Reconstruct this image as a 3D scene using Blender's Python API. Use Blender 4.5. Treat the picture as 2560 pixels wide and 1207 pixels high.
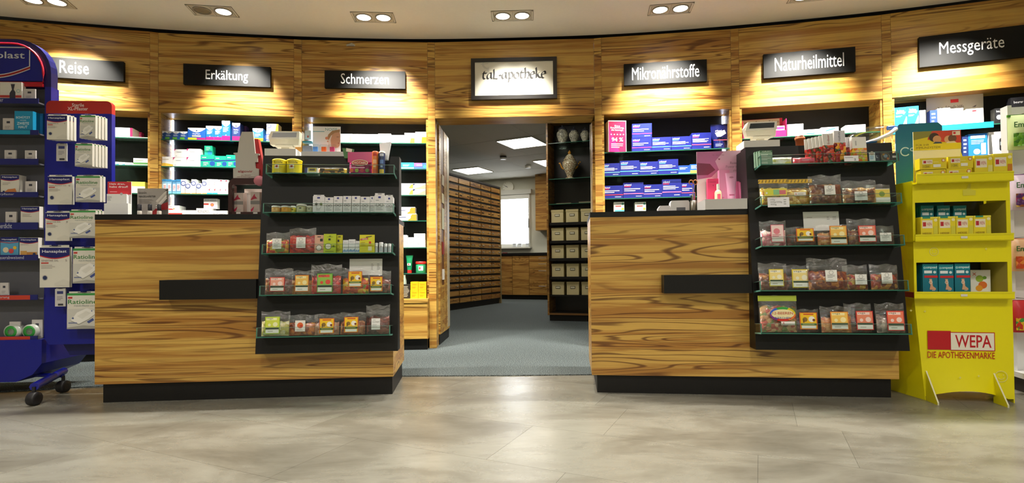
import bpy, math, random
from mathutils import Matrix, Vector
random.seed(7)
for o in list(bpy.data.objects): bpy.data.objects.remove(o)
S = bpy.context.scene
COL = S.collection

# ---------------------------------------------------------------- camera
FPX, CX, PY, PITCH, ROLL, CAMZ = 1330.0, 1280.0, 642.73, 0.01495, -0.00915, 0.732
cp, sp, cr_, sr_ = math.cos(PITCH), math.sin(PITCH), math.cos(ROLL), math.sin(ROLL)
CAM = Vector((0, 0, CAMZ))
up0 = Vector((0, -sp, cp)); fwd = Vector((0, cp, sp)); rx0 = Vector((1, 0, 0))
right = rx0 * cr_ + up0 * sr_
upv = up0 * cr_ - rx0 * sr_
cd = bpy.data.cameras.new('camera'); cam = bpy.data.objects.new('camera', cd); COL.objects.link(cam)
cd.sensor_fit = 'HORIZONTAL'; cd.sensor_width = 36; cd.lens = 36 * FPX / 2560
cd.shift_y = (PY - 603.5) / 2560; cd.clip_start = 0.02
M = Matrix.Identity(4)
for i, c in enumerate((right, upv, -fwd)):
    for j in range(3): M[j][i] = c[j]
M.translation = CAM
cam.matrix_world = M
S.camera = cam

# ---------------------------------------------------------------- world, view
w = bpy.data.worlds.new('world'); S.world = w; w.use_nodes = True
w.node_tree.nodes['Background'].inputs[0].default_value = (0.9, 0.93, 1.0, 1)
w.node_tree.nodes['Background'].inputs[1].default_value = 0.25
S.view_settings.view_transform = 'Standard'; S.view_settings.look = 'None'
S.view_settings.exposure = 0.0; S.view_settings.gamma = 1; S.view_settings.use_curve_mapping = False

WARM = (1.0, 0.955, 0.86)
E_RING, E_HALL, E_PANEL, E_LED, E_WIN = 250.0, 40.0, 18.0, 6.0, 4.5   # lamp strengths, used by the lamp builders

# ---------------------------------------------------------------- helpers
def ray(px, py):
    X, Y = px - CX, py - PY
    x = X * cr_ + Y * sr_; y = -X * sr_ + Y * cr_
    return (rx0 * (x / FPX) + fwd - up0 * (y / FPX))
def onz(px, py, z=0.0):
    d = ray(px, py); return CAM + d * ((z - CAMZ) / d.z)
class Fr:
    """a local frame: u along the front, v into the depth, z up; yaw about z, tilt leans the top back"""
    def __init__(s, o, yaw=0, tilt=0):
        s.o = Vector((o[0], o[1], o[2] if len(o) > 2 else 0)); s.yaw = yaw; s.tilt = tilt
        s.R = Matrix.Rotation(yaw, 3, 'Z') @ Matrix.Rotation(-tilt, 3, 'X')
    def at(s, px, py, v=0.0):
        d = ray(px, py); n = s.R.col[1]; p0 = s.o + n * v
        P = CAM + d * ((p0 - CAM).dot(n) / d.dot(n))
        L = s.R.transposed() @ (P - s.o); return L.x, L.z
    def pt(s, u, v, z): return s.o + s.R @ Vector((u, v, z))
    def mat(s, u=0, v=0, z=0, rz=0):
        m = s.R.to_4x4(); m.translation = s.pt(u, v, z)
        return m @ Matrix.Rotation(rz, 4, 'Z')
    def rect(s, b, v, base=None):
        """pixel box -> u0, u1, z0, z1 on the plane v"""
        x0, y0, x1, y1 = b; xm, ym = (x0 + x1) / 2, (y0 + y1) / 2
        u0 = s.at(x0, ym, v)[0]; u1 = s.at(x1, ym, v)[0]; z1 = s.at(xm, y0, v)[1]
        z0 = base if base is not None else s.at(xm, y1, v)[1]
        return u0, u1, z0, z1
CROPS = dict(A=(0, 80, 2.414), B=(0, 540, 2.414), C=(380, 260, 4.023), D=(640, 270, 4.023), E=(620, 530, 3.176),
             F=(1060, 280, 4.023), G=(1060, 560, 3.018), H=(1460, 250, 3.893), I=(1820, 220, 3.893), J=(1860, 500, 3.018),
             K=(2200, 220, 3.353), L=(2200, 560, 2.514), N=(560, 300, 4.642))
def cx(k, *b):
    ox, oy, s = CROPS[k]; return tuple((ox if i % 2 == 0 else oy) + c / s for i, c in enumerate(b))

def lin(c):
    if isinstance(c, str):
        c = c.lstrip('#'); c = ''.join(x * 2 for x in c) if len(c) == 3 else c; c = tuple(int(c[i:i + 2], 16) / 255 for i in (0, 2, 4))
    return tuple((x / 12.92 if x <= 0.04045 else ((x + 0.055) / 1.055) ** 2.4) for x in c)
MATS = {}
def P(col, rough=0.5, metal=0.0, emit=0.0, spec=0.5):
    k = (col, rough, metal, emit, spec)
    if k in MATS: return MATS[k]
    m = bpy.data.materials.new('paint_%s' % str(col).lstrip('#')); m.use_nodes = True
    b = m.node_tree.nodes['Principled BSDF']; l = lin(col)
    b.inputs['Base Color'].default_value = (*l, 1); b.inputs['Roughness'].default_value = rough
    b.inputs['Metallic'].default_value = metal; b.inputs['Specular IOR Level'].default_value = spec
    if emit:
        b.inputs['Emission Color'].default_value = (*l, 1); b.inputs['Emission Strength'].default_value = emit
    MATS[k] = m; return m
def newmat(name):
    m = bpy.data.materials.new(name); m.use_nodes = True; nt = m.node_tree
    return m, nt, nt.nodes, nt.links, nt.nodes['Principled BSDF']
def node(nt, t, **kw):
    n = nt.nodes.new(t)
    for k, v in kw.items():
        if k.startswith('i_'): n.inputs[k[2:].replace('_', ' ')].default_value = v
        else: setattr(n, k, v)
    return n
def ramp(nt, stops, interp='LINEAR'):
    r = nt.nodes.new('ShaderNodeValToRGB'); e = r.color_ramp.elements; r.color_ramp.interpolation = interp
    while len(e) < len(stops): e.new(0.5)
    for i, (p, c) in enumerate(stops):
        e[i].position = p; e[i].color = (*lin(c), 1) if isinstance(c, str) else (c, c, c, 1)
    return r
def coords(nt, scale, rnd=True):
    L = nt.links; tc = node(nt, 'ShaderNodeTexCoord'); out = tc.outputs['Object']
    if rnd:
        oi = node(nt, 'ShaderNodeObjectInfo'); mu = node(nt, 'ShaderNodeMath', operation='MULTIPLY'); mu.inputs[1].default_value = 37.0
        L.new(oi.outputs['Random'], mu.inputs[0])
        ad = node(nt, 'ShaderNodeVectorMath', operation='ADD'); L.new(out, ad.inputs[0]); L.new(mu.outputs[0], ad.inputs[1]); out = ad.outputs[0]
    outs = []
    for sc in scale:
        mp = node(nt, 'ShaderNodeMapping'); mp.inputs['Scale'].default_value = sc; L.new(out, mp.inputs[0]); outs.append(mp.outputs[0])
    return outs
def mix(nt, fac, a, b):
    m = node(nt, 'ShaderNodeMix', data_type='RGBA')
    for s, x in ((0, fac), (6, a), (7, b)):
        if hasattr(x, 'is_output'): nt.links.new(x, m.inputs[s])
        elif s == 0: m.inputs[0].default_value = x
        else: m.inputs[s].default_value = (*lin(x), 1)
    return m.outputs[2]
def math_(nt, op, a, b=None):
    m = node(nt, 'ShaderNodeMath', operation=op)
    for i, x in enumerate((a, b)):
        if x is None: continue
        if hasattr(x, 'is_output'): nt.links.new(x, m.inputs[i])
        else: m.inputs[i].default_value = x
    return m.outputs[0]
def wood(name, pale, mid, dark, rough=0.34, rnd=True, k=1.0):
    m, nt, N, L, b = newmat(name)
    c1, c2, c3, c4 = coords(nt, [(0.5 * k, 3.0, 9.5), (0.55 * k, 3, 20), (6, 40, 230), (0.5 * k, 2, 5.0)], rnd)
    n1 = node(nt, 'ShaderNodeTexNoise', i_Scale=1.0, i_Detail=2.0, i_Roughness=0.5, i_Distortion=0.35); L.new(c1, n1.inputs['Vector'])
    ring = math_(nt, 'PINGPONG', math_(nt, 'MULTIPLY', n1.outputs[0], 13.0), 0.5)
    lr = ramp(nt, [(0.0, 1.0), (0.07, 0.85), (0.17, 0.0)]); L.new(ring, lr.inputs[0])
    n2 = node(nt, 'ShaderNodeTexNoise', i_Scale=1.0, i_Detail=4.0, i_Roughness=0.6, i_Distortion=0.6); L.new(c2, n2.inputs['Vector'])
    pr = ramp(nt, [(0.45, 0.0), (0.58, 1.0)]); L.new(n2.outputs[0], pr.inputs[0])
    n4 = node(nt, 'ShaderNodeTexNoise', i_Scale=1.0, i_Detail=1.0); L.new(c4, n4.inputs['Vector'])
    gr = ramp(nt, [(0.42, 0.12), (0.58, 1.0)]); L.new(n4.outputs[0], gr.inputs[0])
    n3 = node(nt, 'ShaderNodeTexNoise', i_Scale=1.0, i_Detail=2.0); L.new(c3, n3.inputs['Vector'])
    c = mix(nt, math_(nt, 'MULTIPLY', pr.outputs[0], 0.86), pale, mid)
    c = mix(nt, math_(nt, 'MULTIPLY', math_(nt, 'MULTIPLY', lr.outputs[0], gr.outputs[0]), 0.85), c, dark)
    fr = ramp(nt, [(0.3, 0.86), (0.7, 1.0)]); L.new(n3.outputs[0], fr.inputs[0])
    mm = node(nt, 'ShaderNodeMix', data_type='RGBA', blend_type='MULTIPLY'); mm.inputs[0].default_value = 1.0
    L.new(c, mm.inputs[6]); L.new(fr.outputs[0], mm.inputs[7])
    L.new(mm.outputs[2], b.inputs['Base Color']); b.inputs['Roughness'].default_value = rough
    return m
WOOD = wood('olive_wood_veneer', '#d2a853', '#a46d2a', '#5e300a')
WOODT = wood('olive_wood_drawer', '#b78a45', '#8a5a28', '#4c2a0c', k=2.2)
def floor_mat():
    m, nt, N, L, b = newmat('vinyl_stone_tile')
    ge = node(nt, 'ShaderNodeNewGeometry'); oi = node(nt, 'ShaderNodeObjectInfo'); outs = []
    for sc in ((1.5, 3.4, 3), (9, 30, 20), (0.5, 0.9, 1)):
        mp = node(nt, 'ShaderNodeMapping'); mp.inputs['Scale'].default_value = sc; L.new(ge.outputs['Position'], mp.inputs[0]); outs.append(mp.outputs[0])
    c1, c2, c3 = outs
    n1 = node(nt, 'ShaderNodeTexNoise', i_Scale=1.0, i_Detail=7.0, i_Roughness=0.66, i_Distortion=0.4); L.new(c1, n1.inputs['Vector'])
    n3 = node(nt, 'ShaderNodeTexNoise', i_Scale=1.0, i_Detail=2.0); L.new(c3, n3.inputs['Vector'])
    f = math_(nt, 'ADD', math_(nt, 'MULTIPLY', n1.outputs[0], 0.72), math_(nt, 'ADD', math_(nt, 'MULTIPLY', n3.outputs[0], 0.24), math_(nt, 'MULTIPLY', oi.outputs['Random'], 0.05)))
    r = ramp(nt, [(0.36, '#5f5b50'), (0.45, '#706c61'), (0.53, '#807d72'), (0.64, '#8d8b80')]); L.new(f, r.inputs[0])
    n2 = node(nt, 'ShaderNodeTexNoise', i_Scale=1.0, i_Detail=3.0); L.new(c2, n2.inputs['Vector'])
    r2 = ramp(nt, [(0.28, 0.72), (0.40, 1.0)]); L.new(n2.outputs[0], r2.inputs[0])
    mm = node(nt, 'ShaderNodeMix', data_type='RGBA', blend_type='MULTIPLY'); mm.inputs[0].default_value = 0.6
    L.new(r.outputs[0], mm.inputs[6]); L.new(r2.outputs[0], mm.inputs[7]); L.new(mm.outputs[2], b.inputs['Base Color'])
    rr = ramp(nt, [(0.3, 0.34), (0.7, 0.22)]); L.new(n1.outputs[0], rr.inputs[0]); L.new(rr.outputs[0], b.inputs['Roughness'])
    return m
FLOORM = floor_mat()
def carpet_mat():
    m, nt, N, L, b = newmat('grey_loop_carpet')
    c1, c2 = coords(nt, [(160, 160, 160), (60, 60, 60)])
    n1 = node(nt, 'ShaderNodeTexNoise', i_Scale=1.0, i_Detail=3.0, i_Roughness=0.7); L.new(c1, n1.inputs['Vector'])
    r = ramp(nt, [(0.36, '#24292a'), (0.5, '#4d5556'), (0.64, '#8a9293')]); L.new(n1.outputs[0], r.inputs[0]); L.new(r.outputs[0], b.inputs['Base Color'])
    b.inputs['Roughness'].default_value = 0.95; b.inputs['Specular IOR Level'].default_value = 0.1
    bp = node(nt, 'ShaderNodeBump', i_Strength=0.5, i_Distance=0.003); L.new(n1.outputs[0], bp.inputs['Height']); L.new(bp.outputs[0], b.inputs['Normal'])
    return m
CARPET = carpet_mat()
def plaster(name, col, s=40):
    m, nt, N, L, b = newmat(name)
    c1, = coords(nt, [(s, s, s)], False)
    n1 = node(nt, 'ShaderNodeTexNoise', i_Scale=1.0, i_Detail=2.0); L.new(c1, n1.inputs['Vector'])
    L.new(mix(nt, math_(nt, 'MULTIPLY', n1.outputs[0], 0.08), col, '#9a9484'), b.inputs['Base Color']); b.inputs['Roughness'].default_value = 0.85
    return m
PLASTER = plaster('ceiling_plaster', '#f0ebe0'); WALLW = plaster('white_wall_paint', '#d9d8c8'); CEILB = plaster('ceiling_board', '#cfccbd', 90)
def clear(name, tint, gloss=0.12, rough=0.03, fk=0.75):
    m = bpy.data.materials.new(name); m.use_nodes = True; nt = m.node_tree; nt.nodes.clear()
    o = node(nt, 'ShaderNodeOutputMaterial'); t = node(nt, 'ShaderNodeBsdfTransparent'); t.inputs[0].default_value = (*lin(tint), 1)
    g = node(nt, 'ShaderNodeBsdfGlossy', i_Roughness=rough); lw = node(nt, 'ShaderNodeLayerWeight', i_Blend=0.35)
    f = math_(nt, 'ADD', math_(nt, 'MULTIPLY', lw.outputs['Fresnel'], fk), gloss)
    x = node(nt, 'ShaderNodeMixShader'); nt.links.new(f, x.inputs[0]); nt.links.new(t.outputs[0], x.inputs[1]); nt.links.new(g.outputs[0], x.inputs[2])
    nt.links.new(x.outputs[0], o.inputs[0]); return m
GLASS = clear('shelf_glass', '#dfeee6', 0.03); GEDGE = P('#2a6450', 0.15, 0, 0, 0.6); TEDGE = P('#2f6d5c', 0.15, 0, 0, 0.6); ACRYL2 = clear('ribbed_clear_plastic', '#f0f3f5', 0.04, 0.08, 0.35); ACRYL = clear('clear_acrylic', '#f6faf9', 0.012, 0.03, 0.22)
def film_mat():
    m = bpy.data.materials.new('clear_bag_film'); m.use_nodes = True; nt = m.node_tree; nt.nodes.clear()
    o = node(nt, 'ShaderNodeOutputMaterial'); t = node(nt, 'ShaderNodeBsdfTransparent'); t.inputs[0].default_value = (0.99, 0.99, 0.99, 1)
    g = node(nt, 'ShaderNodeBsdfGlossy', i_Roughness=0.10); c1, = coords(nt, [(22, 22, 34)])
    n1 = node(nt, 'ShaderNodeTexNoise', i_Scale=1.0, i_Detail=3.0, i_Distortion=1.2); nt.links.new(c1, n1.inputs['Vector'])
    bp = node(nt, 'ShaderNodeBump', i_Strength=0.55, i_Distance=0.02); nt.links.new(n1.outputs[0], bp.inputs['Height']); nt.links.new(bp.outputs[0], g.inputs['Normal'])
    d = node(nt, 'ShaderNodeBsdfDiffuse'); d.inputs[0].default_value = (0.75, 0.75, 0.72, 1); nt.links.new(bp.outputs[0], d.inputs['Normal'])
    x = node(nt, 'ShaderNodeMixShader'); x.inputs[0].default_value = 0.085; nt.links.new(t.outputs[0], x.inputs[1]); nt.links.new(g.outputs[0], x.inputs[2])
    x2 = node(nt, 'ShaderNodeMixShader'); x2.inputs[0].default_value = 0.02; nt.links.new(x.outputs[0], x2.inputs[1]); nt.links.new(d.outputs[0], x2.inputs[2])
    nt.links.new(x2.outputs[0], o.inputs[0]); return m
FILM = film_mat()
def gummy(cols):
    k = ('gummy', tuple(cols))
    if k in MATS: return MATS[k]
    m, nt, N, L, b = newmat('candy_pieces')
    c1, = coords(nt, [(52, 52, 52)])
    v = node(nt, 'ShaderNodeTexVoronoi', i_Scale=1.0, i_Randomness=1.0); L.new(c1, v.inputs['Vector'])
    sx = node(nt, 'ShaderNodeSeparateColor'); L.new(v.outputs['Color'], sx.inputs[0])
    r = ramp(nt, [(i / len(cols), c) for i, c in enumerate(cols)], 'CONSTANT'); L.new(sx.outputs[0], r.inputs[0]); L.new(r.outputs[0], b.inputs['Base Color'])
    b.inputs['Roughness'].default_value = 0.3
    bp = node(nt, 'ShaderNodeBump', i_Strength=0.8, i_Distance=0.006, invert=True); L.new(v.outputs['Distance'], bp.inputs['Height']); L.new(bp.outputs[0], b.inputs['Normal'])
    MATS[k] = m; return m

BLACK = P('#0f0e0d', 0.45, 0, 0, 0.32); BLACK2 = P('#100e0d', 0.5, 0, 0, 0.35); WHITE = P('#eceae4', 0.5); DARK = P('#262322', 0.6)
STEEL = P('#b9b9b4', 0.3, 0.9)

# text meshes
TXT = {}
def textmesh(s, bold=0.0):
    k = (s, bold)
    if k in TXT: return TXT[k]
    c = bpy.data.curves.new('t', 'FONT'); c.body = s; c.resolution_u = 2; c.offset = bold; c.size = 1
    o = bpy.data.objects.new('t', c); 
    me = bpy.data.meshes.new_from_object(o)
    if not me.polygons:
        COL.objects.link(o); bpy.data.meshes.remove(me); me = bpy.data.meshes.new_from_object(o.evaluated_get(bpy.context.evaluated_depsgraph_get()))
    vs = [(v.co.x, v.co.y) for v in me.vertices]; fs = [tuple(p.vertices) for p in me.polygons]
    bpy.data.objects.remove(o); bpy.data.curves.remove(c); bpy.data.meshes.remove(me)
    if not vs: vs = [(0, 0), (1, 0), (0, 1)]
    xs = [a for a, _ in vs]; ys = [b for _, b in vs]
    TXT[k] = (vs, fs, min(xs), min(ys), max(xs), max(ys)); return TXT[k]

class MB:
    def __init__(s): s.v = []; s.f = []; s.m = []; s.sm = []; s.mats = []
    def mi(s, m):
        if m not in s.mats: s.mats.append(m)
        return s.mats.index(m)
    def add(s, vs, fs, m, smooth=False):
        n = len(s.v); s.v += [tuple(x) for x in vs]; i = s.mi(m)
        for f in fs: s.f.append(tuple(n + a for a in f)); s.m.append(i); s.sm.append(smooth)
        return s
    def box(s, x0, x1, y0, y1, z0, z1, m, front=None, top=None):
        v = [(x0, y0, z0), (x1, y0, z0), (x1, y1, z0), (x0, y1, z0), (x0, y0, z1), (x1, y0, z1), (x1, y1, z1), (x0, y1, z1)]
        s.add(v, [(0, 3, 2, 1), (1, 2, 6, 5), (2, 3, 7, 6), (3, 0, 4, 7)], m)
        s.add(v, [(0, 1, 5, 4)], front or m); s.add(v, [(4, 5, 6, 7)], top or m); return s
    def prism(s, poly, y0, y1, m, front=None, smooth=False):
        """polygon in x,z (counter-clockwise seen from -y), extruded in y"""
        n = len(poly); v = [(x, y0, z) for x, z in poly] + [(x, y1, z) for x, z in poly]
        s.add(v, [tuple(range(n))], front or m); s.add(v, [tuple(range(2 * n - 1, n - 1, -1))], m)
        s.add(v, [(i, i + n, (i + 1) % n + n, (i + 1) % n) for i in range(n)], m, smooth); return s
    def slab(s, poly, z0, z1, m, top=None):
        n = len(poly); v = [(x, y, z0) for x, y in poly] + [(x, y, z1) for x, y in poly]
        s.add(v, [tuple(range(n - 1, -1, -1))], m); s.add(v, [tuple(range(n, 2 * n))], top or m)
        s.add(v, [(i, (i + 1) % n, (i + 1) % n + n, i + n) for i in range(n)], m); return s
    def lathe(s, prof, m, seg=20, c=(0, 0, 0), smooth=True, axis='z', capm=None):
        v = []; n = len(prof)
        for i in range(seg):
            a = 2 * math.pi * i / seg
            for r, h in prof:
                p = (r * math.cos(a), r * math.sin(a), h)
                if axis == 'y': p = (p[0], p[2], p[1])
                if axis == 'x': p = (p[2], p[0], p[1])
                v.append((p[0] + c[0], p[1] + c[1], p[2] + c[2]))
        f = [(i * n + j, ((i + 1) % seg) * n + j, ((i + 1) % seg) * n + j + 1, i * n + j + 1) for i in range(seg) for j in range(n - 1)]
        if axis == 'y': f = [tuple(reversed(q)) for q in f]
        s.add(v, f, m, smooth)
        e0 = [i * n for i in range(seg)]; e1 = [i * n + n - 1 for i in range(seg)]
        if prof[0][0] > 1e-5: s.add(v, [tuple(reversed(e0)) if axis != 'y' else tuple(e0)], m)
        if prof[-1][0] > 1e-5: s.add(v, [tuple(e1) if axis != 'y' else tuple(reversed(e1))], capm or m)
        return s
    def tube(s, pts, r, m, seg=8, closed=False):
        pts = [Vector(p) for p in pts]; v = []; n = len(pts)
        for i, p in enumerate(pts):
            a = pts[i - 1] if (i or closed) else p; b = pts[(i + 1) % n] if (i < n - 1 or closed) else p
            t = (b - a).normalized(); q = Vector((0, 0, 1)) if abs(t.z) < 0.9 else Vector((1, 0, 0))
            e1 = t.cross(q).normalized(); e2 = t.cross(e1)
            for k in range(seg):
                an = 2 * math.pi * k / seg; v.append(p + (e1 * math.cos(an) + e2 * math.sin(an)) * (r[i] if isinstance(r, (list, tuple)) else r))
        f = [(i * seg + k, i * seg + (k + 1) % seg, ((i + 1) % n) * seg + (k + 1) % seg, ((i + 1) % n) * seg + k) for i in range(n if closed else n - 1) for k in range(seg)]
        s.add(v, f, m, True)
        if not closed: s.add(v, [tuple(range(seg)), tuple(range(n * seg - 1, (n - 1) * seg - 1, -1))], m)
        return s
    def quad(s, x0, z0, x1, z1, y, m): return s.add([(x0, y, z0), (x1, y, z0), (x1, y, z1), (x0, y, z1)], [(0, 1, 2, 3)], m)
    def poly(s, pts, y, m): return s.add([(x, y, z) for x, z in pts], [tuple(range(len(pts)))], m)
    def disc(s, x, z, r, y, m, seg=18, rz=None): return s.poly([(x + r * math.cos(2 * math.pi * i / seg), z + (rz or r) * math.sin(2 * math.pi * i / seg)) for i in range(seg)], y, m)
    def ring(s, x, z, r0, r1, y, m, seg=20, a0=0, a1=360):
        k = max(3, int(seg * (a1 - a0) / 360)); A = [math.radians(a0 + (a1 - a0) * i / k) for i in range(k + 1)]
        v = [(x + r * math.cos(a), y, z + r * math.sin(a)) for a in A for r in (r0, r1)]
        return s.add(v, [(2 * i, 2 * i + 1, 2 * i + 3, 2 * i + 2) for i in range(k)], m)
    def text(s, x0, z0, x1, z1, y, t, m, bold=0.0, bend=None):
        vs, fs, a, b, c, d = textmesh(t, bold)
        v = []
        for p, q in vs:
            X = x0 + (p - a) / (c - a) * (x1 - x0); Z = z0 + (q - b) / max(d - b, 1e-6) * (z1 - z0)
            v.append(bend(X, Z) if bend else (X, y, Z))
        return s.add(v, fs, m)
    def build(s, name, parent=None, mw=None):
        me = bpy.data.meshes.new(name); me.from_pydata(s.v, [], s.f)
        for m in s.mats: me.materials.append(m)
        me.polygons.foreach_set('material_index', s.m); me.polygons.foreach_set('use_smooth', s.sm); me.update()
        o = bpy.data.objects.new(name, me); COL.objects.link(o)
        if parent is not None: o.parent = parent
        if mw is not None: o.matrix_world = mw
        return o
def tag(o, label=None, cat=None, group=None, kind=None):
    if label: o['label'] = label
    if cat: o['category'] = cat
    if group: o['group'] = group
    if kind: o['kind'] = kind
    return o
def thing(name, label, cat, mw, group=None, kind=None):
    o = bpy.data.objects.new(name, None); COL.objects.link(o); o.empty_display_size = 0.05; o.matrix_world = mw
    return tag(o, label, cat, group, kind)
def T(x=0, y=0, z=0, rz=0): return Matrix.Translation((x, y, z)) @ Matrix.Rotation(rz, 4, 'Z')
def copy_tree(o, parent=None):
    c = o.copy(); COL.objects.link(c); c.parent = parent
    for ch in o.children: copy_tree(ch, c)
    return c
# ================================================================ structure
ZT, ZB, ZC = 2.721, 2.043, 2.745
PIL = [(-3.0267, 4.4414), (-2.9689, 4.4642), (-1.889, 4.6165), (-1.825, 4.6313), (-0.7368, 4.7055), (-0.6705, 4.7082),
       (0.7363, 4.659), (0.8008, 4.6444), (1.8752, 4.4979), (1.94, 4.4844), (2.9931, 4.2607), (3.0532, 4.2376)]
PANEL = {-3: ((-4.085, 4.195), PIL[0]), -2: (PIL[1], PIL[2]), -1: (PIL[3], PIL[4]), 0: (PIL[5], PIL[6]), 1: (PIL[7], PIL[8]), 2: (PIL[9], PIL[10]),
         3: (PIL[11], (4.08, 3.905))}
W, WID = {}, {}
for k, (a, b) in PANEL.items():
    W[k] = Fr(a, math.atan2(b[1] - a[1], b[0] - a[0])); WID[k] = math.hypot(b[0] - a[0], b[1] - a[1])
SHELF_Z = {}
def mid(a, b): return ((a[0] + b[0]) / 2, (a[1] + b[1]) / 2)

# ---- floors
fl = MB().slab([(-5.2, -2.6), (5.2, -2.6), (5.2, 4.0), (-5.2, 4.0)], -0.06, -0.002, P('#4a453b', 0.8)).build('floor'); tag(fl, 'stone-look vinyl tile floor of the sales area', kind='structure')
TA = math.radians(-25); e1 = Vector((math.cos(TA), math.sin(TA), 0)); e2 = Vector((-math.sin(TA), math.cos(TA), 0)); TL, TW = 0.93, 0.457
tm = MB().box(-TL / 2 + 0.0005, TL / 2 - 0.0005, -TW / 2 + 0.0005, TW / 2 - 0.0005, -0.002, 0.0, FLOORM)
tile0 = None; phase = {0: -0.018, -1: -0.632, 2: 0.14}
for r in range(-11, 6):
    q = 1.785 + (r + 0.5) * TW; ph = phase.get(r, (r * 0.31) % TL)
    for c in range(-8, 9):
        p = ph + (c + 0.5) * TL; g = e1 * p + e2 * q
        if abs(g.x) > 4.5 or g.y < -1.9 or g.y > 3.75: continue
        if tile0 is None: t = tm.build('tile', fl); tile0 = t
        else: t = tile0.copy(); COL.objects.link(t)
        t.location = g; t.rotation_euler = (0, 0, TA)
cedge = [(-5.2, 2.75), (-3.4, 3.12)] + [tuple(onz(*p)[:2]) for p in ((200, 969), (250, 967), (1005, 941), (1240, 940), (1480, 937.5))] + [(1.6, 3.42), (2.9, 3.12), (5.2, 2.5)]
cp_ = cedge + [(5.2, 13.4), (-5.2, 13.4)]
tag(MB().slab(cp_, 0.0005, 0.006, CARPET).build('floor'), 'grey speckled carpet behind the counters and in the back room', kind='structure')

# ---- ceilings
ce = thing('ceiling', 'cream plaster ceiling of the sales area', None, T(), kind='structure')
edge = [(-5.0, 3.9), PANEL[-3][0], mid(PIL[0], PIL[1]), mid(PIL[2], PIL[3]), mid(PIL[4], PIL[5]), mid(PIL[6], PIL[7]), mid(PIL[8], PIL[9]), mid(PIL[10], PIL[11]), PANEL[3][1], (5.0, 3.45)]
edge = [(x, y - 0.012) for x, y in edge]
# smooth the cut edge of the plasterboard into a curve
def smooth(pts, n=6):
    out = []
    for i in range(len(pts) - 1):
        p0, p1, p2, p3 = (Vector(pts[max(0, min(len(pts) - 1, i + j))]) for j in (-1, 0, 1, 2))
        for k in range(n):
            t = k / n; out.append(tuple(0.5 * ((2 * p1) + (p2 - p0) * t + (2 * p0 - 5 * p1 + 4 * p2 - p3) * t * t + (3 * p1 - p0 - 3 * p2 + p3) * t ** 3)))
    return out + [pts[-1]]
MB().slab([(-5.2, -2.6), (5.2, -2.6)] + list(reversed(smooth(edge))), ZC, ZC + 0.08, PLASTER).build('plasterboard', ce)
back_edge = [(x, y + 0.20) for x, y in edge]
MB().slab(list(edge) + list(reversed(back_edge)), ZC + 0.012, ZC + 0.08, BLACK2).build('shadow_gap', ce)
ROT = math.radians(-25)
cb = thing('ceiling', 'suspended panel ceiling of the back room', None, T(), kind='structure')
ZB2 = 2.67
FB2 = Fr((0.30, 11.85), math.radians(-20))        # back wall of the back room
MB().slab([(-5, 4.9), (5, 4.9), (5, 13.4), (-5, 13.4)], ZB2 + 0.02, ZB2 + 0.06, P('#55534c', 0.9)).build('ceiling_grid', cb)
bp0 = None; GA = math.radians(-27); g1 = Vector((math.cos(GA), math.sin(GA), 0)); g2 = Vector((-math.sin(GA), math.cos(GA), 0)); PC = onz(1306, 356, ZB2)
pm = MB().box(-0.311, 0.311, -0.619, 0.619, 0, 0.015, CEILB)
for i in range(-7, 9):
    for j in range(-4, 6):
        c = Vector((PC.x, PC.y, 0)) + g1 * (i * 0.625) + g2 * (j * 1.25 + (0.31))
        if abs(c.x) > 2.6 or c.y < 5.3 or c.y > 13: continue
        if bp0 is None: t = pm.build('ceiling_panel', cb); bp0 = t
        else: t = bp0.copy(); COL.objects.link(t)
        t.location = (c.x, c.y, ZB2 + 0.004); t.rotation_euler = (0, 0, GA)

# ---- room shell out of sight and back-room walls
def wallbox(name, lab, pts, z0, z1, m=WALLW, kind='structure'):
    return tag(MB().slab(pts, z0, z1, m).build(name), lab, kind=kind)
wallbox('wall_left', 'white side wall of the sales area', [(-5.2, -2.6), (-5.08, -2.6), (-5.08, 3.9), (-5.2, 3.9)], 0, ZC)
wallbox('wall_right', 'white side wall of the sales area at the far end', [(5.08, -2.6), (5.2, -2.6), (5.2, 3.45), (5.08, 3.45)], 0, ZC)
wallbox('wall_front', 'white wall behind the camera', [(-5.2, -2.72), (5.2, -2.72), (5.2, -2.6), (-5.2, -2.6)], 0, ZC)
wb = MB().box(-3.2, 2.6, 0, 0.1, 0, ZB2, WALLW).build('wall_back', None, FB2.mat()); tag(wb, 'pale wall of the back room with window and clock', kind='structure')
wallbox('wall_left', 'back room side wall behind the drawer cabinet', [(-5.1, 5.3), (-5.0, 5.3), (-5.0, 13.2), (-5.1, 13.2)], 0, ZB2)
wallbox('wall_right', 'back room side wall beyond the jar shelf', [(3.4, 5.3), (3.5, 5.3), (3.5, 12), (3.4, 12)], 0, ZB2)
# solid rear of the shelf wall towards the back room
for k, lab in ((-2, 'rear face of the shelf wall on the drawer cabinet side'), (2, 'rear face of the shelf wall on the jar shelf side')):
    if k < 0: pts = [(-5.0, 4.35), (-4.1, 4.5), (-1.9, 4.98), (-0.80, 5.05), (-0.80, 5.10), (-1.9, 5.05), (-5.0, 4.6)]
    else: pts = [(0.98, 4.98), (2.0, 4.80), (4.2, 4.25), (5.0, 3.7), (5.0, 3.8), (4.2, 4.35), (2.0, 4.9), (0.98, 5.05)]
    wallbox('wall_back', lab, pts, 0, ZC + 0.05)

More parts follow.
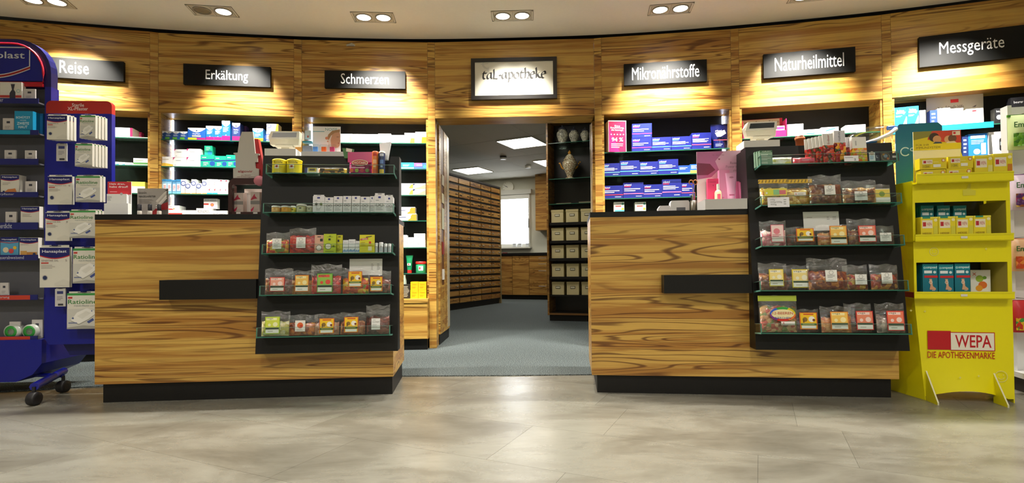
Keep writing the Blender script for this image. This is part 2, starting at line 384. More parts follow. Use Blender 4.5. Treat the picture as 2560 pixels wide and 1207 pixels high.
# ---- shelf bays
GL = {}
def shelf_bay(k, word, zs, led=None, base_v=-0.12, base=True):
    F, wd = W[k], WID[k]
    t = thing('wall_shelf_unit', 'olive-wood wall shelf bay with black back and glass shelves under the sign reading ' + word, 'shelf', F.mat(), 'shelf bays along the curved wall')
    MB().box(0, wd, 0, 0.022, ZB, ZT, WOOD).build('header_panel', t)
    MB().box(0, wd, 0.022, 0.21, ZB, ZB + 0.02, WOOD).build('soffit', t)
    zb = 0.447 if base else 0.0
    MB().box(0, wd, 0.21, 0.228, zb, ZB, BLACK2).build('back_panel', t)
    for x0, x1 in ((-0.002, 0.016), (wd - 0.016, wd + 0.002)): MB().box(x0, x1, 0.006, 0.21, zb, ZB, WOOD).build('side_panel', t)
    for z in zs:
        MB().box(0.018, wd - 0.018, 0.008, 0.205, z - 0.008, z, GLASS, front=GEDGE).build('shelf', t)
    if led is not None:
        x = 0.020 if led == 0 else wd - 0.032
        MB().box(x, x + 0.012, 0.185, 0.20, 0.46, ZB - 0.01, P('#dfe6ff', 0.5, 0, E_LED)).build('light_strip', t)
    if base:
        MB().box(0.002, wd - 0.002, base_v, 0.228, 0.10, 0.415, WOOD).build('cabinet_body', t)
        MB().box(0, wd, base_v - 0.02, 0.228, 0.415, 0.447, WOOD).build('worktop', t)
        MB().box(0.01, wd - 0.01, base_v + 0.02, 0.22, 0, 0.10, BLACK).build('plinth', t)
        for i in range(2):
            MB().box(0.006 + i * wd / 2, wd / 2 - 0.006 + i * wd / 2, base_v - 0.012, base_v - 0.001, 0.105, 0.412, WOOD).build('cabinet_door', t)
    return t
def zs_of(k, pix):    # shelf heights read off one column of the photograph at the shelf front
    return [W[k].at(x, y, 0.008)[1] for x, y in pix]
ZL = zs_of(-1, [(1040, 357.0), (1040, 421.5), (1040, 487), (1040, 551), (1040, 618), (1040, 682.5)])
ZR = zs_of(1, [(1600, 377.5), (1600, 437), (1600, 494)]) ; ZR += [ZR[-1] - 0.21, ZR[-1] - 0.42]
Z2 = zs_of(2, [(1900, 344)]); Z2 += [Z2[0] - 0.22 * i for i in range(1, 6)]
Z3 = zs_of(3, [(2400, 315), (2260, 403.5), (2260, 480)]) ; Z3 += [Z3[-1] - 0.25, Z3[-1] - 0.5]
shelf_bay(-3, 'Reise', ZL, 0, -0.2); shelf_bay(-2, 'Erkältung', ZL, 0, -0.16); shelf_bay(-1, 'Schmerzen', ZL, 0, -0.09)
shelf_bay(1, 'Mikronährstoffe', ZR, 1); shelf_bay(2, 'Naturheilmittel', Z2, None); shelf_bay(3, 'Messgeräte', Z3, 0)
# pillars between the bays
names = ['Reise and Erkältung', 'Erkältung and Schmerzen', 'Schmerzen and the passage', 'the passage and Mikronährstoffe', 'Mikronährstoffe and Naturheilmittel', 'Naturheilmittel and Messgeräte']
for i in range(6):
    a, b = PIL[2 * i], PIL[2 * i + 1]; F = Fr(a, math.atan2(b[1] - a[1], b[0] - a[0])); d = math.hypot(b[0] - a[0], b[1] - a[1])
    z0 = 0.0
    o = MB().box(0.0015, d - 0.0015, -0.001, 0.20, z0, ZT, WOOD).build('pillar', None, F.mat()); tag(o, 'narrow olive-wood pillar between ' + names[i], 'pillar')
# ---- passage in the middle
dw = thing('door_1', 'open olive-wood passage to the back room under the framed sign', None, W[0].mat(), kind='structure'); wd = WID[0]
MB().box(0, wd, 0, 0.022, ZB, ZT, WOOD).build('header_panel', dw)
MB().box(0, wd, 0.022, 0.24, ZB, ZB + 0.03, WOOD).build('soffit', dw)
MB().box(0, wd, 0.22, 0.24, ZB + 0.03, ZC, WALLW).build('rear_panel', dw)
JM = P('#c9bda0', 0.3)
lj = MB(); lj.box(-0.05, -0.002, 0.20, 0.30, 0.10, ZB, WOOD); lj.build('jamb_panel', dw)
MB().box(-0.052, -0.004, 0.30, 0.46, 0.55, ZB, P('#6b3f1a', 0.4)).build('leaflet_niche', dw)
MB().box(-0.052, -0.002, 0.30, 0.46, 0.10, 0.55, WOOD).build('niche_base', dw)
MB().box(-0.05, 0.0, 0.46, 0.76, 0.10, ZB, WOOD).build('jamb_panel', dw)
MB().box(-0.05, 0.002, 0.62, 0.76, 0.12, ZB, JM).build('door_frame', dw)
MB().box(-0.05, -0.008, 0.20, 0.75, 0, 0.10, BLACK).build('plinth', dw)
MB().box(wd + 0.002, wd + 0.05, 0.20, 0.33, 0.0, ZB, WOOD).build('jamb_panel', dw)
MB().box(wd - 0.004, wd + 0.05, 0.30, 0.33, 0.0, ZB, JM).build('door_frame', dw)
for z, h, c in ((1.50, 0.10, '#efe6d0'), (1.33, 0.09, '#d9cfae'), (1.08, 0.2, '#cfd0b8'), (0.84, 0.12, '#8c1c1c'), (0.6, 0.1, '#e8e2d6')):
    l = MB().box(0, 0.006, 0, 0.10, 0, h, P(c, 0.5)); o = l.build('leaflet', None, W[0].mat(-0.002, 0.33, z)); tag(o, {1.5: 'cream folded leaflet at the top of the passage rack', 1.33: 'pale leaflet second from the top of the passage rack', 1.08: 'greenish leaflet in the middle of the passage rack', 0.84: 'dark red leaflet in the passage rack', 0.6: 'white leaflet at the foot of the passage rack'}[z], 'leaflet', 'leaflets in the passage rack')
# base cabinet return beside the passage
F = W[-1]; wd1 = WID[-1]
# ---- signs on the headers
def sign(k, b, word, tb, left=None):
    F = W[k]; u0, u1, z0, z1 = F.rect(b, -0.03); xm = (u0 + u1) / 2
    t = thing('department_sign', 'black sign board with white letters reading ' + word, 'sign', F.mat(xm, -0.03, z0), 'department signs above the shelf bays')
    h = z1 - z0; MB().box(u0 - xm, u1 - xm, 0, 0.03, 0, h, P('#0b0b0a', 0.55, 0, 0, 0.25)).build('board', t)
    a0, a1, c0, c1 = F.rect(tb, -0.031)
    MB().text(a0 - xm, c0 - z0, a1 - xm, c1 - z0, -0.0015, word, P('#f4f4f4', 0.4)).build('lettering', t)
sign(-3, (88, 147, 309, 197), 'Reise', (149, 153, 222, 184))
sign(-2, (458, 163, 676, 214), 'Erkältung', (514, 176, 620, 207))
sign(-1, (811.5, 177, 1013, 220.5), 'Schmerzen', (852, 184, 972, 210))
sign(1, (1560, 154, 1767.5, 208), 'Mikronährstoffe', (1580, 164, 1748, 196))
sign(2, (1909, 126, 2139, 187), 'Naturheilmittel', (1937, 138, 2110, 172))
sign(3, (2298, 76, 2580, 154), 'Messgeräte', (2348, 97, 2511, 137))
# shop sign: framed board with pen lettering
F = W[0]; u0, u1, z0, z1 = F.rect((1177.5, 143.5, 1392.5, 247), -0.035); xm = (u0 + u1) / 2; h = z1 - z0; hw = (u1 - u0) / 2
t = thing('shop_sign', 'framed white sign with black calligraphic lettering above the passage', 'sign', F.mat(xm, -0.035, z0))
fr = MB(); fw = 0.034
for x0, x1, a, b in ((-hw, hw, 0, fw), (-hw, hw, h - fw, h), (-hw, -hw + fw, fw, h - fw), (hw - fw, hw, fw, h - fw)): fr.box(x0, x1, 0, 0.034, a, b, P('#24211f', 0.35))
fr.build('frame', t)
MB().box(-hw + fw, hw - fw, 0.008, 0.03, fw, h - fw, P('#e6e2d2', 0.25)).build('panel', t)
def pen(mb, strokes, ox, oz, s, y, m, ang=35, nib=0.23):
    a = math.radians(ang); nx, nz = math.cos(a) * nib / 2 * s, math.sin(a) * nib / 2 * s
    for st in strokes:
        pts = smooth([tuple(p) for p in st], 5) if len(st) > 2 else st
        v = []; 
        for x, z in pts: X, Z = ox + x * s, oz + z * s; v += [(X - nx, y, Z - nz), (X + nx, y, Z + nz)]
        th = 0.012 * s
        v2 = [(a_, b_, c_ - th) for a_, b_, c_ in v]
        mb.add(v, [(2 * i, 2 * i + 1, 2 * i + 3, 2 * i + 2) for i in range(len(pts) - 1)], m)
GLY = {'t': ([[(.28, .95), (.16, .6), (.14, .2), (.30, .04), (.52, .14)], [(0, .66), (.2, .72), (.55, .70)]], .55),
       'a': ([[(.50, .72), (.28, .72), (.06, .45), (.06, .15), (.22, .04), (.42, .22), (.5, .6)], [(.52, .78), (.50, .3), (.58, .06), (.70, .10)]], .72),
       'L': ([[(.10, 1.15), (.12, .6), (.08, .08)], [(.02, .06), (.3, .06), (.52, .02)], [(.02, 1.05), (.14, 1.15)]], .58),
       '-': ([[(.04, .42), (.18, .46), (.34, .38)]], .42),
       'p': ([[(.12, .78), (.16, .3), (.06, -.42)], [(.10, .62), (.34, .78), (.56, .58), (.54, .25), (.36, .04), (.14, .10)]], .66),
       'o': ([[(.34, .76), (.10, .58), (.06, .24), (.30, .02), (.56, .22), (.58, .56), (.34, .76)]], .68),
       'h': ([[(.10, 1.25), (.14, .7), (.10, .04)], [(.12, .55), (.34, .78), (.56, .60), (.52, .28), (.34, .03), (.62, .10)], [(.02, 1.15), (.14, 1.27)]], .66),
       'e': ([[(.10, .42), (.48, .56), (.46, .76), (.26, .78), (.06, .50), (.10, .14), (.30, .02), (.54, .16)], [(.40, .50), (.64, .56)]], .62),
       'k': ([[(.10, 1.25), (.14, .7), (.10, .04)], [(.54, .76), (.34, .58), (.14, .40)], [(.24, .46), (.42, .16), (.66, .06)], [(.02, 1.15), (.14, 1.27)]], .66)}
lt = MB(); word = 'taL-apotheke'; tot = sum(GLY[c][1] for c in word); a0, a1, c0, c1 = F.rect((1205, 181, 1366, 199), -0.03); s = (a1 - a0) / tot; x = a0 - xm
for c in word: g, ad = GLY[c]; pen(lt, g, x, c0 - z0 + 0.008, s, 0.0065, P('#16120f', 0.5)); x += ad * s
lt.build('lettering', t)
em = MB(); mg = P('#cfccbe', 0.3)
pen(em, [[(.62, 1.0), (.36, .90), (.22, .70), (.30, .52), (.5, .4)], [(.1, .68), (.3, .70), (.52, .72)], [(.5, .5), (.52, .1), (.5, -.6)], [(.7, .05), (.5, -.1), (.38, -.35), (.36, -.5)]], -hw + 0.07, 0.205, 0.16, 0.0072, mg, 35, 0.11)
em.build('emblem', t)

# ---- twin downlights
def downlight(p, yaw, lab, power, aim=(0, 0), half=34, lit=(1, 1), grp='twin ceiling downlights', blend=0.75):
    t = thing('ceiling_downlight', lab, 'lamp', T(p[0], p[1], ZC, yaw), grp)
    tr = MB(); a, b = 0.165, 0.085; g = 0.012; tm_ = P('#d9d3c6', 0.4)
    for x0, x1, y0, y1 in ((-a, a, -b, -b + g), (-a, a, b - g, b), (-a, -a + g, -b, b), (a - g, a, -b, b), (-g / 3, g / 3, -b, b)): tr.box(x0, x1, y0, y1, -0.004, 0.0, tm_)
    tr.box(-a + g, a - g, -b + g, b - g, -0.0012, 0.0, P('#c9c2b2', 0.6))
    dk = P('#8d8675', 0.7)
    for x0, x1, y0, y1 in ((-a - .003, a + .003, -b - .003, -b), (-a - .003, a + .003, b, b + .003), (-a - .003, -a, -b, b), (a, a + .003, -b, b), (-a + g, a - g, -b + g, -b + g + .003), (-a + g, -a + g + .004, -b + g, b - g), (a - g - .004, a - g, -b + g, b - g), (-.0015, .0015, -b + g, b - g)): tr.box(x0, x1, y0, y1, -0.0046, 0.0, dk)
    tr.build('trim', t)
    for i, sx in enumerate((-1, 1)):
        c = (sx * 0.078, 0, 0)
        MB().lathe([(0.066, -0.0015), (0.066, -0.006), (0.056, -0.007), (0.056, -0.0015)], P('#8f8878', 0.3), 24, c).build('gimbal_ring', t)
        if lit[i]:
            MB().lathe([(0.055, -0.002), (0.055, -0.0045), (0.0, -0.0046)], P('#fff6ea', 0.5, 0, 6.0), 24, c).build('lamp_lens', t)
            l = bpy.data.lights.new('spot_light', 'SPOT'); l.energy = power; l.color = WARM; l.spot_size = math.radians(2 * half); l.spot_blend = blend; l.shadow_soft_size = 0.035
            lo = bpy.data.objects.new('spot_light', l); COL.objects.link(lo); lo.parent = t; lo.location = (c[0], 0, -0.03)
            d = Vector((0, math.tan(math.radians(aim[1])), -1)); lo.rotation_euler = d.to_track_quat('-Z', 'Y').to_euler()
        else:
            MB().lathe([(0.054, -0.002), (0.04, -0.0035), (0.012, -0.003), (0.0, -0.005)], P('#a9a391', 0.25, 0.5), 24, c).build('lamp_lens', t)
    return t
RINGP = [(-3, (112, 2)), (-2, (532, 27)), (-1, (934, 43)), (0, (1281, 39)), (1, (1676, 22)), (2, (2035, -12)), (3, (2430, -75))]
nm = {-3: 'Reise', -2: 'Erkältung', -1: 'Schmerzen', 0: 'shop name', 1: 'Mikronährstoffe', 2: 'Naturheilmittel', 3: 'Messgeräte'}
for k, p in RINGP:
    g = onz(p[0], p[1], ZC)
    downlight(g, W[k].yaw, 'recessed twin ceiling downlight in front of the %s sign%s' % (nm[k], ', one lamp out' if k == -2 else ''), E_RING * (0.35 if k == 0 else (1.25 if k == -2 else 1.0)), aim=(0, 28), half=33, blend=0.9, lit=(0, 1) if k == -2 else (1, 1))
for x, d in ((-2.75, 3.17), (-1.75, 3.27), (-0.95, 3.32), (0, 3.36), (0.95, 3.29), (1.75, 3.20), (2.75, 3.08)):
    downlight((x, d), 0, 'recessed twin ceiling downlight above the sales counters', E_HALL * 2.2, half=60, grp='twin downlights above the counters')
for x in (-2.6, -0.9, 0.9, 2.6):  # unseen lamp rows added above the customer floor for general light
    for d in (0.5, -1.3): downlight((x, d), 0, 'added unseen twin ceiling downlight over the open customer floor', E_HALL, half=78, grp='added twin downlights over the customer floor')
# ---- back-room luminaires
for i, (px, py, lab) in enumerate(((1306, 356.5, 'square ceiling light panel nearest the passage in the back room'), (1182, 426, 'square ceiling light panel above the drawer cabinet'), (1385, 405, 'square ceiling light panel half hidden by the jar shelf'), (None, (-0.15, 6.05), 'added unseen square ceiling light panel behind the passage header'))):  # last panel is added out of view to brighten the jar shelf boxes
    g = onz(px, py, ZB2) if px else Vector((py[0], py[1], ZB2))
    t = thing('ceiling_light_panel', lab, 'lamp', T(g.x, g.y, ZB2 - 0.012, GA))
    f = MB()
    for x0, x1, y0, y1 in ((-.312, .312, -.312, -.298), (-.312, .312, .298, .312), (-.312, -.298, -.298, .298), (.298, .312, -.298, .298)): f.box(x0, x1, y0, y1, 0, 0.016, P('#e6e4dc', 0.4))
    f.build('frame', t)
    MB().box(-.298, .298, -.298, .298, 0.003, 0.012, P('#fff8ea', 0.5, 0, E_PANEL)).build('diffuser', t)
for px, py, lab, col in ((1258, 391, 'dark-rimmed smoke detector on the back room ceiling', '#3a3634'), (1320, 413.5, 'white smoke detector on the back room ceiling', '#e8e6df')):
    g = onz(px, py, ZB2)
    t = thing('smoke_detector', lab, 'smoke detector', T(g.x, g.y, ZB2 - 0.055))
    MB().lathe([(0.05, 0.0), (0.055, 0.012), (0.055, 0.03)], P('#e2e0d8', 0.4), 24).build('sensor_head', t)
    MB().lathe([(0.056, 0.03), (0.060, 0.034), (0.060, 0.058)], P(col, 0.4), 24).build('base_ring', t)
# ================================================================ back room
# ---- drawer cabinet
A0 = onz(1117, 779); A1 = onz(1252, 758.4); yaw = math.atan2(A1.y - A0.y, A1.x - A0.x)
FD = Fr((A0.x, A0.y), yaw); LEN = (A1 - A0).length; ZTOP = 2.205
dc = thing('drawer_cabinet', 'tall black apothecary cabinet with rows of olive-wood drawers in the back room', 'cabinet', FD.mat())
ex = 0.8     # the cabinet runs on behind the jamb
MB().box(-ex, LEN, 0.012, 0.55, 0.10, ZTOP, BLACK2).build('carcass', dc)
MB().box(-ex, LEN - 0.02, 0.03, 0.5, 0, 0.10, BLACK2).build('plinth', dc)
MB().box(-ex, LEN + 0.01, 0.0, 0.56, ZTOP, ZTOP + 0.03, DARK).build('top_board', dc)
ncol, nrow = 5, 18; cwid = LEN / ncol; rh = (ZTOP - 0.10) / nrow
dm = MB().box(0, cwid - 0.028, -0.004, 0.012, 0, rh * 0.68, WOODT); d0 = None
hm = MB().box(0, 0.062, -0.012, 0.0, 0, 0.012, P('#d8d4c8', 0.25, 0.8)); hd = MB().box(0, 0.062, -0.010, 0.0, 0, 0.012, P('#33291f', 0.5)); h0 = {}
for c in range(-2, ncol):
    for r in range(nrow):
        if d0 is None: d = dm.build('drawer', dc); d0 = d
        else: d = d0.copy(); COL.objects.link(d); d.parent = dc
        d.location = (c * cwid + 0.016, 0, 0.10 + r * rh + rh * 0.14)
        if 2 <= r < nrow - 2 and c >= -1:
            dark = r >= nrow - 5
            for x in (0.02, cwid - 0.028 - 0.085):
                if dark not in h0: hh = (hd if dark else hm).build('handle', d); h0[dark] = hh
                else: hh = h0[dark].copy(); COL.objects.link(hh); hh.parent = d
                hh.location = (x, -0.004, rh * 0.30)
tag(MB().box(0, 0.03, 0, 0.56, 0, ZTOP + 0.03, P('#8d7a50', 0.5)).build('side_post', None, FD.mat(LEN + 0.012, 0.0, 0)), 'pale end post beside the drawer cabinet', 'post')

# ---- back wall: base cabinets, worktop, window, clock, hanging cabinet
FW_ = FB2
b0 = FW_.at(1258, 748, -0.62)[0]; FC = Fr(FW_.pt(0, -0.62, 0), FW_.yaw)
u = [FC.at(x, 690, 0)[0] for x in (1225, 1281, 1323, 1368, 1425)]; WT = FC.at(1310, 632, 0)[1]
labs = ['low olive-wood cupboard beside the drawer cabinet end post', 'low olive-wood cupboard under the window', 'low olive-wood drawer unit left of the jar shelf', 'low olive-wood cupboard behind the jar shelf']
for i in range(4):
    t = thing('base_cabinet', labs[i], 'cabinet', FC.mat(u[i], 0, 0), 'base cabinets of the back room'); wd = u[i + 1] - u[i]
    MB().box(0.002, wd - 0.002, 0.02, 0.6, 0.10, WT - 0.06, WOODT).build('body', t); MB().box(0, wd, 0.06, 0.55, 0, 0.10, BLACK2).build('plinth', t)
    if i == 2:
        zz = [0.105, 0.34, 0.50, 0.66, 0.80, WT - 0.065]
        for j in range(5):
            d = MB().box(0.004, wd - 0.004, 0, 0.018, zz[j] + 0.003, zz[j + 1] - 0.003, WOODT).build('drawer', t)
            if j in (0, 2, 3, 4): MB().tube([(wd * 0.55, -0.03, zz[j + 1] - 0.05), (wd * 0.97, -0.03, zz[j + 1] - 0.05)], 0.006, STEEL).build('handle', d)
    else:
        n = 1 if i != 1 else 1
        MB().box(0.004, wd - 0.004, 0, 0.018, 0.105, WT - 0.065, WOODT).build('door', t)
tag(MB().box(u[0] - 0.3, u[4] + 0.2, -0.02, 0.6, WT - 0.045, WT, BLACK).build('worktop', None, FC.mat()), 'long black worktop along the back room wall', 'worktop')
tag(MB().box(0, 0.1, 0, 0.05, 0, 0.02, P('#8c3b35', 0.6)).build('small_case', None, FC.mat(FC.at(1256, 630, 0.2)[0], 0.2, WT)), 'small red case lying on the back room worktop', 'case')
wu0, wu1, wz0, wz1 = FW_.rect((1235, 498, 1322, 610), -0.02)
wn = thing('window_1', 'bright back room window with lowered blind', None, FW_.mat(wu0, -0.03, wz0), kind='structure'); ww, wh = wu1 - wu0, wz1 - wz0
fr = MB(); fm = P('#e4e4dc', 0.4)
for x0, x1, z0, z1 in ((-.07, ww + .03, -.07, 0), (-.07, ww + .03, wh, wh + .10), (-.07, 0, 0, wh), (ww, ww + .03, 0, wh)): fr.box(x0, x1, -0.02, 0.03, z0, z1, fm)
fr.build('window_frame', wn)
MB().box(0, ww, 0.015, 0.02, 0, wh, P('#f4f8ff', 0.4, 0, E_WIN)).build('pane', wn)
MB().box(-.10, ww + .06, -0.10, 0.03, -.10, -.07, fm).build('window_sill', wn)
MB().box(-.10, ww + .08, -0.07, 0.03, wh + .10, wh + .20, P('#d5d4ca', 0.5)).build('blind_box', wn)
sl = None
for i in range(9):
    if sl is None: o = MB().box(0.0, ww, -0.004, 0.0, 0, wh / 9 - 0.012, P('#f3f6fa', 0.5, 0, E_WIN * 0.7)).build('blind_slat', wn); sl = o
    else: o = sl.copy(); COL.objects.link(o); o.parent = wn
    o.location = (0, 0.005, wh * 0.25 + i * wh * 0.75 / 9)
MB().box(ww + .005, ww + .02, -0.05, -0.02, wh * .35, wh * .55, P('#8d8f8c', 0.3, 0.6)).build('window_handle', wn)
for i, px in enumerate((1283, 1296, 1315)):
    a, _, b, c = FW_.rect((px, 589, px + 9, 597.5), -0.09)
    tag(MB().box(0, 0.075, 0, 0.05, 0, 0.075, P('#e9eef0', 0.4)).box(0.005, 0.07, -0.001, 0, 0.058, 0.07, P('#8a9296')).build('small_canister', None, FW_.mat(a, -0.12, wz0 - 0.07)), 'small white canister standing on the back room window sill', 'canister', 'canisters on the window sill')
cu, _ = FW_.at(1270, 468, -0.03); cz = FW_.at(1270, 468, -0.03)[1]
ck = thing('wall_clock', 'round white wall clock with black hour marks above the window', 'clock', FW_.mat(cu, -0.045, cz)); R = 0.137
MB().lathe([(R, 0.045), (R, 0.0), (R * .94, -0.006), (R * .92, 0.004)], P('#dcd9c4', 0.3), 36, axis='y').build('rim', ck)
MB().lathe([(R * .93, 0.03), (R * .93, 0.006), (0, 0.006)], P('#e9e9df', 0.4), 36, axis='y').build('dial', ck)
mk = MB()
for i in range(12):
    a = math.radians(30 * i); c, s_ = math.sin(a), math.cos(a); l = 0.72
    mk.add([(c * R * l - s_ * .004, 0.004, s_ * R * l + c * .004), (c * R * l + s_ * .004, 0.004, s_ * R * l - c * .004), (c * R * .87 + s_ * .004, 0.004, s_ * R * .87 - c * .004), (c * R * .87 - s_ * .004, 0.004, s_ * R * .87 + c * .004)], [(0, 1, 2, 3)], P('#22241f'))
mk.build('hour_marks', ck)
def hand(a, l, w_, n):
    a = math.radians(a); c, s_ = math.sin(a), math.cos(a)
    MB().add([(-s_ * w_, 0.002, c * w_), (s_ * w_, 0.002, -c * w_), (c * l + s_ * w_ / 2, 0.002, s_ * l - c * w_ / 2), (c * l - s_ * w_ / 2, 0.002, s_ * l + c * w_ / 2)], [(0, 1, 2, 3)], P('#1a1a18')).build(n, ck)
hand(298, R * .8, .004, 'minute_hand'); hand(290, R * .5, .005, 'hour_hand')
hu0, hu1, hz0, hz1 = FW_.rect((1338, 433, 1400, 575), -0.35)
hc = thing('hanging_cabinet', 'olive-wood hanging cabinet on the wall right of the window', 'cabinet', FW_.mat(hu0, -0.35, hz0)); MB().box(0, hu1 - hu0, 0.016, 0.35, 0, ZB2 - hz0 - 0.05, WOODT).build('body', hc)
MB().box(0.003, hu1 - hu0 - .003, 0, 0.016, 0.003, hz1 - hz0, WOODT).build('door', hc); MB().box(0, hu1 - hu0, 0.01, 0.35, hz1 - hz0 + 0.004, hz1 - hz0 + 0.08, P('#6d6a60', 0.6)).build('top_filler', hc)

# ---- jar shelf
g0 = onz(1369.5, 803); SY = math.radians(-17); FS = Fr((g0.x, g0.y), SY); SW, SD, SH = 1.15, 0.40, 2.63
js = thing('open_shelf_unit', 'dark open shelf unit with olive-wood sides holding jars and storage boxes', 'shelf', FS.mat())
MB().box(0, 0.022, 0, SD, 0.08, SH, WOODT).build('side_panel', js); MB().box(SW - 0.022, SW, 0, SD, 0.08, SH, WOODT).build('side_panel', js)
MB().box(0.022, SW - 0.022, SD - 0.02, SD, 0.08, SH, P('#12100f', 0.35)).build('back_panel', js)
MB().box(0.022, SW - 0.022, 0.002, SD - 0.02, 0.085, 0.11, P('#7a5426', 0.4), top=P('#1a1817', 0.3)).build('bottom_board', js); MB().box(0.02, SW, 0.03, SD, 0, 0.08, BLACK2).build('plinth', js); MB().box(0, SW, 0, SD, SH, SH + 0.02, WOODT).build('top_board', js)
zsh = [FS.at(1420, y, 0.05)[1] for y in (734 + 3, 691.5, 645, 601, 555.5)]
for i, z in enumerate(zsh[1:]): MB().box(0.024, SW - 0.024, 0.03, SD - 0.022, z - 0.035, z, BLACK2).build('shelf', js)
MB().box(0.024, SW - 0.024, 0.03, SD - 0.022, zsh[0] - 0.02, zsh[0], BLACK2).build('shelf', js)
zgl = [FS.at(1420, y, 0.05)[1] for y in (509, 446, 356)]
for z in zgl: MB().box(0.024, SW - 0.024, 0.02, SD - 0.022, z - 0.008, z, GLASS, front=GEDGE).build('shelf', js)
BX = P('#e2d3a0', 0.6); LT = P('#d6c690', 0.6); bb = None
rows = [('bottom', zsh[0], 700), ('second', zsh[1], 657), ('third', zsh[2], 612), ('fourth', zsh[3], 566), ('top', zsh[4], 518)]
for rn, z, ty in rows:
    for j, pos in enumerate(('outermost', 'middle', 'inner', 'last')):
        x = 0.045 + j * 0.195; hgt = 0.168; bw = 0.158
        t = thing('storage_box', 'cream lidded storage box, %s box of the %s box row on the jar shelf' % (pos, rn), 'box', FS.mat(x, 0.07, z + 0.001), 'cream storage boxes on the jar shelf')
        MB().box(0, bw, 0, 0.22, 0, hgt * .82, BX).build('body', t); MB().box(-0.003, bw + .003, -0.003, 0.223, hgt * .82, hgt, LT).build('lid', t)
        lb = MB().box(bw * .3, bw * .7, -0.004, 0, hgt * .48, hgt * .66, P('#2c2720', 0.4)).build('label_holder', t); MB().box(bw * .33, bw * .67, -0.0046, -0.004, hgt * .51, hgt * .63, P('#e6dfc4', 0.6)).build('card', lb)
def jar_mat(name, base, inks, sc=60):
    m, nt, N, L, b = newmat(name); c1, = coords(nt, [(sc, sc, sc)])
    n1 = node(nt, 'ShaderNodeTexNoise', i_Scale=1.0, i_Detail=4.0, i_Distortion=2.0); L.new(c1, n1.inputs['Vector'])
    st = [(0.0, base), (0.47, base), (0.50, inks[0])] + ([(0.57, inks[1]), (0.64, base)] if len(inks) > 1 else [(0.63, base)])
    r = ramp(nt, st); L.new(n1.outputs[0], r.inputs[0]); L.new(r.outputs[0], b.inputs['Base Color']); b.inputs['Roughness'].default_value = 0.15; return m
JARM = jar_mat('blue_painted_faience', '#e3e0c6', ['#2a3048'], 30); URNM = jar_mat('polychrome_faience', '#e6dfc0', ['#3c5a34', '#a5602a'], 34)
for i, (px, lab) in enumerate(((1405, 'largest of three small lidded faience jars with blue drawing'), (1434, 'middle-sized of three small lidded faience jars with blue drawing'), (1462, 'smallest of three small lidded faience jars with blue drawing'))):
    y0, y1 = ((312, 352), (316, 348.5), (317, 346))[i]; uu, _, z0, z1 = FS.rect((px, y0, px, y1), 0.12); h = z1 - zgl[2]; s_ = h / 1.0
    t = thing('faience_jar', lab, 'jar', FS.mat(uu, 0.14, zgl[2] + 0.001), 'small faience jars')
    MB().lathe([(r * s_, z * s_) for r, z in ((.18, 0), (.2, .02), (.15, .08), (.22, .22), (.30, .45), (.29, .58), (.20, .70), (.19, .74))], JARM, 24).build('body', t)
    MB().lathe([(r * s_, z * s_) for r, z in ((.24, .74), (.24, .77), (.17, .86), (.05, .90), (.05, .93), (.06, .97), (0, 1.0))], P('#4a4d58', 0.2), 24).build('lid', t)
uu, _, z0, z1 = FS.rect((1423, 374, 1423, 443), 0.12); s_ = (z1 - zgl[1])
t = thing('painted_urn', 'large painted faience urn with yellow handles and lid', 'urn', FS.mat(uu, 0.15, zgl[1] + 0.001))
MB().lathe([(r * s_, z * s_) for r, z in ((.16, 0), (.17, .03), (.09, .09), (.10, .13), (.19, .33), (.24, .47), (.25, .58), (.19, .64))], URNM, 28).build('body', t)
MB().lathe([(r * s_, z * s_) for r, z in ((.20, .645), (.205, .67), (.15, .74), (.14, .77), (.09, .83), (.05, .86))], URNM, 28).build('lid', t); MB().lathe([(r * s_, z * s_) for r, z in ((.04, .86), (.06, .91), (.03, .96), (0, 1.0))], P('#c48a2c', 0.2), 16).build('finial', t)
for sg in (-1, 1): MB().tube([(sg * x * s_, 0, z * s_) for x, z in ((.20, .36), (.27, .42), (.31, .52), (.34, .58), (.37, .56))], 0.016 * s_ * 1.6, P('#c48a2c', 0.2)).build('handle', t)
for i, (x, wd, h) in enumerate(((0.10, 0.20, 0.02), (0.40, 0.3, 0.03))): tag(MB().box(0, wd, 0, 0.16, 0, h, P('#4d4a35', 0.5)).box(0.004, wd - .004, -0.001, 0.15, h * .3, h * .8, P('#8b8668', 0.6)).build('book', None, FS.mat(x, 0.12, zgl[0] + 0.001)), ('thin dark book lying flat on the jar shelf', 'thick olive book lying flat on the jar shelf')[i], 'book')

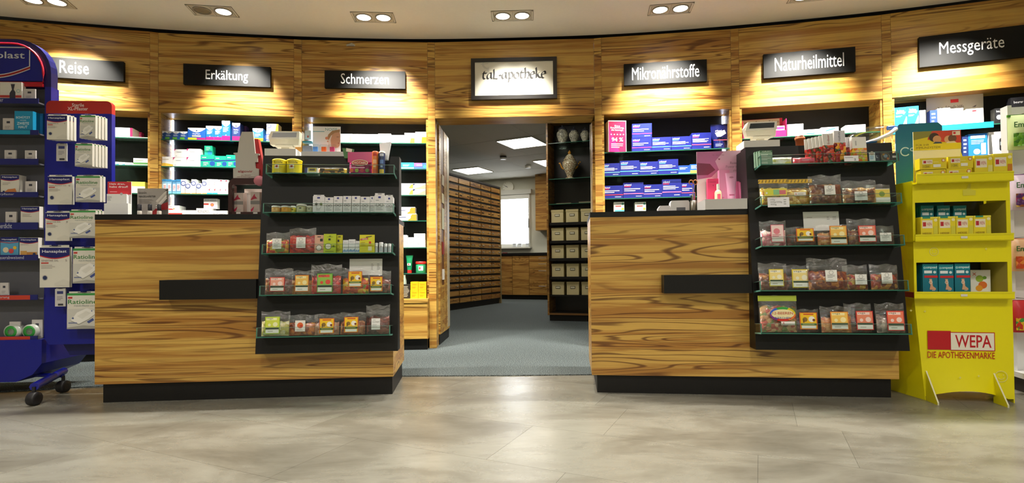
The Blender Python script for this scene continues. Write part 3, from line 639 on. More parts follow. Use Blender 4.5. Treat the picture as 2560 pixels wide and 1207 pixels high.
# ================================================================ counters
CL = Fr((-2.2746, 2.9012), 0.0866); CR = Fr((0.4482, 3.0351), -0.1128); WL, WR_ = 1.598, 1.625; DEP = 0.54
ZK, ZS, ZW = 0.104, 1.0, 1.03
TILT = math.radians(6.3)
def counter(F, wd, name, ledge, panel, n, riser):
    t = thing('sales_counter', name, 'counter', F.mat())
    MB().box(0, wd, 0, 0.02, ZK, ZS, WOOD).build('front_panel', t)
    MB().box(0, 0.02, 0.02, DEP, ZK, ZS, WOOD).build('side_panel', t); MB().box(wd - 0.02, wd, 0.02, DEP, ZK, ZS, WOOD).build('side_panel', t)
    MB().box(0.02, wd - 0.02, DEP - 0.02, DEP, ZK, ZS, BLACK2).build('rear_panel', t)
    MB().box(0.03, wd - 0.008 if F is CL else wd - 0.03, 0.022, DEP - 0.05, 0, ZK, BLACK2).build('plinth', t)
    MB().box(-0.001, wd, -0.001, DEP + 0.05, ZS, ZW, BLACK).build('worktop', t)
    # bag ledge
    u0, u1, z0, z1 = F.rect(ledge, -0.085); MB().box(u0, u1, -0.085, -0.0005, z0, z1, BLACK).build('bag_ledge', t)
    # leaning display panel
    x0, y0, x1, y1, yt = panel
    a, z0 = F.at(x0, y0, -0.10); b = F.at(x1, y1, -0.10)[0]
    o = F.pt(a, -0.10, z0); D = Fr(o, F.yaw, TILT); hgt = D.at((x0 + x1) / 2, yt, 0)[1]; vt = -0.10 + hgt * math.sin(TILT); zt = z0 + hgt * math.cos(TILT)
    body = MB(); L_ = b - a
    pr = [(-0.10, z0), (vt, zt), (vt + 0.085, zt), (vt + 0.085, ZW + 0.0005), (-0.0015, ZW + 0.0005), (-0.0015, z0)]
    v = [(a, y, z) for y, z in pr] + [(b, y, z) for y, z in pr]; k = len(pr)
    body.add(v, [tuple(range(k - 1, -1, -1)), tuple(range(k, 2 * k))] + [(i, (i + 1) % k, (i + 1) % k + k, i + k) for i in range(k)], BLACK)
    body.build('display_body', t)
    r0 = F.at(riser[0], yt, vt)[0]; r1 = F.at(riser[1], yt, vt)[0]
    MB().box(r0, r1, vt + 0.086, vt + 0.36, ZW + 0.0005, zt - 0.002, BLACK).build('register_plinth', t)
    return t, D, L_, zt, vt
cntL, DL, LL, ZTL, VTL = counter(CL, WL, 'olive-wood sales counter beside the blue plaster stand', (398, 699, 640, 748), (638, 885, 994.5, 879, 390), 5, (664, 870))
cntR, DR, LR, ZTR, VTR = counter(CR, WR_, 'olive-wood sales counter beside the yellow cardboard stand', (1660, 687, 1880, 733), (1890, 874, 2275, 879, 361), 5, (1868, 2240))
def tray(t, F, D, px0, px1, ys, x_sh=0):
    """five glass trays hung on the leaning panel; ys = pixel rows of the front lower edge"""
    out = []
    for i, (y0, y1) in enumerate(ys):
        dv = 0.098; xm = (px0[i] + px1[i]) / 2
        zf = D.at(xm, (y0 + y1) / 2, -dv)[1]; a = D.at(px0[i], y0, -dv)[0]; b = D.at(px1[i], y1, -dv)[0]
        m = MB(); e = 0.004
        m.box(a, b, -dv, -0.001, zf, zf + 0.005, GLASS, front=TEDGE)
        m.box(a, b, -dv - 0.001, -dv + e, zf + 0.006, zf + 0.052, ACRYL); m.box(a, b, -dv - 0.0012, -dv + e, zf + 0.052, zf + 0.0535, P('#6f8f84', 0.2))
        for x in (a, b - e):
            m.box(x, x + e, -dv + e, -0.001, zf + 0.006, zf + 0.052, ACRYL); m.box(x, x + e, -dv + e, -0.002, zf + 0.052, zf + 0.0535, P('#6f8f84', 0.2)); m.box(x - .0005, x + e + .0005, -dv, -dv + 0.003, zf, zf + 0.053, P('#4f8a78', 0.2))
        m.box(a - .001, a + .003, -dv, -0.002, zf - .001, zf + .007, P('#5f9485', 0.2)); m.box(b - .003, b + .001, -dv, -0.002, zf - .001, zf + .007, P('#5f9485', 0.2))
        o = m.build('glass_tray'); o.parent = t; o.matrix_parent_inverse = F.mat().inverted(); o.matrix_basis = D.mat()
        out.append((zf + 0.0065, a, b))
    return out
TLz = tray(cntL, CL, DL, (664, 657, 654, 648, 640), (986, 984, 982, 978, 975), ((434, 435), (532, 532), (634, 634), (738, 736.5), (844, 839)))
TRz = tray(cntR, CR, DR, (1902, 1903, 1904, 1901, 1903), (2245, 2256, 2263, 2273, 2281), ((412.5, 403), (513, 509), (616, 613.5), (728.5, 726), (834.5, 836.5)))
# ================================================================ packages
def decals(m, w, h, dec, y=-0.0006, x0=None):
    """flat print on the front of a pack; coordinates run 0..1 across and up the front"""
    ox = -w / 2 if x0 is None else x0; yy = y
    for d in dec:
        k = d[0]; yy -= 0.00012
        if k == 'r': m.quad(ox + d[1] * w, d[2] * h, ox + d[3] * w, d[4] * h, yy, P(d[5], 0.45))
        elif k == 'c': m.disc(ox + d[1] * w, d[2] * h, d[3] * min(w, h), yy, P(d[4], 0.45))
        elif k == 'o': m.ring(ox + d[1] * w, d[2] * h, d[3] * min(w, h), d[4] * min(w, h), yy, P(d[5], 0.45))
        elif k == 'p': m.poly([(ox + a * w, b * h) for a, b in d[1]], yy, P(d[2], 0.45))
        elif k == 't': m.text(ox + d[1] * w, d[2] * h, ox + d[3] * w, d[4] * h, yy, d[5], P(d[6], 0.45), d[7] if len(d) > 7 else 0.0)
        elif k == 'l':
            n = d[5]; rs = random.Random(n * 31 + int(d[1] * 100)); hh = (d[4] - d[2]) / n
            for i in range(n):
                b = d[2] + i * hh; m.quad(ox + d[1] * w, (b + hh * .25) * h, ox + (d[1] + (d[3] - d[1]) * rs.uniform(.6, 1)) * w, (b + hh * .7) * h, yy, P(d[6], 0.5))
        elif k == 'arc':      # white cap with a curved lower rim
            n = 10; pts = [(0, 1), (0, d[1])] + [(i / n, d[1] - d[2] * math.sin(math.pi * i / n)) for i in range(1, n)] + [(1, d[1]), (1, 1)]
            m.poly([(ox + a * w, b * h) for a, b in pts], yy, P(d[3], 0.45))
PLACED = []
def carton(b, F, v, d, col, dec, lab, grp=None, base=None, cat='box', name='medicine_box', rz=0.0, side=None, tab=0, rough=0.45):
    u0, u1, z0, z1 = F.rect(b, v, base)
    for (G, a0, a1, c0, c1, pv, pd) in PLACED:      # settle on and beside what already stands there
        if G is not F or min(u1, a1) - max(u0, a0) < .0005 or min(v + d, pv + pd) - max(v, pv) < .0005: continue
        if min(z1, c1) - max(z0, c0) < .0003: continue
        ov = min(u1, a1) - max(u0, a0)
        if abs(z0 - c1) < .03: z0 = c1 + .0006
        elif ov < .35 * (u1 - u0) and ov < .03:
            if u0 < a0: u1 = a0 - .0005
            else: u0 = a1 + .0005
        elif pv + pd + d < v + .2: v = pv + pd + .0015
    w = u1 - u0; h = max(z1 - z0, 0.01); PLACED.append((F, u0, u1, z0, z0 + h, v, d))
    m = MB(); sd = P(side or col, rough); m.box(-w / 2, w / 2, 0, d, 0, h, sd, front=P(col, rough))
    if tab:    # hanging tab with its slot
        tw = w * 0.9; m.box(-tw / 2, tw / 2, 0.001, 0.0016, h, h * (1 + tab), P(col, rough)); m.quad(-w * .18, h * (1 + tab * .45), w * .18, h * (1 + tab * .7), 0.0005, P('#15131a', 0.6))
    decals(m, w, h, dec)
    o = m.build(name, None, F.mat((u0 + u1) / 2, v, z0, rz)); return tag(o, lab, cat, grp)
def up(k, items, F, v, d, grp, base):
    for it in items: carton(cx(k, *it[0]), F, it[4] if len(it) > 4 else v, it[5] if len(it) > 5 else d, it[1], it[2], it[3], grp, base)
def lathe_thing(b, F, v, prof, parts, lab, grp=None, base=None, cat='jar', name='jar', seg=24, dec=None):
    """prof: list of (part, material, [(r, z)...]) with r in half-widths and z in heights of the pixel box"""
    u0, u1, z0, z1 = F.rect(b, v, base); r = (u1 - u0) / 2; h = z1 - z0
    t = thing(name, lab, cat, F.mat((u0 + u1) / 2, v + r, z0), grp)
    for nm_, mt, pf in prof: MB().lathe([(a * r, c * h) for a, c in pf], mt, seg).build(nm_, t)
    if dec:     # wrap-around print: bands of quads bent on the cylinder
        m = MB(); rr = r * dec[0] * 1.004
        def bend(x, z, rr=rr): a = x / rr; return (rr * math.sin(a), -rr * math.cos(a), z)
        for d_ in dec[1]:
            if d_[0] == 'r':
                n = 8; xs = [-r + (d_[1] + (d_[3] - d_[1]) * i / n) * 2 * r for i in range(n + 1)]
                vv = [bend(x, z * h) for x in xs for z in (d_[2], d_[4])]; m.add(vv, [(2 * i, 2 * i + 2, 2 * i + 3, 2 * i + 1) for i in range(n)], P(d_[5], 0.4), True)
            else: rr *= 1.004; m.text(-r + d_[1] * 2 * r, d_[2] * h, -r + d_[3] * 2 * r, d_[4] * h, 0, d_[5], P(d_[6], 0.4), 0.0, lambda x, z, rr=rr: (rr * math.sin(x / rr), -rr * math.cos(x / rr), z))
        m.build('label', t)
    return t
WB, MG = '#f1efee', '#c2146f'
# ---- Reise bay
F = W[-3]; v = 0.03; G_ = 'boxes in the Reise bay'
zA, zBk = ZL[0] + .001, ZL[1] + .001
pk = [('r', 0, .8, 1, 1, '#e9d3df'), ('l', .1, .35, .7, .65, 2, '#c9a5b8')]
up('A', [((673, 630, 772, 703), WB, pk, 'white box with pale pink cap, lower of two on the Reise shelf'), ((776, 638, 893, 703), WB, [('o', .3, .4, .22, .27, '#b9a7b0'), ('l', .5, .3, .9, .6, 2, '#a88')], 'white box with grey ring print on the Reise shelf')], F, v, .12, G_, zA)
carton(cx('A', 690, 577, 800, 630), F, v + .01, .12, WB, [('r', .86, 0, 1, 1, '#b01856')], 'white box with crimson end stacked on top on the Reise shelf', G_, base=F.at(330, 80 + 631 / 2.414, v)[1])
carton(cx('A', 803, 592, 832, 637), F, .09, .06, '#b01856', [('r', .2, .2, .8, .8, '#d45a8a')], 'crimson box standing behind the white boxes on the Reise shelf', G_, base=F.at(330, 80 + 640 / 2.414, .09)[1])
up('A', [((673, 783, 716, 870), WB, [('p', [(.3, 0), (1, 0), (1, .5)], '#3f8fc0'), ('r', 0, .9, 1, 1, '#d8e4ee')], 'white tall box with blue corner, beside the post on the lower Reise shelf'), ((718, 785, 753, 870), WB, [('p', [(.3, 0), (1, 0), (1, .5)], '#3f8fc0')], 'middle of three white boxes with blue corner on the lower Reise shelf'), ((755, 787, 797, 870), WB, [('p', [(.3, 0), (1, 0), (1, .4)], '#8a9fb0')], 'white box with grey-blue corner next to the green boxes'), ((805, 814, 893, 872), WB, [('r', 0, 0, 1, .35, '#5e9a54'), ('l', .1, .5, .8, .8, 2, '#9ab893')], 'white box with green foot, lower of the pair on the Reise shelf')], F, v, .12, G_, zBk)
carton(cx('A', 805, 762, 893, 813), F, v, .12, WB, [('r', 0, 0, 1, .3, '#5e9a54'), ('l', .1, .5, .8, .8, 2, '#9ab893')], 'white box with green foot, upper of the pair on the Reise shelf', G_, base=F.at(350, 80 + 813.5 / 2.414, v)[1])
carton(cx('A', 765, 903, 875, 1010), F, v, .12, '#c9d45a', [('r', 0, 0, 1, .6, '#f0f2d8')], 'yellow-green box behind the counter leaflets on the Reise shelf', G_, base=ZL[2] + .001)
# ---- Erkältung bay
F = W[-2]; v = .03; G_ = 'cold remedy boxes in the Erkältung bay'; z0, z1, z2, z3 = (z + .001 for z in ZL[:4])
BL, BL2, GRN = '#1d4f9e', '#1a6cc2', '#5aa83a'
arcw = ('arc', .86, .16, '#eef2f6'); sh = ('p', [(.42, .84), (.58, .84), (.5, .74)], '#2a4a66')
cough = [('r', 0, 0, .62, .3, GRN), arcw, sh, ('l', .12, .4, .8, .62, 2, '#cfe0f2')]
for i, b in enumerate(((65, 270, 130, 350), (132, 272, 204, 350), (207, 274, 278, 350), (281, 276, 357, 350))):
    carton(cx('C', *b), F, v, .10, BL, cough, 'small blue throat remedy box with green foot, %s from the pillar' % ('first', 'second', 'third', 'fourth')[i], 'row of four small blue boxes with green foot', z0)
up('C', [((361, 240, 537, 352), '#1b58ae', [('r', 0, 0, .5, .2, '#f0b428'), ('r', .5, 0, 1, .2, '#a3186a'), ('arc', .93, .3, '#eef2f6'), ('p', [(.44, .82), (.56, .82), (.5, .68)], '#2a4a66'), ('t', .27, .42, .70, .58, 'DayNait', '#f4f6ff'), ('r', .24, .28, .74, .38, '#f2c6a4')], 'wide blue box with white arc and yellow and magenta foot')], F, v, .10, G_, z0)
med = [('r', 0, 0, 1, .24, MG), arcw, sh, ('l', .15, .42, .85, .68, 4, '#e2ecfa'), ('c', .5, .28, .07, '#f2c4dc')]
for i, b in enumerate(((543, 220, 622, 354), (625, 222, 701, 354))): carton(cx('C', *b), F, v, .10, BL2, med, 'blue remedy box with magenta foot beside the %s' % ('wide blue box', 'tallest blue box')[i], 'pair of blue boxes with magenta foot', z0)
up('C', [((703, 166, 785, 354), BL2, med, 'tallest blue remedy box with magenta foot'), ((806, 190, 886, 356), '#27366e', [('r', 0, 0, 1, .26, '#9a1764'), ('arc', .88, .14, '#c9ced8'), ('p', [(.4, .86), (.6, .86), (.5, .74)], '#23304a'), ('t', .2, .58, .8, .66, 'MediNait', '#dfe6f4'), ('l', .2, .38, .8, .54, 3, '#8fb0e0')], 'dark navy remedy box with grey cap and magenta foot'), ((888, 205, 928, 300), '#56305e', [('r', 0, 0, 1, .3, '#9a1764')], 'dark purple box half hidden behind the nasal spray display', .08, .08),
          ((1012, 245, 1118, 362), '#2474bd', [('r', 0, 0, 1, .26, '#f0a51e'), ('arc', .86, .2, '#eef2f6'), ('p', [(.42, .86), (.58, .86), (.5, .74)], '#2a4a66'), ('l', .2, .35, .8, .6, 3, '#dfe9f6')], 'blue remedy box with white arc and orange foot', .03, .13),
          ((1150, 277, 1262, 358), WB, [('o', .2, .45, .26, .34, '#2b44a0'), ('p', [(.75, 0), (1, 0), (1, .8)], '#f2a01e')], 'white orange-edged box with blue ring, lower of two')], F, v, .10, G_, z0)
carton(cx('C', 1153, 200, 1270, 276), F, v, .10, WB, [('o', .2, .7, .2, .28, '#2b44a0'), ('p', [(.72, 0), (1, 0), (1, 1), (.86, 1)], '#f2a01e')], 'white orange-edged box with blue ring, upper of two', G_, base=F.at(680, 260 + 276.5 / 4.023, v)[1])
wm = [('p', [(0, 1), (.18, 1), (.1, .94), (0, .7)], MG), ('l', .2, .6, .75, .74, 1, '#b7bcc4'), ('l', .12, .12, .3, .22, 1, '#b7bcc4')]
up('C', [((66, 528, 211, 620), WB, [('p', [(0, 1), (.2, 1), (0, .7)], MG), ('p', [(0, .3), (.4, .36), (1, .2), (1, 0), (0, 0)], '#f4c64a'), ('l', .1, .66, .9, .8, 1, '#c9b8a0')], 'white box with yellow wave foot on the second shelf'), ((212, 536, 347, 622), WB, wm, 'white box with magenta corner, lower of the stack beside the yellow-wave box'), ((349, 536, 487, 622), WB, wm, 'white box with magenta corner, lower of the stack beside the teal boxes')], F, v, .10, G_, z1)
for b, lab in (((222, 455, 349, 535), 'white box with magenta corner, upper of the stack beside the yellow-wave box'), ((351, 450, 488, 535), 'white box with magenta corner, upper of the stack beside the teal boxes')): carton(cx('C', *b), F, v, .10, WB, wm, lab, G_, base=F.at(470, 260 + 536 / 4.023, v)[1])
tl = [('l', .12, .72, .6, .86, 1, '#d6f4ea'), ('p', [(0, .60), (1, .66), (1, .56), (0, .5)], '#1c3f8a'), ('c', .86, .3, .2, '#1d4fa0'), ('l', .2, .1, .6, .42, 3, '#cfeee2')]
up('C', [((488, 510, 626, 624), '#16a58c', tl, 'teal box with blue band, beside the white boxes'), ((629, 522, 744, 626), '#16a58c', tl, 'lower teal box with blue band in the middle'), ((746, 512, 856, 630), '#16a58c', tl, 'teal box with blue band beside the nasal spray display'), ((1087, 540, 1140, 664), WB, [('r', 0, .8, 1, 1, MG), ('r', .45, .3, 1, .62, '#ee8a22'), ('r', 0, 0, .45, .8, '#f6efe0')], 'white box with magenta top and orange patch right of the nasal spray display')], F, v, .10, G_, z1)
carton(cx('C', 527, 420, 606, 510), F, v + .02, .07, '#1fb295', [('l', .2, .5, .8, .9, 3, '#c9f2e6'), ('c', .7, .25, .3, '#1d7fa8')], 'small teal box standing on top of the teal boxes', G_, base=F.at(520, 260 + 511 / 4.023, v)[1])
lb = [('r', 0, 0, 1, .16, '#7fc3e6'), ('r', .1, .2, .9, .7, '#f4f6f8'), ('l', .2, .3, .8, .6, 3, '#d45a5a'), ('r', 0, .86, 1, 1, '#3b8fc9')]
for i, (b, lab) in enumerate((((75, 757, 108, 895), 'slim pale blue box at the side of the third shelf'), ((109, 755, 151, 896), 'second slim pale blue box on the third shelf'), ((153, 757, 198, 896), 'third slim pale blue box on the third shelf'), ((205, 762, 243, 897), 'slim blue box with violet band on the third shelf'), ((245, 757, 289, 897), 'slim blue box next to the ring-label boxes'))): carton(cx('C', *b), F, v, .09, '#8cc4e4' if i < 3 else '#6aa9d6', lb, lab, G_, z2)
rg = [('r', 0, 0, 1, .08, '#e8b070'), ('c', .45, .72, .5, '#1f3f96'), ('c', .45, .72, .36, '#eef0f6'), ('l', .3, .66, .6, .78, 2, '#93a2cc')]
for i, b in enumerate(((291, 757, 344, 899), (338, 795, 389, 900), (391, 757, 444, 900), (446, 795, 497, 901), (499, 760, 551, 901))): carton(cx('C', *b), F, v - .012 * (i % 2), .09, WB, rg, 'white box with dark blue ring label, %s of five from the slim blue boxes' % ('first', 'second', 'third', 'fourth', 'fifth')[i], 'five white boxes with blue ring label', z2)
wr = [('r', 0, 0, 1, .1, '#39b3c4'), ('p', [(.5, .2), (.6, .4), (.3, .3)], '#d8505a'), ('l', .3, .6, .6, .85, 2, '#d9b9bb')]
for i, (b, lab) in enumerate((((553, 755, 605, 902), 'white box with turquoise foot beside the ring-label boxes'), ((607, 757, 660, 902), 'second white box with turquoise foot'), ((663, 760, 715, 902), 'plain white box with pink print on the third shelf'), ((717, 762, 768, 902), 'white box next to the nasal spray display on the third shelf'))): carton(cx('C', *b), F, v, .09, WB, wr if i < 2 else [('p', [(.5, .2), (.6, .4), (.3, .3)], '#e07a8c'), ('r', .4, .9, .8, .97, '#c23b5a')], lab, G_, z2)
rd = [('p', [(0, .45), (.5, .35), (.6, .15), (0, .2)], '#d8342c'), ('p', [(.55, .5), (.7, .4), (.6, .2)], '#f0a03a'), ('l', .1, .65, .6, .85, 1, '#b9b2ae')]
up('C', [((132, 1070, 303, 1113), WB, [('r', 0, .55, 1, .75, '#d3423a')], 'flat white box with red line, lowest by the light strip'), ((305, 1068, 443, 1113), WB, [('l', .2, .5, .8, .7, 1, '#c9c4c0')], 'flat plain white box in the middle of the counter-level shelf'), ((446, 1048, 598, 1113), WB, [('t', .08, .58, .85, .86, 'PROFF 400MG/N', '#6a6a72'), ('r', .0, 0, .3, .2, '#d33c34'), ('c', .8, .2, .16, '#e78a8e')], 'flat white box with grey print and red corner'), ((600, 1072, 757, 1113), WB, [('t', .1, .4, .9, .75, 'PROFF 400MG/N', '#6a6a72')], 'flat white box with grey print beside the nasal spray display')], F, v, .10, G_, z3)
carton(cx('C', 132, 1020, 275, 1069), F, v, .12, WB, rd, 'flat white box with red and orange sweep, upper by the light strip', G_, base=F.at(430, 260 + 1070 / 4.023, v)[1])
carton(cx('C', 520, 952, 658, 1048), F, v + .03, .05, WB, [('t', .08, .76, .9, .92, 'PROFF 400MG/N', '#5a5a62'), ('r', .0, .38, .36, .52, '#d33c34'), ('c', .62, .38, .16, '#e2506a'), ('c', .62, .38, .09, '#f2b040'), ('r', 0, 0, 1, .2, '#f4d8da')], 'upright white and pink box standing on the flat boxes', G_, base=F.at(530, 260 + 1049 / 4.023, v)[1])
# ---- Schmerzen bay
F = W[-1]; v = .03; G_ = 'pain remedy boxes in the Schmerzen bay'; zz = [z + .001 for z in ZL]
ye = [('l', .1, .4, .6, .7, 2, '#d8d2c0')]
up('D', [((850, 260, 972, 346), WB, [('p', [(.75, .1), (.95, .1), (.85, .9), (.72, .6)], '#f2e07a'), ('l', .08, .3, .5, .5, 1, '#c8c4bc')], 'white box with yellow leaf print behind the ear plug display'), ((976, 262, 1105, 346), WB, ye, 'white box on the top shelf next to the leaf-print box'), ((1107, 264, 1228, 346), WB, [('p', [(.6, 0), (1, 0), (1, .4)], '#c9d8dc')], 'white box with grey corner on the top shelf'), ((1230, 258, 1357, 347), WB, ye, 'slightly taller white box on the top shelf'), ((1360, 272, 1490, 347), WB, [], 'plain low white box on the top shelf'), ((1493, 250, 1600, 347), WB, [('p', [(.5, 0), (.95, 0), (.95, .5), (.6, .5)], '#f2e03a')], 'white box with pale yellow patch on the top shelf'), ((1603, 240, 1722, 347), WB, [('p', [(.5, 0), (1, 0), (1, .55), (.55, .55)], '#f2c914')], 'white box with deep yellow patch by the pillar')], F, v, .10, G_, zz[0])
up('D', [((1450, 548, 1588, 606), '#2f9fd6', [('l', .2, .4, .8, .7, 2, '#e8f4fa'), ('r', 0, 0, 1, .25, '#9fd4ec')], 'light blue flat box on the second Schmerzen shelf'), ((1590, 552, 1722, 606), '#4a6fc4', [('r', 0, .45, .6, 1, '#e06aa4'), ('l', .2, .5, .8, .8, 1, '#f6e8f0'), ('c', .8, .4, .25, '#3fb0e0')], 'blue and pink flat box by the pillar')], F, v, .10, G_, zz[1])
yl = [('p', [(.7, .1), (1, .1), (1, .9), (.85, .7)], '#f2c04a'), ('l', .1, .3, .6, .7, 2, '#d8d4c8')]
for i, (b, lab) in enumerate((((1440, 811, 1578, 868), 'white and yellow flat box, lower one next to the counter display'), ((1580, 811, 1706, 868), 'white and orange flat box, lower one by the pillar'), ((1440, 757, 1578, 810), 'white and yellow flat box, upper one next to the counter display'), ((1580, 757, 1706, 810), 'white and orange flat box, upper one by the pillar'))):
    carton(cx('D', *b), F, v, .10, WB, yl if i % 2 == 0 else [('p', [(0, .6), (.2, .9), (0, .95)], '#27305c'), ('p', [(0, 0), (1, 0), (1, .8), (.5, .3)], '#f0b88a'), ('l', .3, .6, .9, .8, 1, '#b8aeb4')], lab, G_, base=zz[2] if i < 2 else F.at(1050, 270 + 810.5 / 4.023, v)[1])
og = [('p', [(.5, 0), (1, 0), (1, .9), (.75, .9)], '#f0932a'), ('c', .55, .5, .3, '#a9c8dc'), ('r', .0, .45, .4, .52, '#2b3a78')]
for i, (b, lab) in enumerate((((1440, 1061, 1613, 1130), 'white box with orange edge and pale blue disc, lower of the pair'), ((1440, 995, 1600, 1060), 'white box with orange edge and pale blue disc, upper of the pair'))): carton(cx('D', *b), F, v, .10, WB, og, lab, G_, base=zz[3] if not i else F.at(1040, 270 + 1060.5 / 4.023, v)[1])
wl = [('l', .15, .4, .85, .8, 2, '#b9bcc4')]
for i, (b, lab) in enumerate((((1222, 182, 1262, 276), 'white box at the counter side of the fifth shelf'), ((1264, 200, 1316, 277), 'small white box in the middle of the fifth shelf'), ((1318, 222, 1408, 277), 'white box by the pillar on the fifth shelf, lower one'), ((1318, 170, 1406, 221), 'white box by the pillar on the fifth shelf, upper one'))): carton(cx('E', *b), F, v, .10, '#e9e9ee', wl, lab, G_, base=zz[4] if i < 3 else F.at(1050, 530 + 221.5 / 3.176, v)[1])
u0, u1, a0, a1 = F.rect(cx('E', 1250, 342, 1308, 480), v, zz[5]); h = a1 - a0; wq = (u1 - u0) / 2
t = thing('cream_tube', 'green cream tube with red cap standing on its head', 'tube', F.mat((u0 + u1) / 2, v + .03, a0))
tb = MB(); seg = 16; pts = []
for j, (rx, ry, z) in enumerate(((.62, .62, .17), (.66, .62, .3), (.8, .4, .7), (1, .06, .97), (1, .06, 1.0))): pts += [(rx * wq * math.cos(2 * math.pi * i / seg), ry * wq * math.sin(2 * math.pi * i / seg), z * h) for i in range(seg)]
tb.add(pts, [(j * seg + i, j * seg + (i + 1) % seg, (j + 1) * seg + (i + 1) % seg, (j + 1) * seg + i) for j in range(4) for i in range(seg)], P('#1f8f5e', 0.3), True); tb.build('body', t)
MB().lathe([(.6 * wq, 0), (.6 * wq, .17 * h)], P('#d8231f', 0.4)).build('cap', t); MB().box(-.5 * wq, .4 * wq, -.72 * wq, -.7 * wq, .42 * h, .55 * h, P('#eef0e8')).box(-.3 * wq, .0, -.74 * wq, -.72 * wq, .45 * h, .53 * h, P('#d8231f')).build('label', t)
lathe_thing(cx('E', 1327, 392, 1412, 481), F, v, [('body', P('#2f9a6a', 0.3), [(.92, 0), (.98, .05), (.98, .72), (.9, .78)]), ('lid', P('#d8302a', 0.35), [(1, .78), (1.02, .8), (1.02, .96), (.95, 1.0)])], None, 'green tub of cream with red screw lid', base=zz[5], dec=(.98, [('r', .3, .2, .75, .6, '#dfeee0'), ('r', .35, .3, .5, .5, '#c8242a')]))
base_top = .447 + .001
carton(cx('E', 1232, 574, 1286, 685), F, v - .05, .08, '#2a2620', [('l', .05, .1, .95, .9, 9, '#b8b2a0')], 'black and white patterned box on the low cabinet', None, base_top)
lathe_thing(cx('E', 1226, 500, 1258, 640), F, .09, [('body', P('#eceaf2', 0.3), [(1, 0), (1, .75), (.6, .9), (.5, 1)])], None, 'white bottle behind the patterned box', base=base_top, name='bottle', cat='bottle')
yb = [('t', .2, .6, .8, .8, 'Voltaren', '#c8860a'), ('l', .2, .2, .8, .45, 2, '#d89a12')]
for i, b in enumerate(((1289, 618, 1351, 683), (1353, 618, 1415, 683), (1291, 554, 1350, 617), (1352, 554, 1414, 617))): carton(cx('E', *b), F, v - .05, .10, '#f2b914', yb, 'yellow ointment box, %s of the yellow stack by the pillar' % ('lower left', 'lower right', 'upper left', 'upper right')[i], 'yellow boxes on the low cabinet', base=base_top if i < 2 else F.at(1045, 530 + 617.5 / 3.176, v - .05)[1])
# ---- Mikronährstoffe bay
F = W[1]; v = .03; G_ = 'blue vitamin boxes in the Mikronährstoffe bay'; y0, y1, y2, y3 = (z + .001 for z in ZR[:4])
NB = '#0f1c7c'
def vit(line, two, n=2): return [('t', .05, .80, .40, .92, 'orthomol', '#f2f4ff'), ('r', .05, .72, .36, .77, two), ('l', .05, .42, .92, .66, n, '#e9ecfa'), ('r', 0, .26, 1, .31, line), ('l', .62, .08, .92, .16, 1, '#cfd6f2')]
up('H', [((466, 368, 657, 503), NB, vit('#d83aa8', '#d83aa8'), 'blue vitamin box with magenta line, lower of the stack of two'), ((660, 361, 849, 499), NB, vit('#5ac8f0', '#5ac8f0', 3), 'blue vitamin box with cyan line beside the stack of two'), ((853, 354, 1045, 494), NB, vit('#5ac8f0', '#5ac8f0', 3), 'second blue vitamin box with cyan line on the top shelf'), ((1049, 318, 1238, 484), NB, vit('#e04a7a', '#e04a7a', 4), 'taller blue vitamin box with pink line beside the pouch')], F, v, .10, G_, y0)
carton(cx('H', 468, 229, 660, 362), F, v, .10, '#1226a0', vit('#d83aa8', '#d83aa8'), 'blue vitamin box with magenta line, upper of the stack of two', G_, base=F.at(1605, 250 + 366 / 3.893, v)[1])
carton(cx('H', 234, 200, 415, 518), F, .012, .13, '#b01350', [('p', [(0, 0), (.62, 0), (0, .9)], '#d81c78'), ('t', .36, .80, .66, .86, 'Eine', '#fbeaf2'), ('t', .12, .73, .88, .80, 'Empfehlung,', '#fbeaf2', .01), ('t', .16, .655, .84, .73, 'die bewegt.', '#fbeaf2', .01), ('t', .18, .33, .82, .46, '94 %', '#ffffff', .02), ('l', .15, .12, .85, .28, 3, '#f6d2e2'), ('r', 0, 0, .02, 1, '#e9d9cf'), ('r', .97, 0, 1, 1, '#e9d9cf'), ('r', 0, .97, 1, 1, '#e9d9cf')] + [('p', [(.12 + .17 * i + .05 * math.sin(a * math.pi / 5) * (1 if a % 2 == 0 else .45) + .04, .555 + .03 * math.cos(a * math.pi / 5) * (1 if a % 2 == 0 else .45)) for a in range(10)], '#ffffff') for i in range(5)], 'crimson display box reading 94 % with white stars', base=y0, name='display_box', rz=0.22, side='#cdb79c')
m = MB(); u0, u1, a0, a1 = F.rect(cx('H', 1243, 222, 1418, 478), v, y0); wq, h = (u1 - u0), a1 - a0; nx, nz = 8, 8; pts = []
for sgn in (-1, 1):
    for j in range(nz + 1):
        for i in range(nx + 1):
            x = (i / nx - .5) * wq * (.82 + .18 * j / nz); z = j / nz * h; tk = .045 * (1 - (2 * i / nx - 1) ** 2) * (1 - .9 * j / nz) + .002; pts.append((x, .05 + sgn * tk, z))
q = (nx + 1) * (nz + 1); fs = [(j * (nx + 1) + i, j * (nx + 1) + i + 1, (j + 1) * (nx + 1) + i + 1, (j + 1) * (nx + 1) + i) for j in range(nz) for i in range(nx)]
m.add(pts, fs + [tuple(q + a for a in reversed(f)) for f in fs], P('#141c5e', 0.22), True); t = thing('vitamin_pouch', 'dark navy stand-up pouch beside the light strip', 'pouch', F.mat((u0 + u1) / 2, v, a0)); m.build('pouch_body', t)
lbm = MB(); decals(lbm, wq, h, [('p', [(.18, .62), (.72, .72), (.80, .58), (.5, .46), (.3, .46)], '#eef0fa'), ('t', .2, .66, .55, .74, 'orthomol', '#f4f4ff'), ('r', .1, .32, .85, .345, '#e0506a'), ('l', .2, .08, .7, .2, 2, '#aab4e0')], y=.0); lbm.build('label', t)
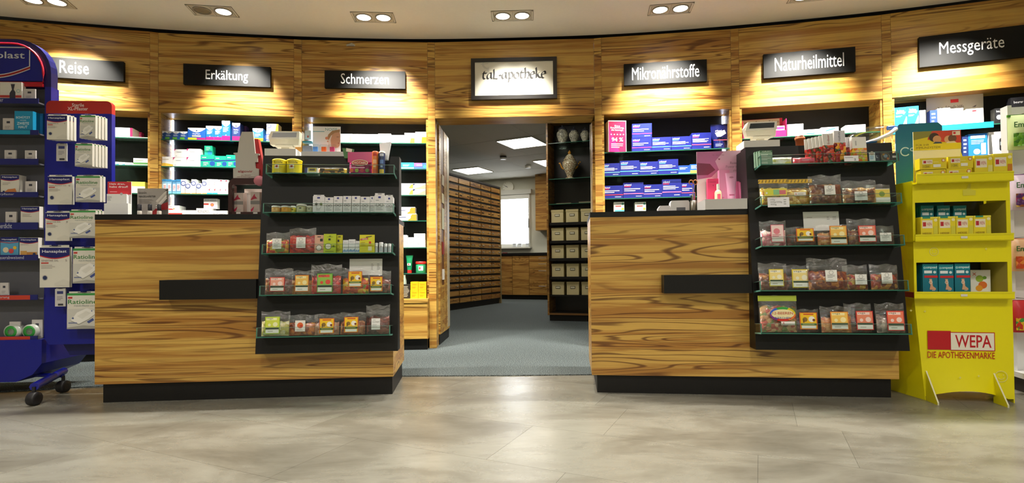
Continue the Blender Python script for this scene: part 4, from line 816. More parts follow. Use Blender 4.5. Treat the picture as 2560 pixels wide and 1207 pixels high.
up('H', [((172, 616, 349, 738), NB, vit('#7fd0e8', '#7fd0e8', 3), 'blue vitamin box with pale line by the passage pillar on the middle shelf'), ((351, 589, 539, 736), NB, vit('#5ac8f0', '#5ac8f0', 3), 'blue vitamin box with cyan line, second on the middle shelf'), ((541, 599, 721, 733), NB, vit('#8fb4f4', '#5ac8f0', 3), 'blue vitamin box with lavender line on the middle shelf'), ((723, 576, 917, 727), NB, vit('#5ac8f0', '#5ac8f0', 3), 'large blue vitamin box with cyan line on the middle shelf'), ((919, 636, 1032, 722), '#1a48ae', [('l', .1, .5, .9, .8, 2, '#e9ecfa'), ('r', 0, 0, 1, .15, '#7fd0e8')], 'small flat blue box on the middle shelf'), ((1034, 624, 1120, 720), '#1d5fc0', [('r', 0, 0, 1, .36, '#cfe34a'), ('l', .1, .5, .8, .9, 3, '#e9ecfa')], 'small blue and lime box behind the rose poster')], F, v, .10, G_, y1)
up('H', [((170, 833, 380, 957), NB, vit('#e0303c', '#e0303c'), 'blue vitamin box with red line by the passage pillar on the lower shelf'), ((383, 803, 579, 953), NB, vit('#e86aa0', '#e0303c'), 'blue vitamin box with pink line on the lower shelf'), ((581, 821, 759, 949), NB, vit('#e884c0', '#e0303c'), 'blue vitamin box with lilac line on the lower shelf'), ((761, 771, 947, 945), NB, vit('#e86aa0', '#e0303c', 3), 'tallest blue vitamin box on the lower shelf'), ((949, 806, 1075, 940), NB, vit('#e0506a', '#e0303c'), 'blue vitamin box behind the pencil cup')], F, v, .10, G_, y2)
vb = [('t', .2, .76, .8, .9, 'Doppelherz', '#7d8a92'), ('r', .16, .50, .70, .6, '#c8423c'), ('c', .86, .8, .13, '#4d9a86'), ('c', .85, .24, .14, '#f2d24a')]
for i, (b, lab) in enumerate((((290, 992, 392, 1082), 'small white box with blue foot on the lowest visible shelf'), ((497, 992, 603, 1080), 'small cream-white box on the lowest visible shelf'))): carton(cx('H', *b), F, .05, .10, '#eceae6', vb + ([('r', .1, 0, 1, .14, '#58b6dc')] if i == 0 else []), lab, 'small white boxes under the blue vitamin boxes', F.at(1550, 250 + 1083 / 3.893, .05)[1])
# ---- Naturheilmittel bay
F = W[2]; v = .03; zt = Z2[0] + .001; G_ = 'boxes in the Naturheilmittel bay'
t = thing('counter_display_tray', 'magenta display tray with beige header card behind the customer display', 'display', F.mat(F.at(1857, 344, v)[0], v, zt)); ta = F.at(1967, 344, v)[0] - F.at(1857, 344, v)[0]; th = F.at(1900, 220 + 268 / 3.893, v)[1] - zt
MB().box(0, ta, 0.12, 0.125, 0, th, P('#a81030', .4)).box(0, ta, 0, .004, 0, th * .3, P('#c2185e', .4)).box(0, .004, 0, .12, 0, th * .8, P('#a81030', .4)).box(ta - .004, ta, 0, .12, 0, th * .8, P('#c2185e', .4)).build('tray', t)
hc = MB().box(.004, ta * .93, .112, .119, th * .66, th * .97, P('#cdbf9a', .5)); hc.build('header_card', t)
for i in range(3): MB().text(.02 + i * ta * .31, th * .78, .02 + i * ta * .31 + ta * .24, th * .9, .1115, 'Tebonin', P('#3a3228')).build('lettering', t)
for i in range(3):
    o = MB().box(0, ta * .28, 0, .09, 0, th * .5, P('#f0dfe6', .5), front=P('#ead0dc', .5)).box(.005, ta * .27, -.0006, 0, th * .35, th * .46, P('#d0206a')).build('medicine_box', None, F.mat(F.at(1857, 344, v)[0] + .012 + i * ta * .325, v + .012, zt + .001)); tag(o, 'white and magenta box in the magenta display tray, %s one' % ('outer', 'middle', 'inner')[i], 'box', 'boxes in the magenta display tray')
up('I', [((578, 350, 734, 480), WB, [], 'tall plain white box beside the magenta display tray'), ((738, 402, 903, 470), WB, [('p', [(.05, .2), (.6, .2), (.7, .4), (.2, .4)], '#3fb6c4'), ('p', [(.6, .5), (.95, .55), (.9, .7)], '#8ad2da')], 'white box with turquoise sweep, lower one beside the tall white box'), ((908, 380, 1078, 462), WB, [('p', [(.2, .4), (.8, .75), (.85, .9), (.3, .6)], '#2fb2cc')], 'white box with turquoise sweep, higher one in the middle'), ((1145, 357, 1340, 450), WB, [('t', .25, .62, .55, .8, 'Symbio', '#b8b4b0')], 'wide white box next to the clear plastic bottle')], F, v, .10, G_, zt)
# ---- Messgeräte bay
F = W[3]; v = .03; G_ = 'devices in the Messgeräte bay'; zt, zm, zl = Z3[0] + .001, Z3[1] + .001, Z3[2] + .001
bw = [('t', .2, .80, .78, .90, 'bite', '#ffffff', .03), ('t', .12, .69, .9, .80, 'away', '#ffffff', .03), ('p', [(.45, 0), (.95, 0), (1, .55), (.95, .6)], '#e8eef2'), ('c', .2, .16, .12, '#dfe8f0'), ('l', .1, .58, .7, .66, 2, '#cfe4f4')]
up('K', [((122, 162, 227, 334), '#1684d0', bw, 'blue insect bite stick box by the pillar'), ((229, 152, 325, 330), '#1684d0', bw, 'blue insect bite stick box next to the sign card')], F, v, .06, G_, zt)
u0, u1, a0, a1 = F.rect(cx('K', 390, 65, 868, 300), .12, zt); wq, h = u1 - u0, a1 - a0
m = MB().box(-wq / 2, wq / 2, 0, .004, 0, h, P('#d9d2c2', .5)); decals(m, wq, h, [('r', .43, .80, .57, .90, '#b3242c'), ('t', .34, .62, .66, .72, 'Schnelle Hilfe', '#4a4038'), ('t', .28, .50, .74, .61, 'bei Insektenstichen', '#4a4038'), ('p', [(.2, .7), (.25, .66), (.3, .7), (.26, .64), (.24, .58)], '#4a4038'), ('p', [(.8, .62), (.88, .68), (.86, .62)], '#4a4038')]); tag(m.build('sign_card', None, F.mat((u0 + u1) / 2, .12, zt)), 'white display card reading Schnelle Hilfe bei Insektenstichen', 'sign')
up('K', [((420, 186, 480, 310), '#28438c', [('l', .2, .3, .8, .9, 3, '#8aa2d8')], 'narrow navy box in front of the sign card'), ((483, 168, 590, 306), WB, [], 'white box in front of the sign card, beside the navy box'), ((593, 170, 699, 303), WB, [], 'second white box in front of the sign card'), ((723, 172, 866, 296), WB, [('r', .35, .82, .6, .92, '#c8323a')], 'white box with small red logo in front of the sign card'), ((962, 168, 1054, 290), '#1a1a1c', [('r', .1, .2, .9, .9, '#232329'), ('c', .4, .42, .26, '#e8e8ec'), ('t', .15, .74, .8, .88, 'beurer', '#f2f2f2')], 'black device box with white picture beside the white gondola'), ((1096, 76, 1230, 280), '#1b1b20', [('t', .2, .76, .8, .86, 'beurer', '#e8e8ec'), ('r', .1, .1, .9, .6, '#2a2a33')], 'tall black device box at the top of the Messgeräte shelf')], F, v, .06, G_, zt)
tag(MB().box(0, F.at(2485, 300, -.004)[0] - F.at(2231, 300, -.004)[0], 0, .003, 0, .045, P('#1d9ad8', .4)).build('price_rail', None, F.mat(F.at(2231, 300, -.004)[0], .002, zt - .03)), 'light blue rail clipped along the top Messgeräte shelf', 'rail')
ac = F.rect(cx('K', 326, 120, 389, 330), .05, zt); tag(MB().box(0, ac[1] - ac[0], 0, .08, 0, ac[3] - ac[2], ACRYL).box(.004, ac[1] - ac[0] - .004, .004, .07, 0, (ac[3] - ac[2]) * .72, P('#dcdce2', .3)).build('acrylic_box', None, F.mat(ac[0], .05, zt)), 'clear acrylic box between the blue boxes and the sign card', 'box')
up('K', [((110, 430, 216, 612), '#f0eef4', [('r', 0, .82, 1, 1, '#1d1a3a'), ('t', .2, .90, .95, .97, 'Contour', '#ffffff', .02), ('t', .2, .83, .7, .89, 'Next', '#ffffff', .02), ('p', [(0, .55), (1, .45), (1, .8), (0, .8)], '#f4f4f8'), ('p', [(.0, .1), (.35, .1), (.3, .5), (0, .5)], '#7a3a9a'), ('c', .72, .32, .26, '#33303a'), ('c', .72, .32, .17, '#d8dce0'), ('r', .5, .02, .95, .12, '#d8506a')], 'white and navy blood glucose meter box by the pillar'), ((690, 402, 738, 566), '#1c2f62', [('l', .2, .2, .8, .9, 4, '#9aa8d0')], 'dark blue box stack beside the blue inhaler box'), ((741, 382, 900, 565), '#1b70c8', [('r', .12, .80, .88, .92, '#e6eef8'), ('l', .15, .55, .85, .75, 3, '#a8ccf0'), ('c', .44, .25, .18, '#e8eaf2'), ('r', .66, .12, .92, .6, '#9cc8ee')], 'large blue device box with white header on the middle shelf'), ((912, 366, 1058, 556), '#eceae8', [('p', [(0, .1), (.22, .1), (.16, .9), (0, .9)], '#4a4a48'), ('r', .6, .28, .9, .66, '#17171a'), ('r', .66, .44, .84, .6, '#8c96a0'), ('c', .75, .66, .15, '#17171a'), ('c', .75, .30, .15, '#17171a'), ('l', .5, .05, .8, .12, 1, '#3a3a40')], 'white box picturing a black meter on the middle shelf')], F, v, .08, G_, zm)
up('K', [((150, 672, 190, 900), '#f0f0f4', [('r', 0, .25, 1, .66, '#1d3b94')], 'white and blue upright box below the glucose meter box')], F, v, .08, G_, Z3[3] + .001)
# ================================================================ goods on the counter displays
def tb(i, R): return R[i][0] + .0008
BAGS = {}
def bag(b, D, v, z, cols, lab, grp, label=None, fill=.66, tk=.020, head=None, tilt=0.0, film=True):
    """clear cellophane bag: candy pieces below, flat film above, printed label on the front"""
    u0, u1, z0, z1 = D.rect(b, v, z)
    ta, tc = min((abs(r[0] - z), r[1], r[2]) for r in (TLz if D is DL else TRz))[1:]; u0 = max(u0, ta + .007); u1 = min(u1, tc - .007); w, h = u1 - u0, z1 - z0; rs = random.Random(int(b[0] * 7 + b[1]))
    k = (D is DL, round(z, 3)); pr = BAGS.get(k); back = bool(pr and pr[0] > u0 + .003 and not pr[1]); BAGS[k] = (u1, back)
    if back: v += .034
    t = thing('gummy_bag', lab, 'bag', D.mat((u0 + u1) / 2, v + tk + .004, z) @ Matrix.Rotation(tilt, 4, 'Y'), grp)
    def prof(x, q, k=1.0):      # half thickness at x in -1..1, q in 0..1
        return tk * k * math.sqrt(max(0, 1 - min(1, abs(x)) ** 2.4)) * (min(1, q / .12) ** .5) * (1 if q < fill * .75 else max(.04, 1 - (q - fill * .75) / (fill * .55)) if q < fill * 1.25 else .04)
    nx, nz = 10, 8; pts = []
    for sg in (-1, 1):
        for j in range(nz + 1):
            for i in range(nx + 1):
                x = 2 * i / nx - 1; q = j / nz * fill; top = (fill + (rs.random() - .5) * .10 if j == nz else q)
                pts.append((x * w * .47, sg * (prof(x, q, .9) * (0.35 if j == nz else 1) * rs.uniform(.82, 1.05)) , max(.01, top) * h))
    q = (nx + 1) * (nz + 1); fs = [(j * (nx + 1) + i, j * (nx + 1) + i + 1, (j + 1) * (nx + 1) + i + 1, (j + 1) * (nx + 1) + i) for j in range(nz) for i in range(nx)]
    ed = [(j * (nx + 1), (j + 1) * (nx + 1), q + (j + 1) * (nx + 1), q + j * (nx + 1)) for j in range(nz)] + [(nz * (nx + 1) + i, nz * (nx + 1) + i + 1, q + nz * (nx + 1) + i + 1, q + nz * (nx + 1) + i) for i in range(nx)]
    MB().add(pts, fs + [tuple(q + a for a in reversed(f)) for f in fs] + ed, gummy(cols), True).build('contents', t)
    if film:
        pts = []; nz2 = 10
        for sg in (-1, 1):
            for j in range(nz2 + 1):
                for i in range(nx + 1):
                    x = 2 * i / nx - 1; q2 = j / nz2; wob = (rs.random() - .5) * .005
                    pts.append((x * w * .5, sg * (prof(x, max(q2, .02), 1.12) + .0012) + wob * (.3 if q2 < fill else 1), q2 * h * (1 + (.03 * math.sin(5 * x + b[0]) if j == nz2 else 0))))
        q = (nx + 1) * (nz2 + 1); fs = [(j * (nx + 1) + i, j * (nx + 1) + i + 1, (j + 1) * (nx + 1) + i + 1, (j + 1) * (nx + 1) + i) for j in range(nz2) for i in range(nx)]
        MB().add(pts, fs + [tuple(q + a for a in reversed(f)) for f in fs], FILM, True).build('film', t)
    if head: MB().box(-w * .5, w * .5, -.004, .004, h * (1 - head[1]), h * 1.01, P(head[0], .4)).build('header_strip', t)
    if label:
        lx0, ly0, lx1, ly1, style = label; m = MB(); lw, lh = (lx1 - lx0) * w, (ly1 - ly0) * h; ox = (lx0 - .5) * w; oz = ly0 * h
        yy = -prof((lx0 + lx1) - 1, min((ly0 + ly1) / 2, fill * .7), 1.12) - .004
        m.box(ox, ox + lw, yy, yy + .0012, oz, oz + lh, P(style[0], .45))
        mm = MB(); decals(mm, lw, lh, style[1], y=0.0, x0=0.0); mm.v = [(x + ox, y + yy - .0004, z_ + oz) for x, y, z_ in mm.v]
        lo = m.build('label', t); mm.build('label_print', lo)
    return t
def vl(border, pic, word='vega', stripe='#243a1c', c2='#f2d0b0'):
    return (border, [('r', .05, .04, .95, .96, '#f4f0e4'), ('r', .05, .34, .95, .96, pic), ('r', .08, .80, .8, .93, c2), ('t', .10, .82, .55, .92, word, '#4a4a34'), ('c', .7, .55, .16, c2), ('c', .3, .52, .1, c2), ('r', .05, .27, .95, .37, stripe), ('r', .1, .06, .9, .24, '#f6f4ee'), ('l', .2, .1, .7, .2, 1, '#b9b4a8')])
AN = ('#d8621c', [('r', .05, .04, .95, .96, '#f0c21e'), ('r', .22, .86, .8, .92, '#c8321c'), ('c', .3, .58, .14, '#8a6a2a'), ('c', .68, .6, .18, '#f4efe2'), ('c', .8, .55, .08, '#7a3a1c'), ('r', .18, .4, .26, .6, '#6a4a1c'), ('r', .05, .24, .95, .36, '#3f6a2a'), ('r', .1, .06, .9, .22, '#f6f4ee'), ('l', .15, .28, .85, .33, 1, '#e8e4a0')])
WL_ = ('#eae9e4', [('o', .5, .78, .16, .20, '#9a9a96'), ('l', .15, .3, .85, .6, 3, '#9c9c98'), ('l', .2, .1, .8, .2, 1, '#b4b4b0')])
PK_ = ('#d8506a', [('r', .04, .03, .96, .97, '#f4d8d4'), ('c', .45, .62, .25, '#e2808c'), ('l', .1, .3, .9, .45, 2, '#c85a6a'), ('r', .08, .05, .9, .24, '#f2eeea')])
def vr(c='#e88a72'): return vl('#c8302c', c, c2='#f6d6cc')
def vo(): return vl('#d87a1c', '#eec05a', c2='#f6e6a8')
def vy(): return vl('#d8c41c', '#efd98a', c2='#f2ecd0')
def vg(): return vl('#4f9a2c', '#8fb84a', c2='#d84a3a')
def vlime(): return vl('#a8c828', '#cfd84a', c2='#eef0b8')
COLA = ['#5a2a1a', '#7a3a20', '#8a5a30', '#6a2418', '#9a6a3a']; RED = ['#b01822', '#d02a24', '#8a1018', '#c83a1c', '#a01428']; MIXC = ['#d8a01c', '#c82a22', '#e8c84a', '#a83a18', '#d86a1c', '#7a8a2a']
ORG = ['#c87a3a', '#d89a5a', '#b8622a', '#c88a4a']; PAL = ['#cfc48a', '#b8b45a', '#d8d4a8', '#a8a040']; DKR = ['#4a2018', '#6a2a20', '#3a1814', '#7a3a2a']
G_ = 'sweets bags on the glass trays of the counter beside the blue stand'
D, R = DL, TLz; V = -.082
# top tray
for i, b in enumerate(((140, 505, 284, 708), (286, 505, 438, 708))):
    lathe_thing(cx('D', *b), D, V, [('can', P('#d8c41a', 0.35), [(1, 0), (1, .9)]), ('lid', P('#e8d42a', 0.4), [(1.03, .9), (1.03, .97), (.9, 1.0)]), ('foot_rim', P('#8a8a86', 0.25, .8), [(1.01, -.0), (1.01, .06)])], None, 'yellow herb drop tin, %s' % ('the one by the tray end', 'the one beside the flat boxes')[i], 'yellow tins on the top tray', tb(0, R), 'tin', 'sweets_tin', 28, dec=(1.0, [('r', .3, .32, .62, .62, '#efe9d0'), ('r', .38, .4, .54, .54, '#b0402a'), ('t', .2, .70, .85, .84, 'Ricola', '#241c10')]))
carton(cx('D', 488, 598, 618, 715), D, V + .01, .05, '#e6e2da', [('r', .3, .35, .9, .9, '#e4c636'), ('r', .38, .5, .8, .8, '#6a5a4a'), ('r', 0, 0, .2, 1, '#3a3f7a'), ('l', .3, .05, .9, .25, 2, '#9a968c')], 'white and yellow tablet box beside the tins', None, tb(0, R))
t = bag(cx('D', 612, 590, 912, 718), D, V - .004, tb(0, R), ['#e8a01c', '#c8781c', '#f2c43a', '#5a3a10'], 'flat gold bar pack lying in the top tray', None, (.1, .35, .9, .7, ('#3a2a14', [('r', .2, .3, .8, .7, '#e8b84a')])), fill=.9, tk=.018); t.name = 'sweets_bar'
t = bag(cx('D', 907, 420, 1160, 716), D, V + .002, tb(0, R), ['#b0186a', '#c2287c', '#a81462', '#7a1e54'], 'large magenta fruit sweets bag with oval label', None, None, fill=.97, tk=.03, film=False)
u0, u1, a0, a1 = D.rect(cx('D', 907, 420, 1160, 716), V, tb(0, R)); w_, h_ = u1 - u0, a1 - a0
MB().prism([(-w_ * .49, h_ * .55), (w_ * .49, h_ * .55), (w_ * .5, h_ * 1.0), (-w_ * .5, h_ * .98)], -.036, -.030, P('#c4186e', .3)).build('header_strip', t)
m = MB(); m.disc(0, h_ * .52, .33 * w_, -.0405, P('#e8e4b8', .4), 24, .13 * h_); m.disc(0, h_ * .52, .30 * w_, -.041, P('#b43a2a', .4), 24, .11 * h_); m.text(-.24 * w_, h_ * .47, .24 * w_, h_ * .57, -.0416, 'HOTARI', P('#f4ecd8')); m.quad(-.42 * w_, h_ * .3, .2 * w_, h_ * .34, -.0405, P('#e8b0cc'))
for i, c in enumerate(('#d8602a', '#8aa02a', '#b01c2c', '#5a7a2a')): m.disc((-.33 + .21 * i) * w_, h_ * .2, .08 * w_, -.0395, P(c, .4))
m.build('label', t)
tag(MB().prism([(-.022, -.03), (.02, -.03), (.03, .022), (-.034, .028)], 0, .01, P('#3f7a3a', .4)).prism([(-.012, .008), (.018, .004), (.022, .022), (-.012, .028)], -.001, 0, P('#e4ead8', .4)).build('gummy_bag', None, D.mat(D.at(871, 375, -.03)[0], -.03, D.at(871, 382, -.03)[1])), 'green bag tip peeping out behind the magenta bag', 'bag')
for i, (b, c, c2, lab) in enumerate((((1162, 430, 1224, 720), '#d8742a', '#c8502a', 'orange effervescent tablet tube'), ((1231, 432, 1293, 720), '#26365e', '#d8b83a', 'dark blue patterned effervescent tablet tube'))):
    t = lathe_thing(cx('D', *b), D, V, [('tube', P(c, .3), [(1, 0), (1, .93)]), ('cap', P('#e8e2d8' if i else '#d8602a', .4), [(1.02, .93), (1.02, .99), (.9, 1.0)])], None, lab, 'tablet tubes on the top tray', tb(0, R), 'tube', 'tablet_tube', dec=(1.0, [('r', .1, 0, .9, .2, c2), ('r', .2, .45, .8, .62, '#e8b080' if i == 0 else '#5a7ab0'), ('r', .15, .78, .85, .9, '#b8281c' if i == 0 else '#c8ccd8'), ('r', .3, .28, .7, .36, '#f0d090' if i == 0 else '#9ab0d8')]))
u0, u1, a0, a1 = D.rect(cx('D', 1225, 382, 1330, 520), -.03, None); t = tag(MB().prism([(-.012, 0), (.028, 0), (.045, .105), (-.02, .095)], 0, .02, P('#e2e4ea', .25)).prism([(.0, .09), (.046, .1), (.05, .12), (.0, .112)], .004, .016, P('#b8c0cc', .2, .6)).build('cream_tube', None, D.mat((u0 + u1) / 2, -.035, a0)), 'white and silver crimped tube leaning behind the tablet tubes', 'tube')
# second tray
jb = ((141, 980, 234, 1086), (236, 980, 338, 1086), (340, 982, 392, 1086), (393, 962, 495, 1086), (497, 980, 568, 1086))
for i, b in enumerate(jb):
    c = ('#c89a5a', '#c89236', '#c8b83a', '#b8b48a', '#a8a48a')[i]
    lathe_thing(cx('D', *b), D, V + (.0 if i != 2 else .03), [('glass', P(c, .2), [(.96, 0), (1, .08), (1, .72), (.92, .78)]), ('lid', P('#e9e7df', .4), [(1, .78), (1.02, .8), (1.02, .97), (.94, 1.0)])], None, ('small jar with amber filling at the tray end', 'amber filled jar, second in the row', 'narrow yellow jar pushed back in the row', 'largest jar with white domed lid', 'grey-green jar beside the white spectacle boxes')[i], 'small jars on the second tray', tb(1, R), dec=(1.0, [('r', .2, .2, .8, .62, ('#d8b070', '#d89a2a', '#d8c84a', '#c4c49a', '#b4b498')[i]), ('r', .38, .42, .6, .56, '#2a2a2a' if i > 1 else '#a8742a')]))
zb = [('r', .36, .82, .60, .93, '#2a2f86'), ('l', .12, .66, .6, .74, 1, '#8d8d92'), ('o', .3, .42, .12, .16, '#6e6e74'), ('o', .68, .42, .12, .16, '#6e6e74'), ('r', .42, .42, .56, .45, '#6e6e74'), ('l', .15, .1, .85, .3, 2, '#b4b4b8')]
for i, (b, tbb) in enumerate((((571, 885, 689, 1100), .08), ((692, 897, 776, 1100), 0), ((781, 886, 868, 1100), 0), ((874, 884, 956, 1100), 0), ((963, 884, 1046, 1100), 0), ((1051, 891, 1141, 1100), 0), ((1146, 886, 1189, 1100), 0), ((1190, 876, 1297, 1100), .12), ((1299, 890, 1378, 1100), .1))):
    dd = zb if i else [('r', .36, .84, .60, .94, '#2a2f86'), ('r', 0, .66, 1, .67, '#8d8d92'), ('t', .1, .70, .4, .75, 'ZEISS', '#6a6a70'), ('c', .3, .5, .12, '#4a4436'), ('c', .7, .5, .12, '#6a7a3a'), ('o', .5, .36, .2, .22, '#8a8a8e'), ('l', .3, .1, .7, .25, 2, '#b4b4b8')]
    carton(cx('D', *b), D, V + (.012 if i in (6, 8) else 0), .05, '#e4e1e4', dd, ('widest white lens care box with hanging tab beside the jars', 'narrow white lens cloth box beside the widest one', 'white lens cloth box with spectacles print, second narrow one', 'white lens cloth box with spectacles print, third narrow one', 'white lens cloth box with spectacles print, fourth narrow one', 'white lens cloth box with spectacles print, fifth narrow one', 'thin white box squeezed behind the tallest one', 'tallest white lens care box with hanging tab', 'white lens care box with hanging tab at the tray end')[i], 'white lens care boxes on the second tray', tb(1, R), name='lens_cloth_box', tab=tbb)
# third tray
bag(cx('E', 115, 157, 318, 335), D, V, tb(2, R), MIXC, 'clear bag of yellow and red gummies with white label on the third tray', G_, (.34, .2, .72, .68, WL_), .62)
bag(cx('E', 316, 124, 530, 334), D, V, tb(2, R), RED, 'clear bag of deep red gummies with white label on the third tray', G_, (.32, .2, .66, .62, WL_), .70)
def hcard(b, col, dec, lab, v=V): return carton(cx('E', *b), D, v, .008, col, dec, lab, 'hanging cards on the third tray', tb(2, R), 'card', 'blister_card')
slot = ('r', .3, .88, .7, .92, '#15131a')
hcard((528, 182, 600, 338), '#d8a890', [slot, ('r', .6, .65, .9, .8, '#2a2420'), ('o', .5, .3, .28, .34, '#6a6a58'), ('c', .5, .3, .28, '#e8e4dc')], 'pink blister card of ear plugs behind the lime card', V + .022)
hcard((700, 182, 750, 338), '#c8c41c', [slot, ('r', .2, .62, .5, .74, '#2a2420'), ('o', .3, .35, .24, .3, '#8a8a1c'), ('l', .1, .1, .8, .2, 2, '#7a7a1c')], 'yellow blister card behind the lime card', V + .022)
hcard((600, 173, 699, 346), '#b4c41a', [('r', .42, .86, .58, .9, '#5a6a10'), ('l', .25, .82, .75, .85, 1, '#6a7a14'), ('r', .38, .66, .56, .76, '#2a3a10'), ('o', .38, .34, .22, .27, '#6a7a1c'), ('c', .38, .34, .22, '#e4e4d4'), ('r', .72, .3, .88, .4, '#6a7a14'), ('l', .15, .04, .85, .12, 1, '#7a8a1c')], 'lime green blister card of round plugs', V + .004)
for i, (b, lab) in enumerate((((753, 222, 797, 338), 'white box with blue wave, beside the lime card'), ((799, 216, 850, 338), 'tallest white box with blue wave'), ((852, 229, 885, 338), 'white box with blue wave beside the yellow lip balm card'))): carton(cx('E', *b), D, V + .01, .035, '#dedfe2', [('t', .15, .78, .85, .85, 'blistex', '#8a8f9a'), ('p', [(0, .15), (.3, .28), (.6, .18), (1, .3), (1, .08), (0, .08)], '#7aa0c8')], lab, 'small white boxes on the third tray', tb(2, R))
hcard((886, 180, 1004, 334), '#d8d01c', [('p', [(.42, .88), (.82, .93), (.8, .89), (.44, .84)], '#2a2414'), ('p', [(.06, .78), (.56, .84), (.56, .74), (.06, .68)], '#b8241c'), ('t', .1, .71, .52, .80, 'CARMEX', '#f4e8d0'), ('r', .62, .2, .78, .62, '#d8b41c'), ('r', .63, .5, .77, .62, '#c8281c'), ('r', .58, .1, .82, .34, '#efe6c0'), ('l', .1, .35, .4, .6, 3, '#a8a01c')], 'yellow lip balm card with red and white logo')
for i, b in enumerate(((1005, 244, 1030, 350), (1036, 238, 1072, 350), (1079, 248, 1105, 350), (1110, 248, 1136, 350))):
    lathe_thing(cx('E', *b), D, V + .008, [('tube', P('#d4d2d6' if i != 2 else '#c2c6ce', .3), [(1, 0), (1, .55)]), ('cap', P('#e6e4e6', .35), [(.97, .55), (.97, .95), (.8, 1.0)])], None, ('grey-white lip balm stick beside the yellow card', 'tallest white lip balm stick', 'slim silver lip balm stick', 'slim white lip balm stick at the tray end')[i], 'lip balm sticks on the third tray', tb(2, R), 'lip balm', 'lip_balm_stick', 16, dec=(1.0, [('r', .2, .12, .8, .48, '#b8bcc8'), ('r', .3, .6, .7, .64, '#8a8f9a')]))
# fourth and fifth tray
for a in (((120, 447, 346, 660), COLA, vr('#e8a088'), (.24, .12, .76, .66), 'cellophane bag with red-bordered label, by the left end of the fourth tray'), ((318, 457, 497, 660), ORG, vo(), (.22, .12, .84, .80), 'cellophane bag with orange-bordered label on the fourth tray'), ((490, 412, 737, 664), RED, vg(), (.24, .05, .74, .68), 'bulky bag of red gummies with green label on the fourth tray'), ((727, 437, 950, 664), MIXC, AN, (.26, .26, .76, .86), 'bag of mixed gummies with yellow animal label on the fourth tray'), ((948, 462, 1156, 660), DKR, AN, (.12, .08, .66, .72), 'dark gummy bag with yellow animal label at the end of the fourth tray')):
    bag(cx('E', *a[0]), D, V, tb(3, R), a[1], a[4], G_, (*a[3], a[2]), .60)
for a in (((90, 787, 322, 1000), PAL, vlime(), (.20, .10, .70, .78), 'bag of pale gummies with lime label on the bottom tray'), ((292, 812, 530, 992), ['#c8742a', '#b85a1c', '#d89a3a', '#8a3a1c'], ('#efe9e2', [('c', .5, .55, .3, '#e0642a'), ('c', .6, .45, .16, '#c83a1c'), ('l', .15, .08, .85, .24, 2, '#b4aea4')]), (.28, .2, .62, .72), 'bag of orange gummies with white and orange label on the bottom tray'), ((517, 810, 722, 990), ['#c8a088', '#d8b49a', '#b8866a', '#a8745a'], AN, (.24, .08, .82, .80), 'bag of pale brown gummies with yellow animal label on the bottom tray'), ((722, 797, 930, 990), ['#8a4a2a', '#a86a3a', '#c8885a', '#6a3420'], AN, (.20, .10, .74, .80), 'bag of dark brown gummies with yellow animal label on the bottom tray'), ((931, 737, 1135, 988), DKR, ('#e9e8e6', [('l', .2, .82, .6, .9, 1, '#8a8a8a'), ('t', .1, .62, .9, .74, 'Cola-Hängele', '#3a3230'), ('l', .1, .2, .7, .5, 3, '#c4c2be')]), (.26, .16, .62, .54), 'tall bag of dark cola gummies with white label at the end of the bottom tray')):
    bag(cx('E', *a[0]), D, V, tb(4, R), a[1], a[4], G_, (*a[3], a[2]), .60)
def sheet(k, b, D, lab, dec):
    u0, u1, a0, a1 = D.rect(cx(k, *b), -.004); m = MB().box(0, u1 - u0, 0, .001, 0, a1 - a0, P('#e6e6e2', .5)); decals(m, u1 - u0, a1 - a0, dec, x0=0.0); tag(m.build('price_sheet', None, D.mat(u0, -.004, a0)), lab, 'price sheet')
sheet('E', (806, 371, 1066, 500), D, 'white price sheet hanging behind the fourth tray', [('l', .66, .3, .74, .72, 5, '#a8a8a6'), ('l', .84, .3, .95, .72, 5, '#a8a8a6'), ('l', .1, .2, .4, .3, 1, '#c4c4c2')])
# ---- right display
D, R = DR, TRz; G_ = 'sweets bags on the glass trays of the counter beside the yellow stand'
for i in range(3): carton(tuple(p + (i * -6 if j % 2 == 0 else i * 1.5) for j, p in enumerate(cx('I', 310, 607, 433, 752))), D, V + i * .024, .022, '#8aa890', [('r', 0, .86, 1, 1, '#3f6a4a'), ('t', .2, .88, .85, .96, 'GRIM', '#dfe8d8'), ('l', .1, .3, .9, .75, 5, '#dfe6dc'), ('r', .1, .05, .6, .2, '#b8c8b8')], 'green herbal box, %s of three in a row' % ('front', 'middle', 'back')[i], 'green herbal boxes on the top tray', tb(0, R))
t = bag(cx('I', 437, 662, 638, 765), D, V, tb(0, R), ['#e8e4b8', '#f2eed8', '#d8d06a', '#f4f0e4'], 'pale yellow flat sweets pack lying in the top tray', None, None, .9, .016); t.name = 'sweets_pack'
t = bag(cx('I', 640, 664, 866, 760), D, V, tb(0, R), ['#d8183a', '#e02a4a', '#c8102a', '#e85a6a'], 'red flat sweets pack lying in the top tray', None, (.28, .3, .9, .7, ('#e04a6a', [('l', .1, .2, .9, .8, 2, '#f4c8d0')])), .9, .016); t.name = 'sweets_pack'
def vtext(x, z, ln, hh, s_, c): return MB().text(0, 0, ln, hh, 0, s_, P(c, .5), 0.0, lambda X, Z: (x + hh / 2 - Z, -.0008, z + X))
teal_ = [('r', 0, .70, 1, 1, '#dedad2'), ('t', .45, .74, .62, .96, 'Tee', '#9a3a30')]
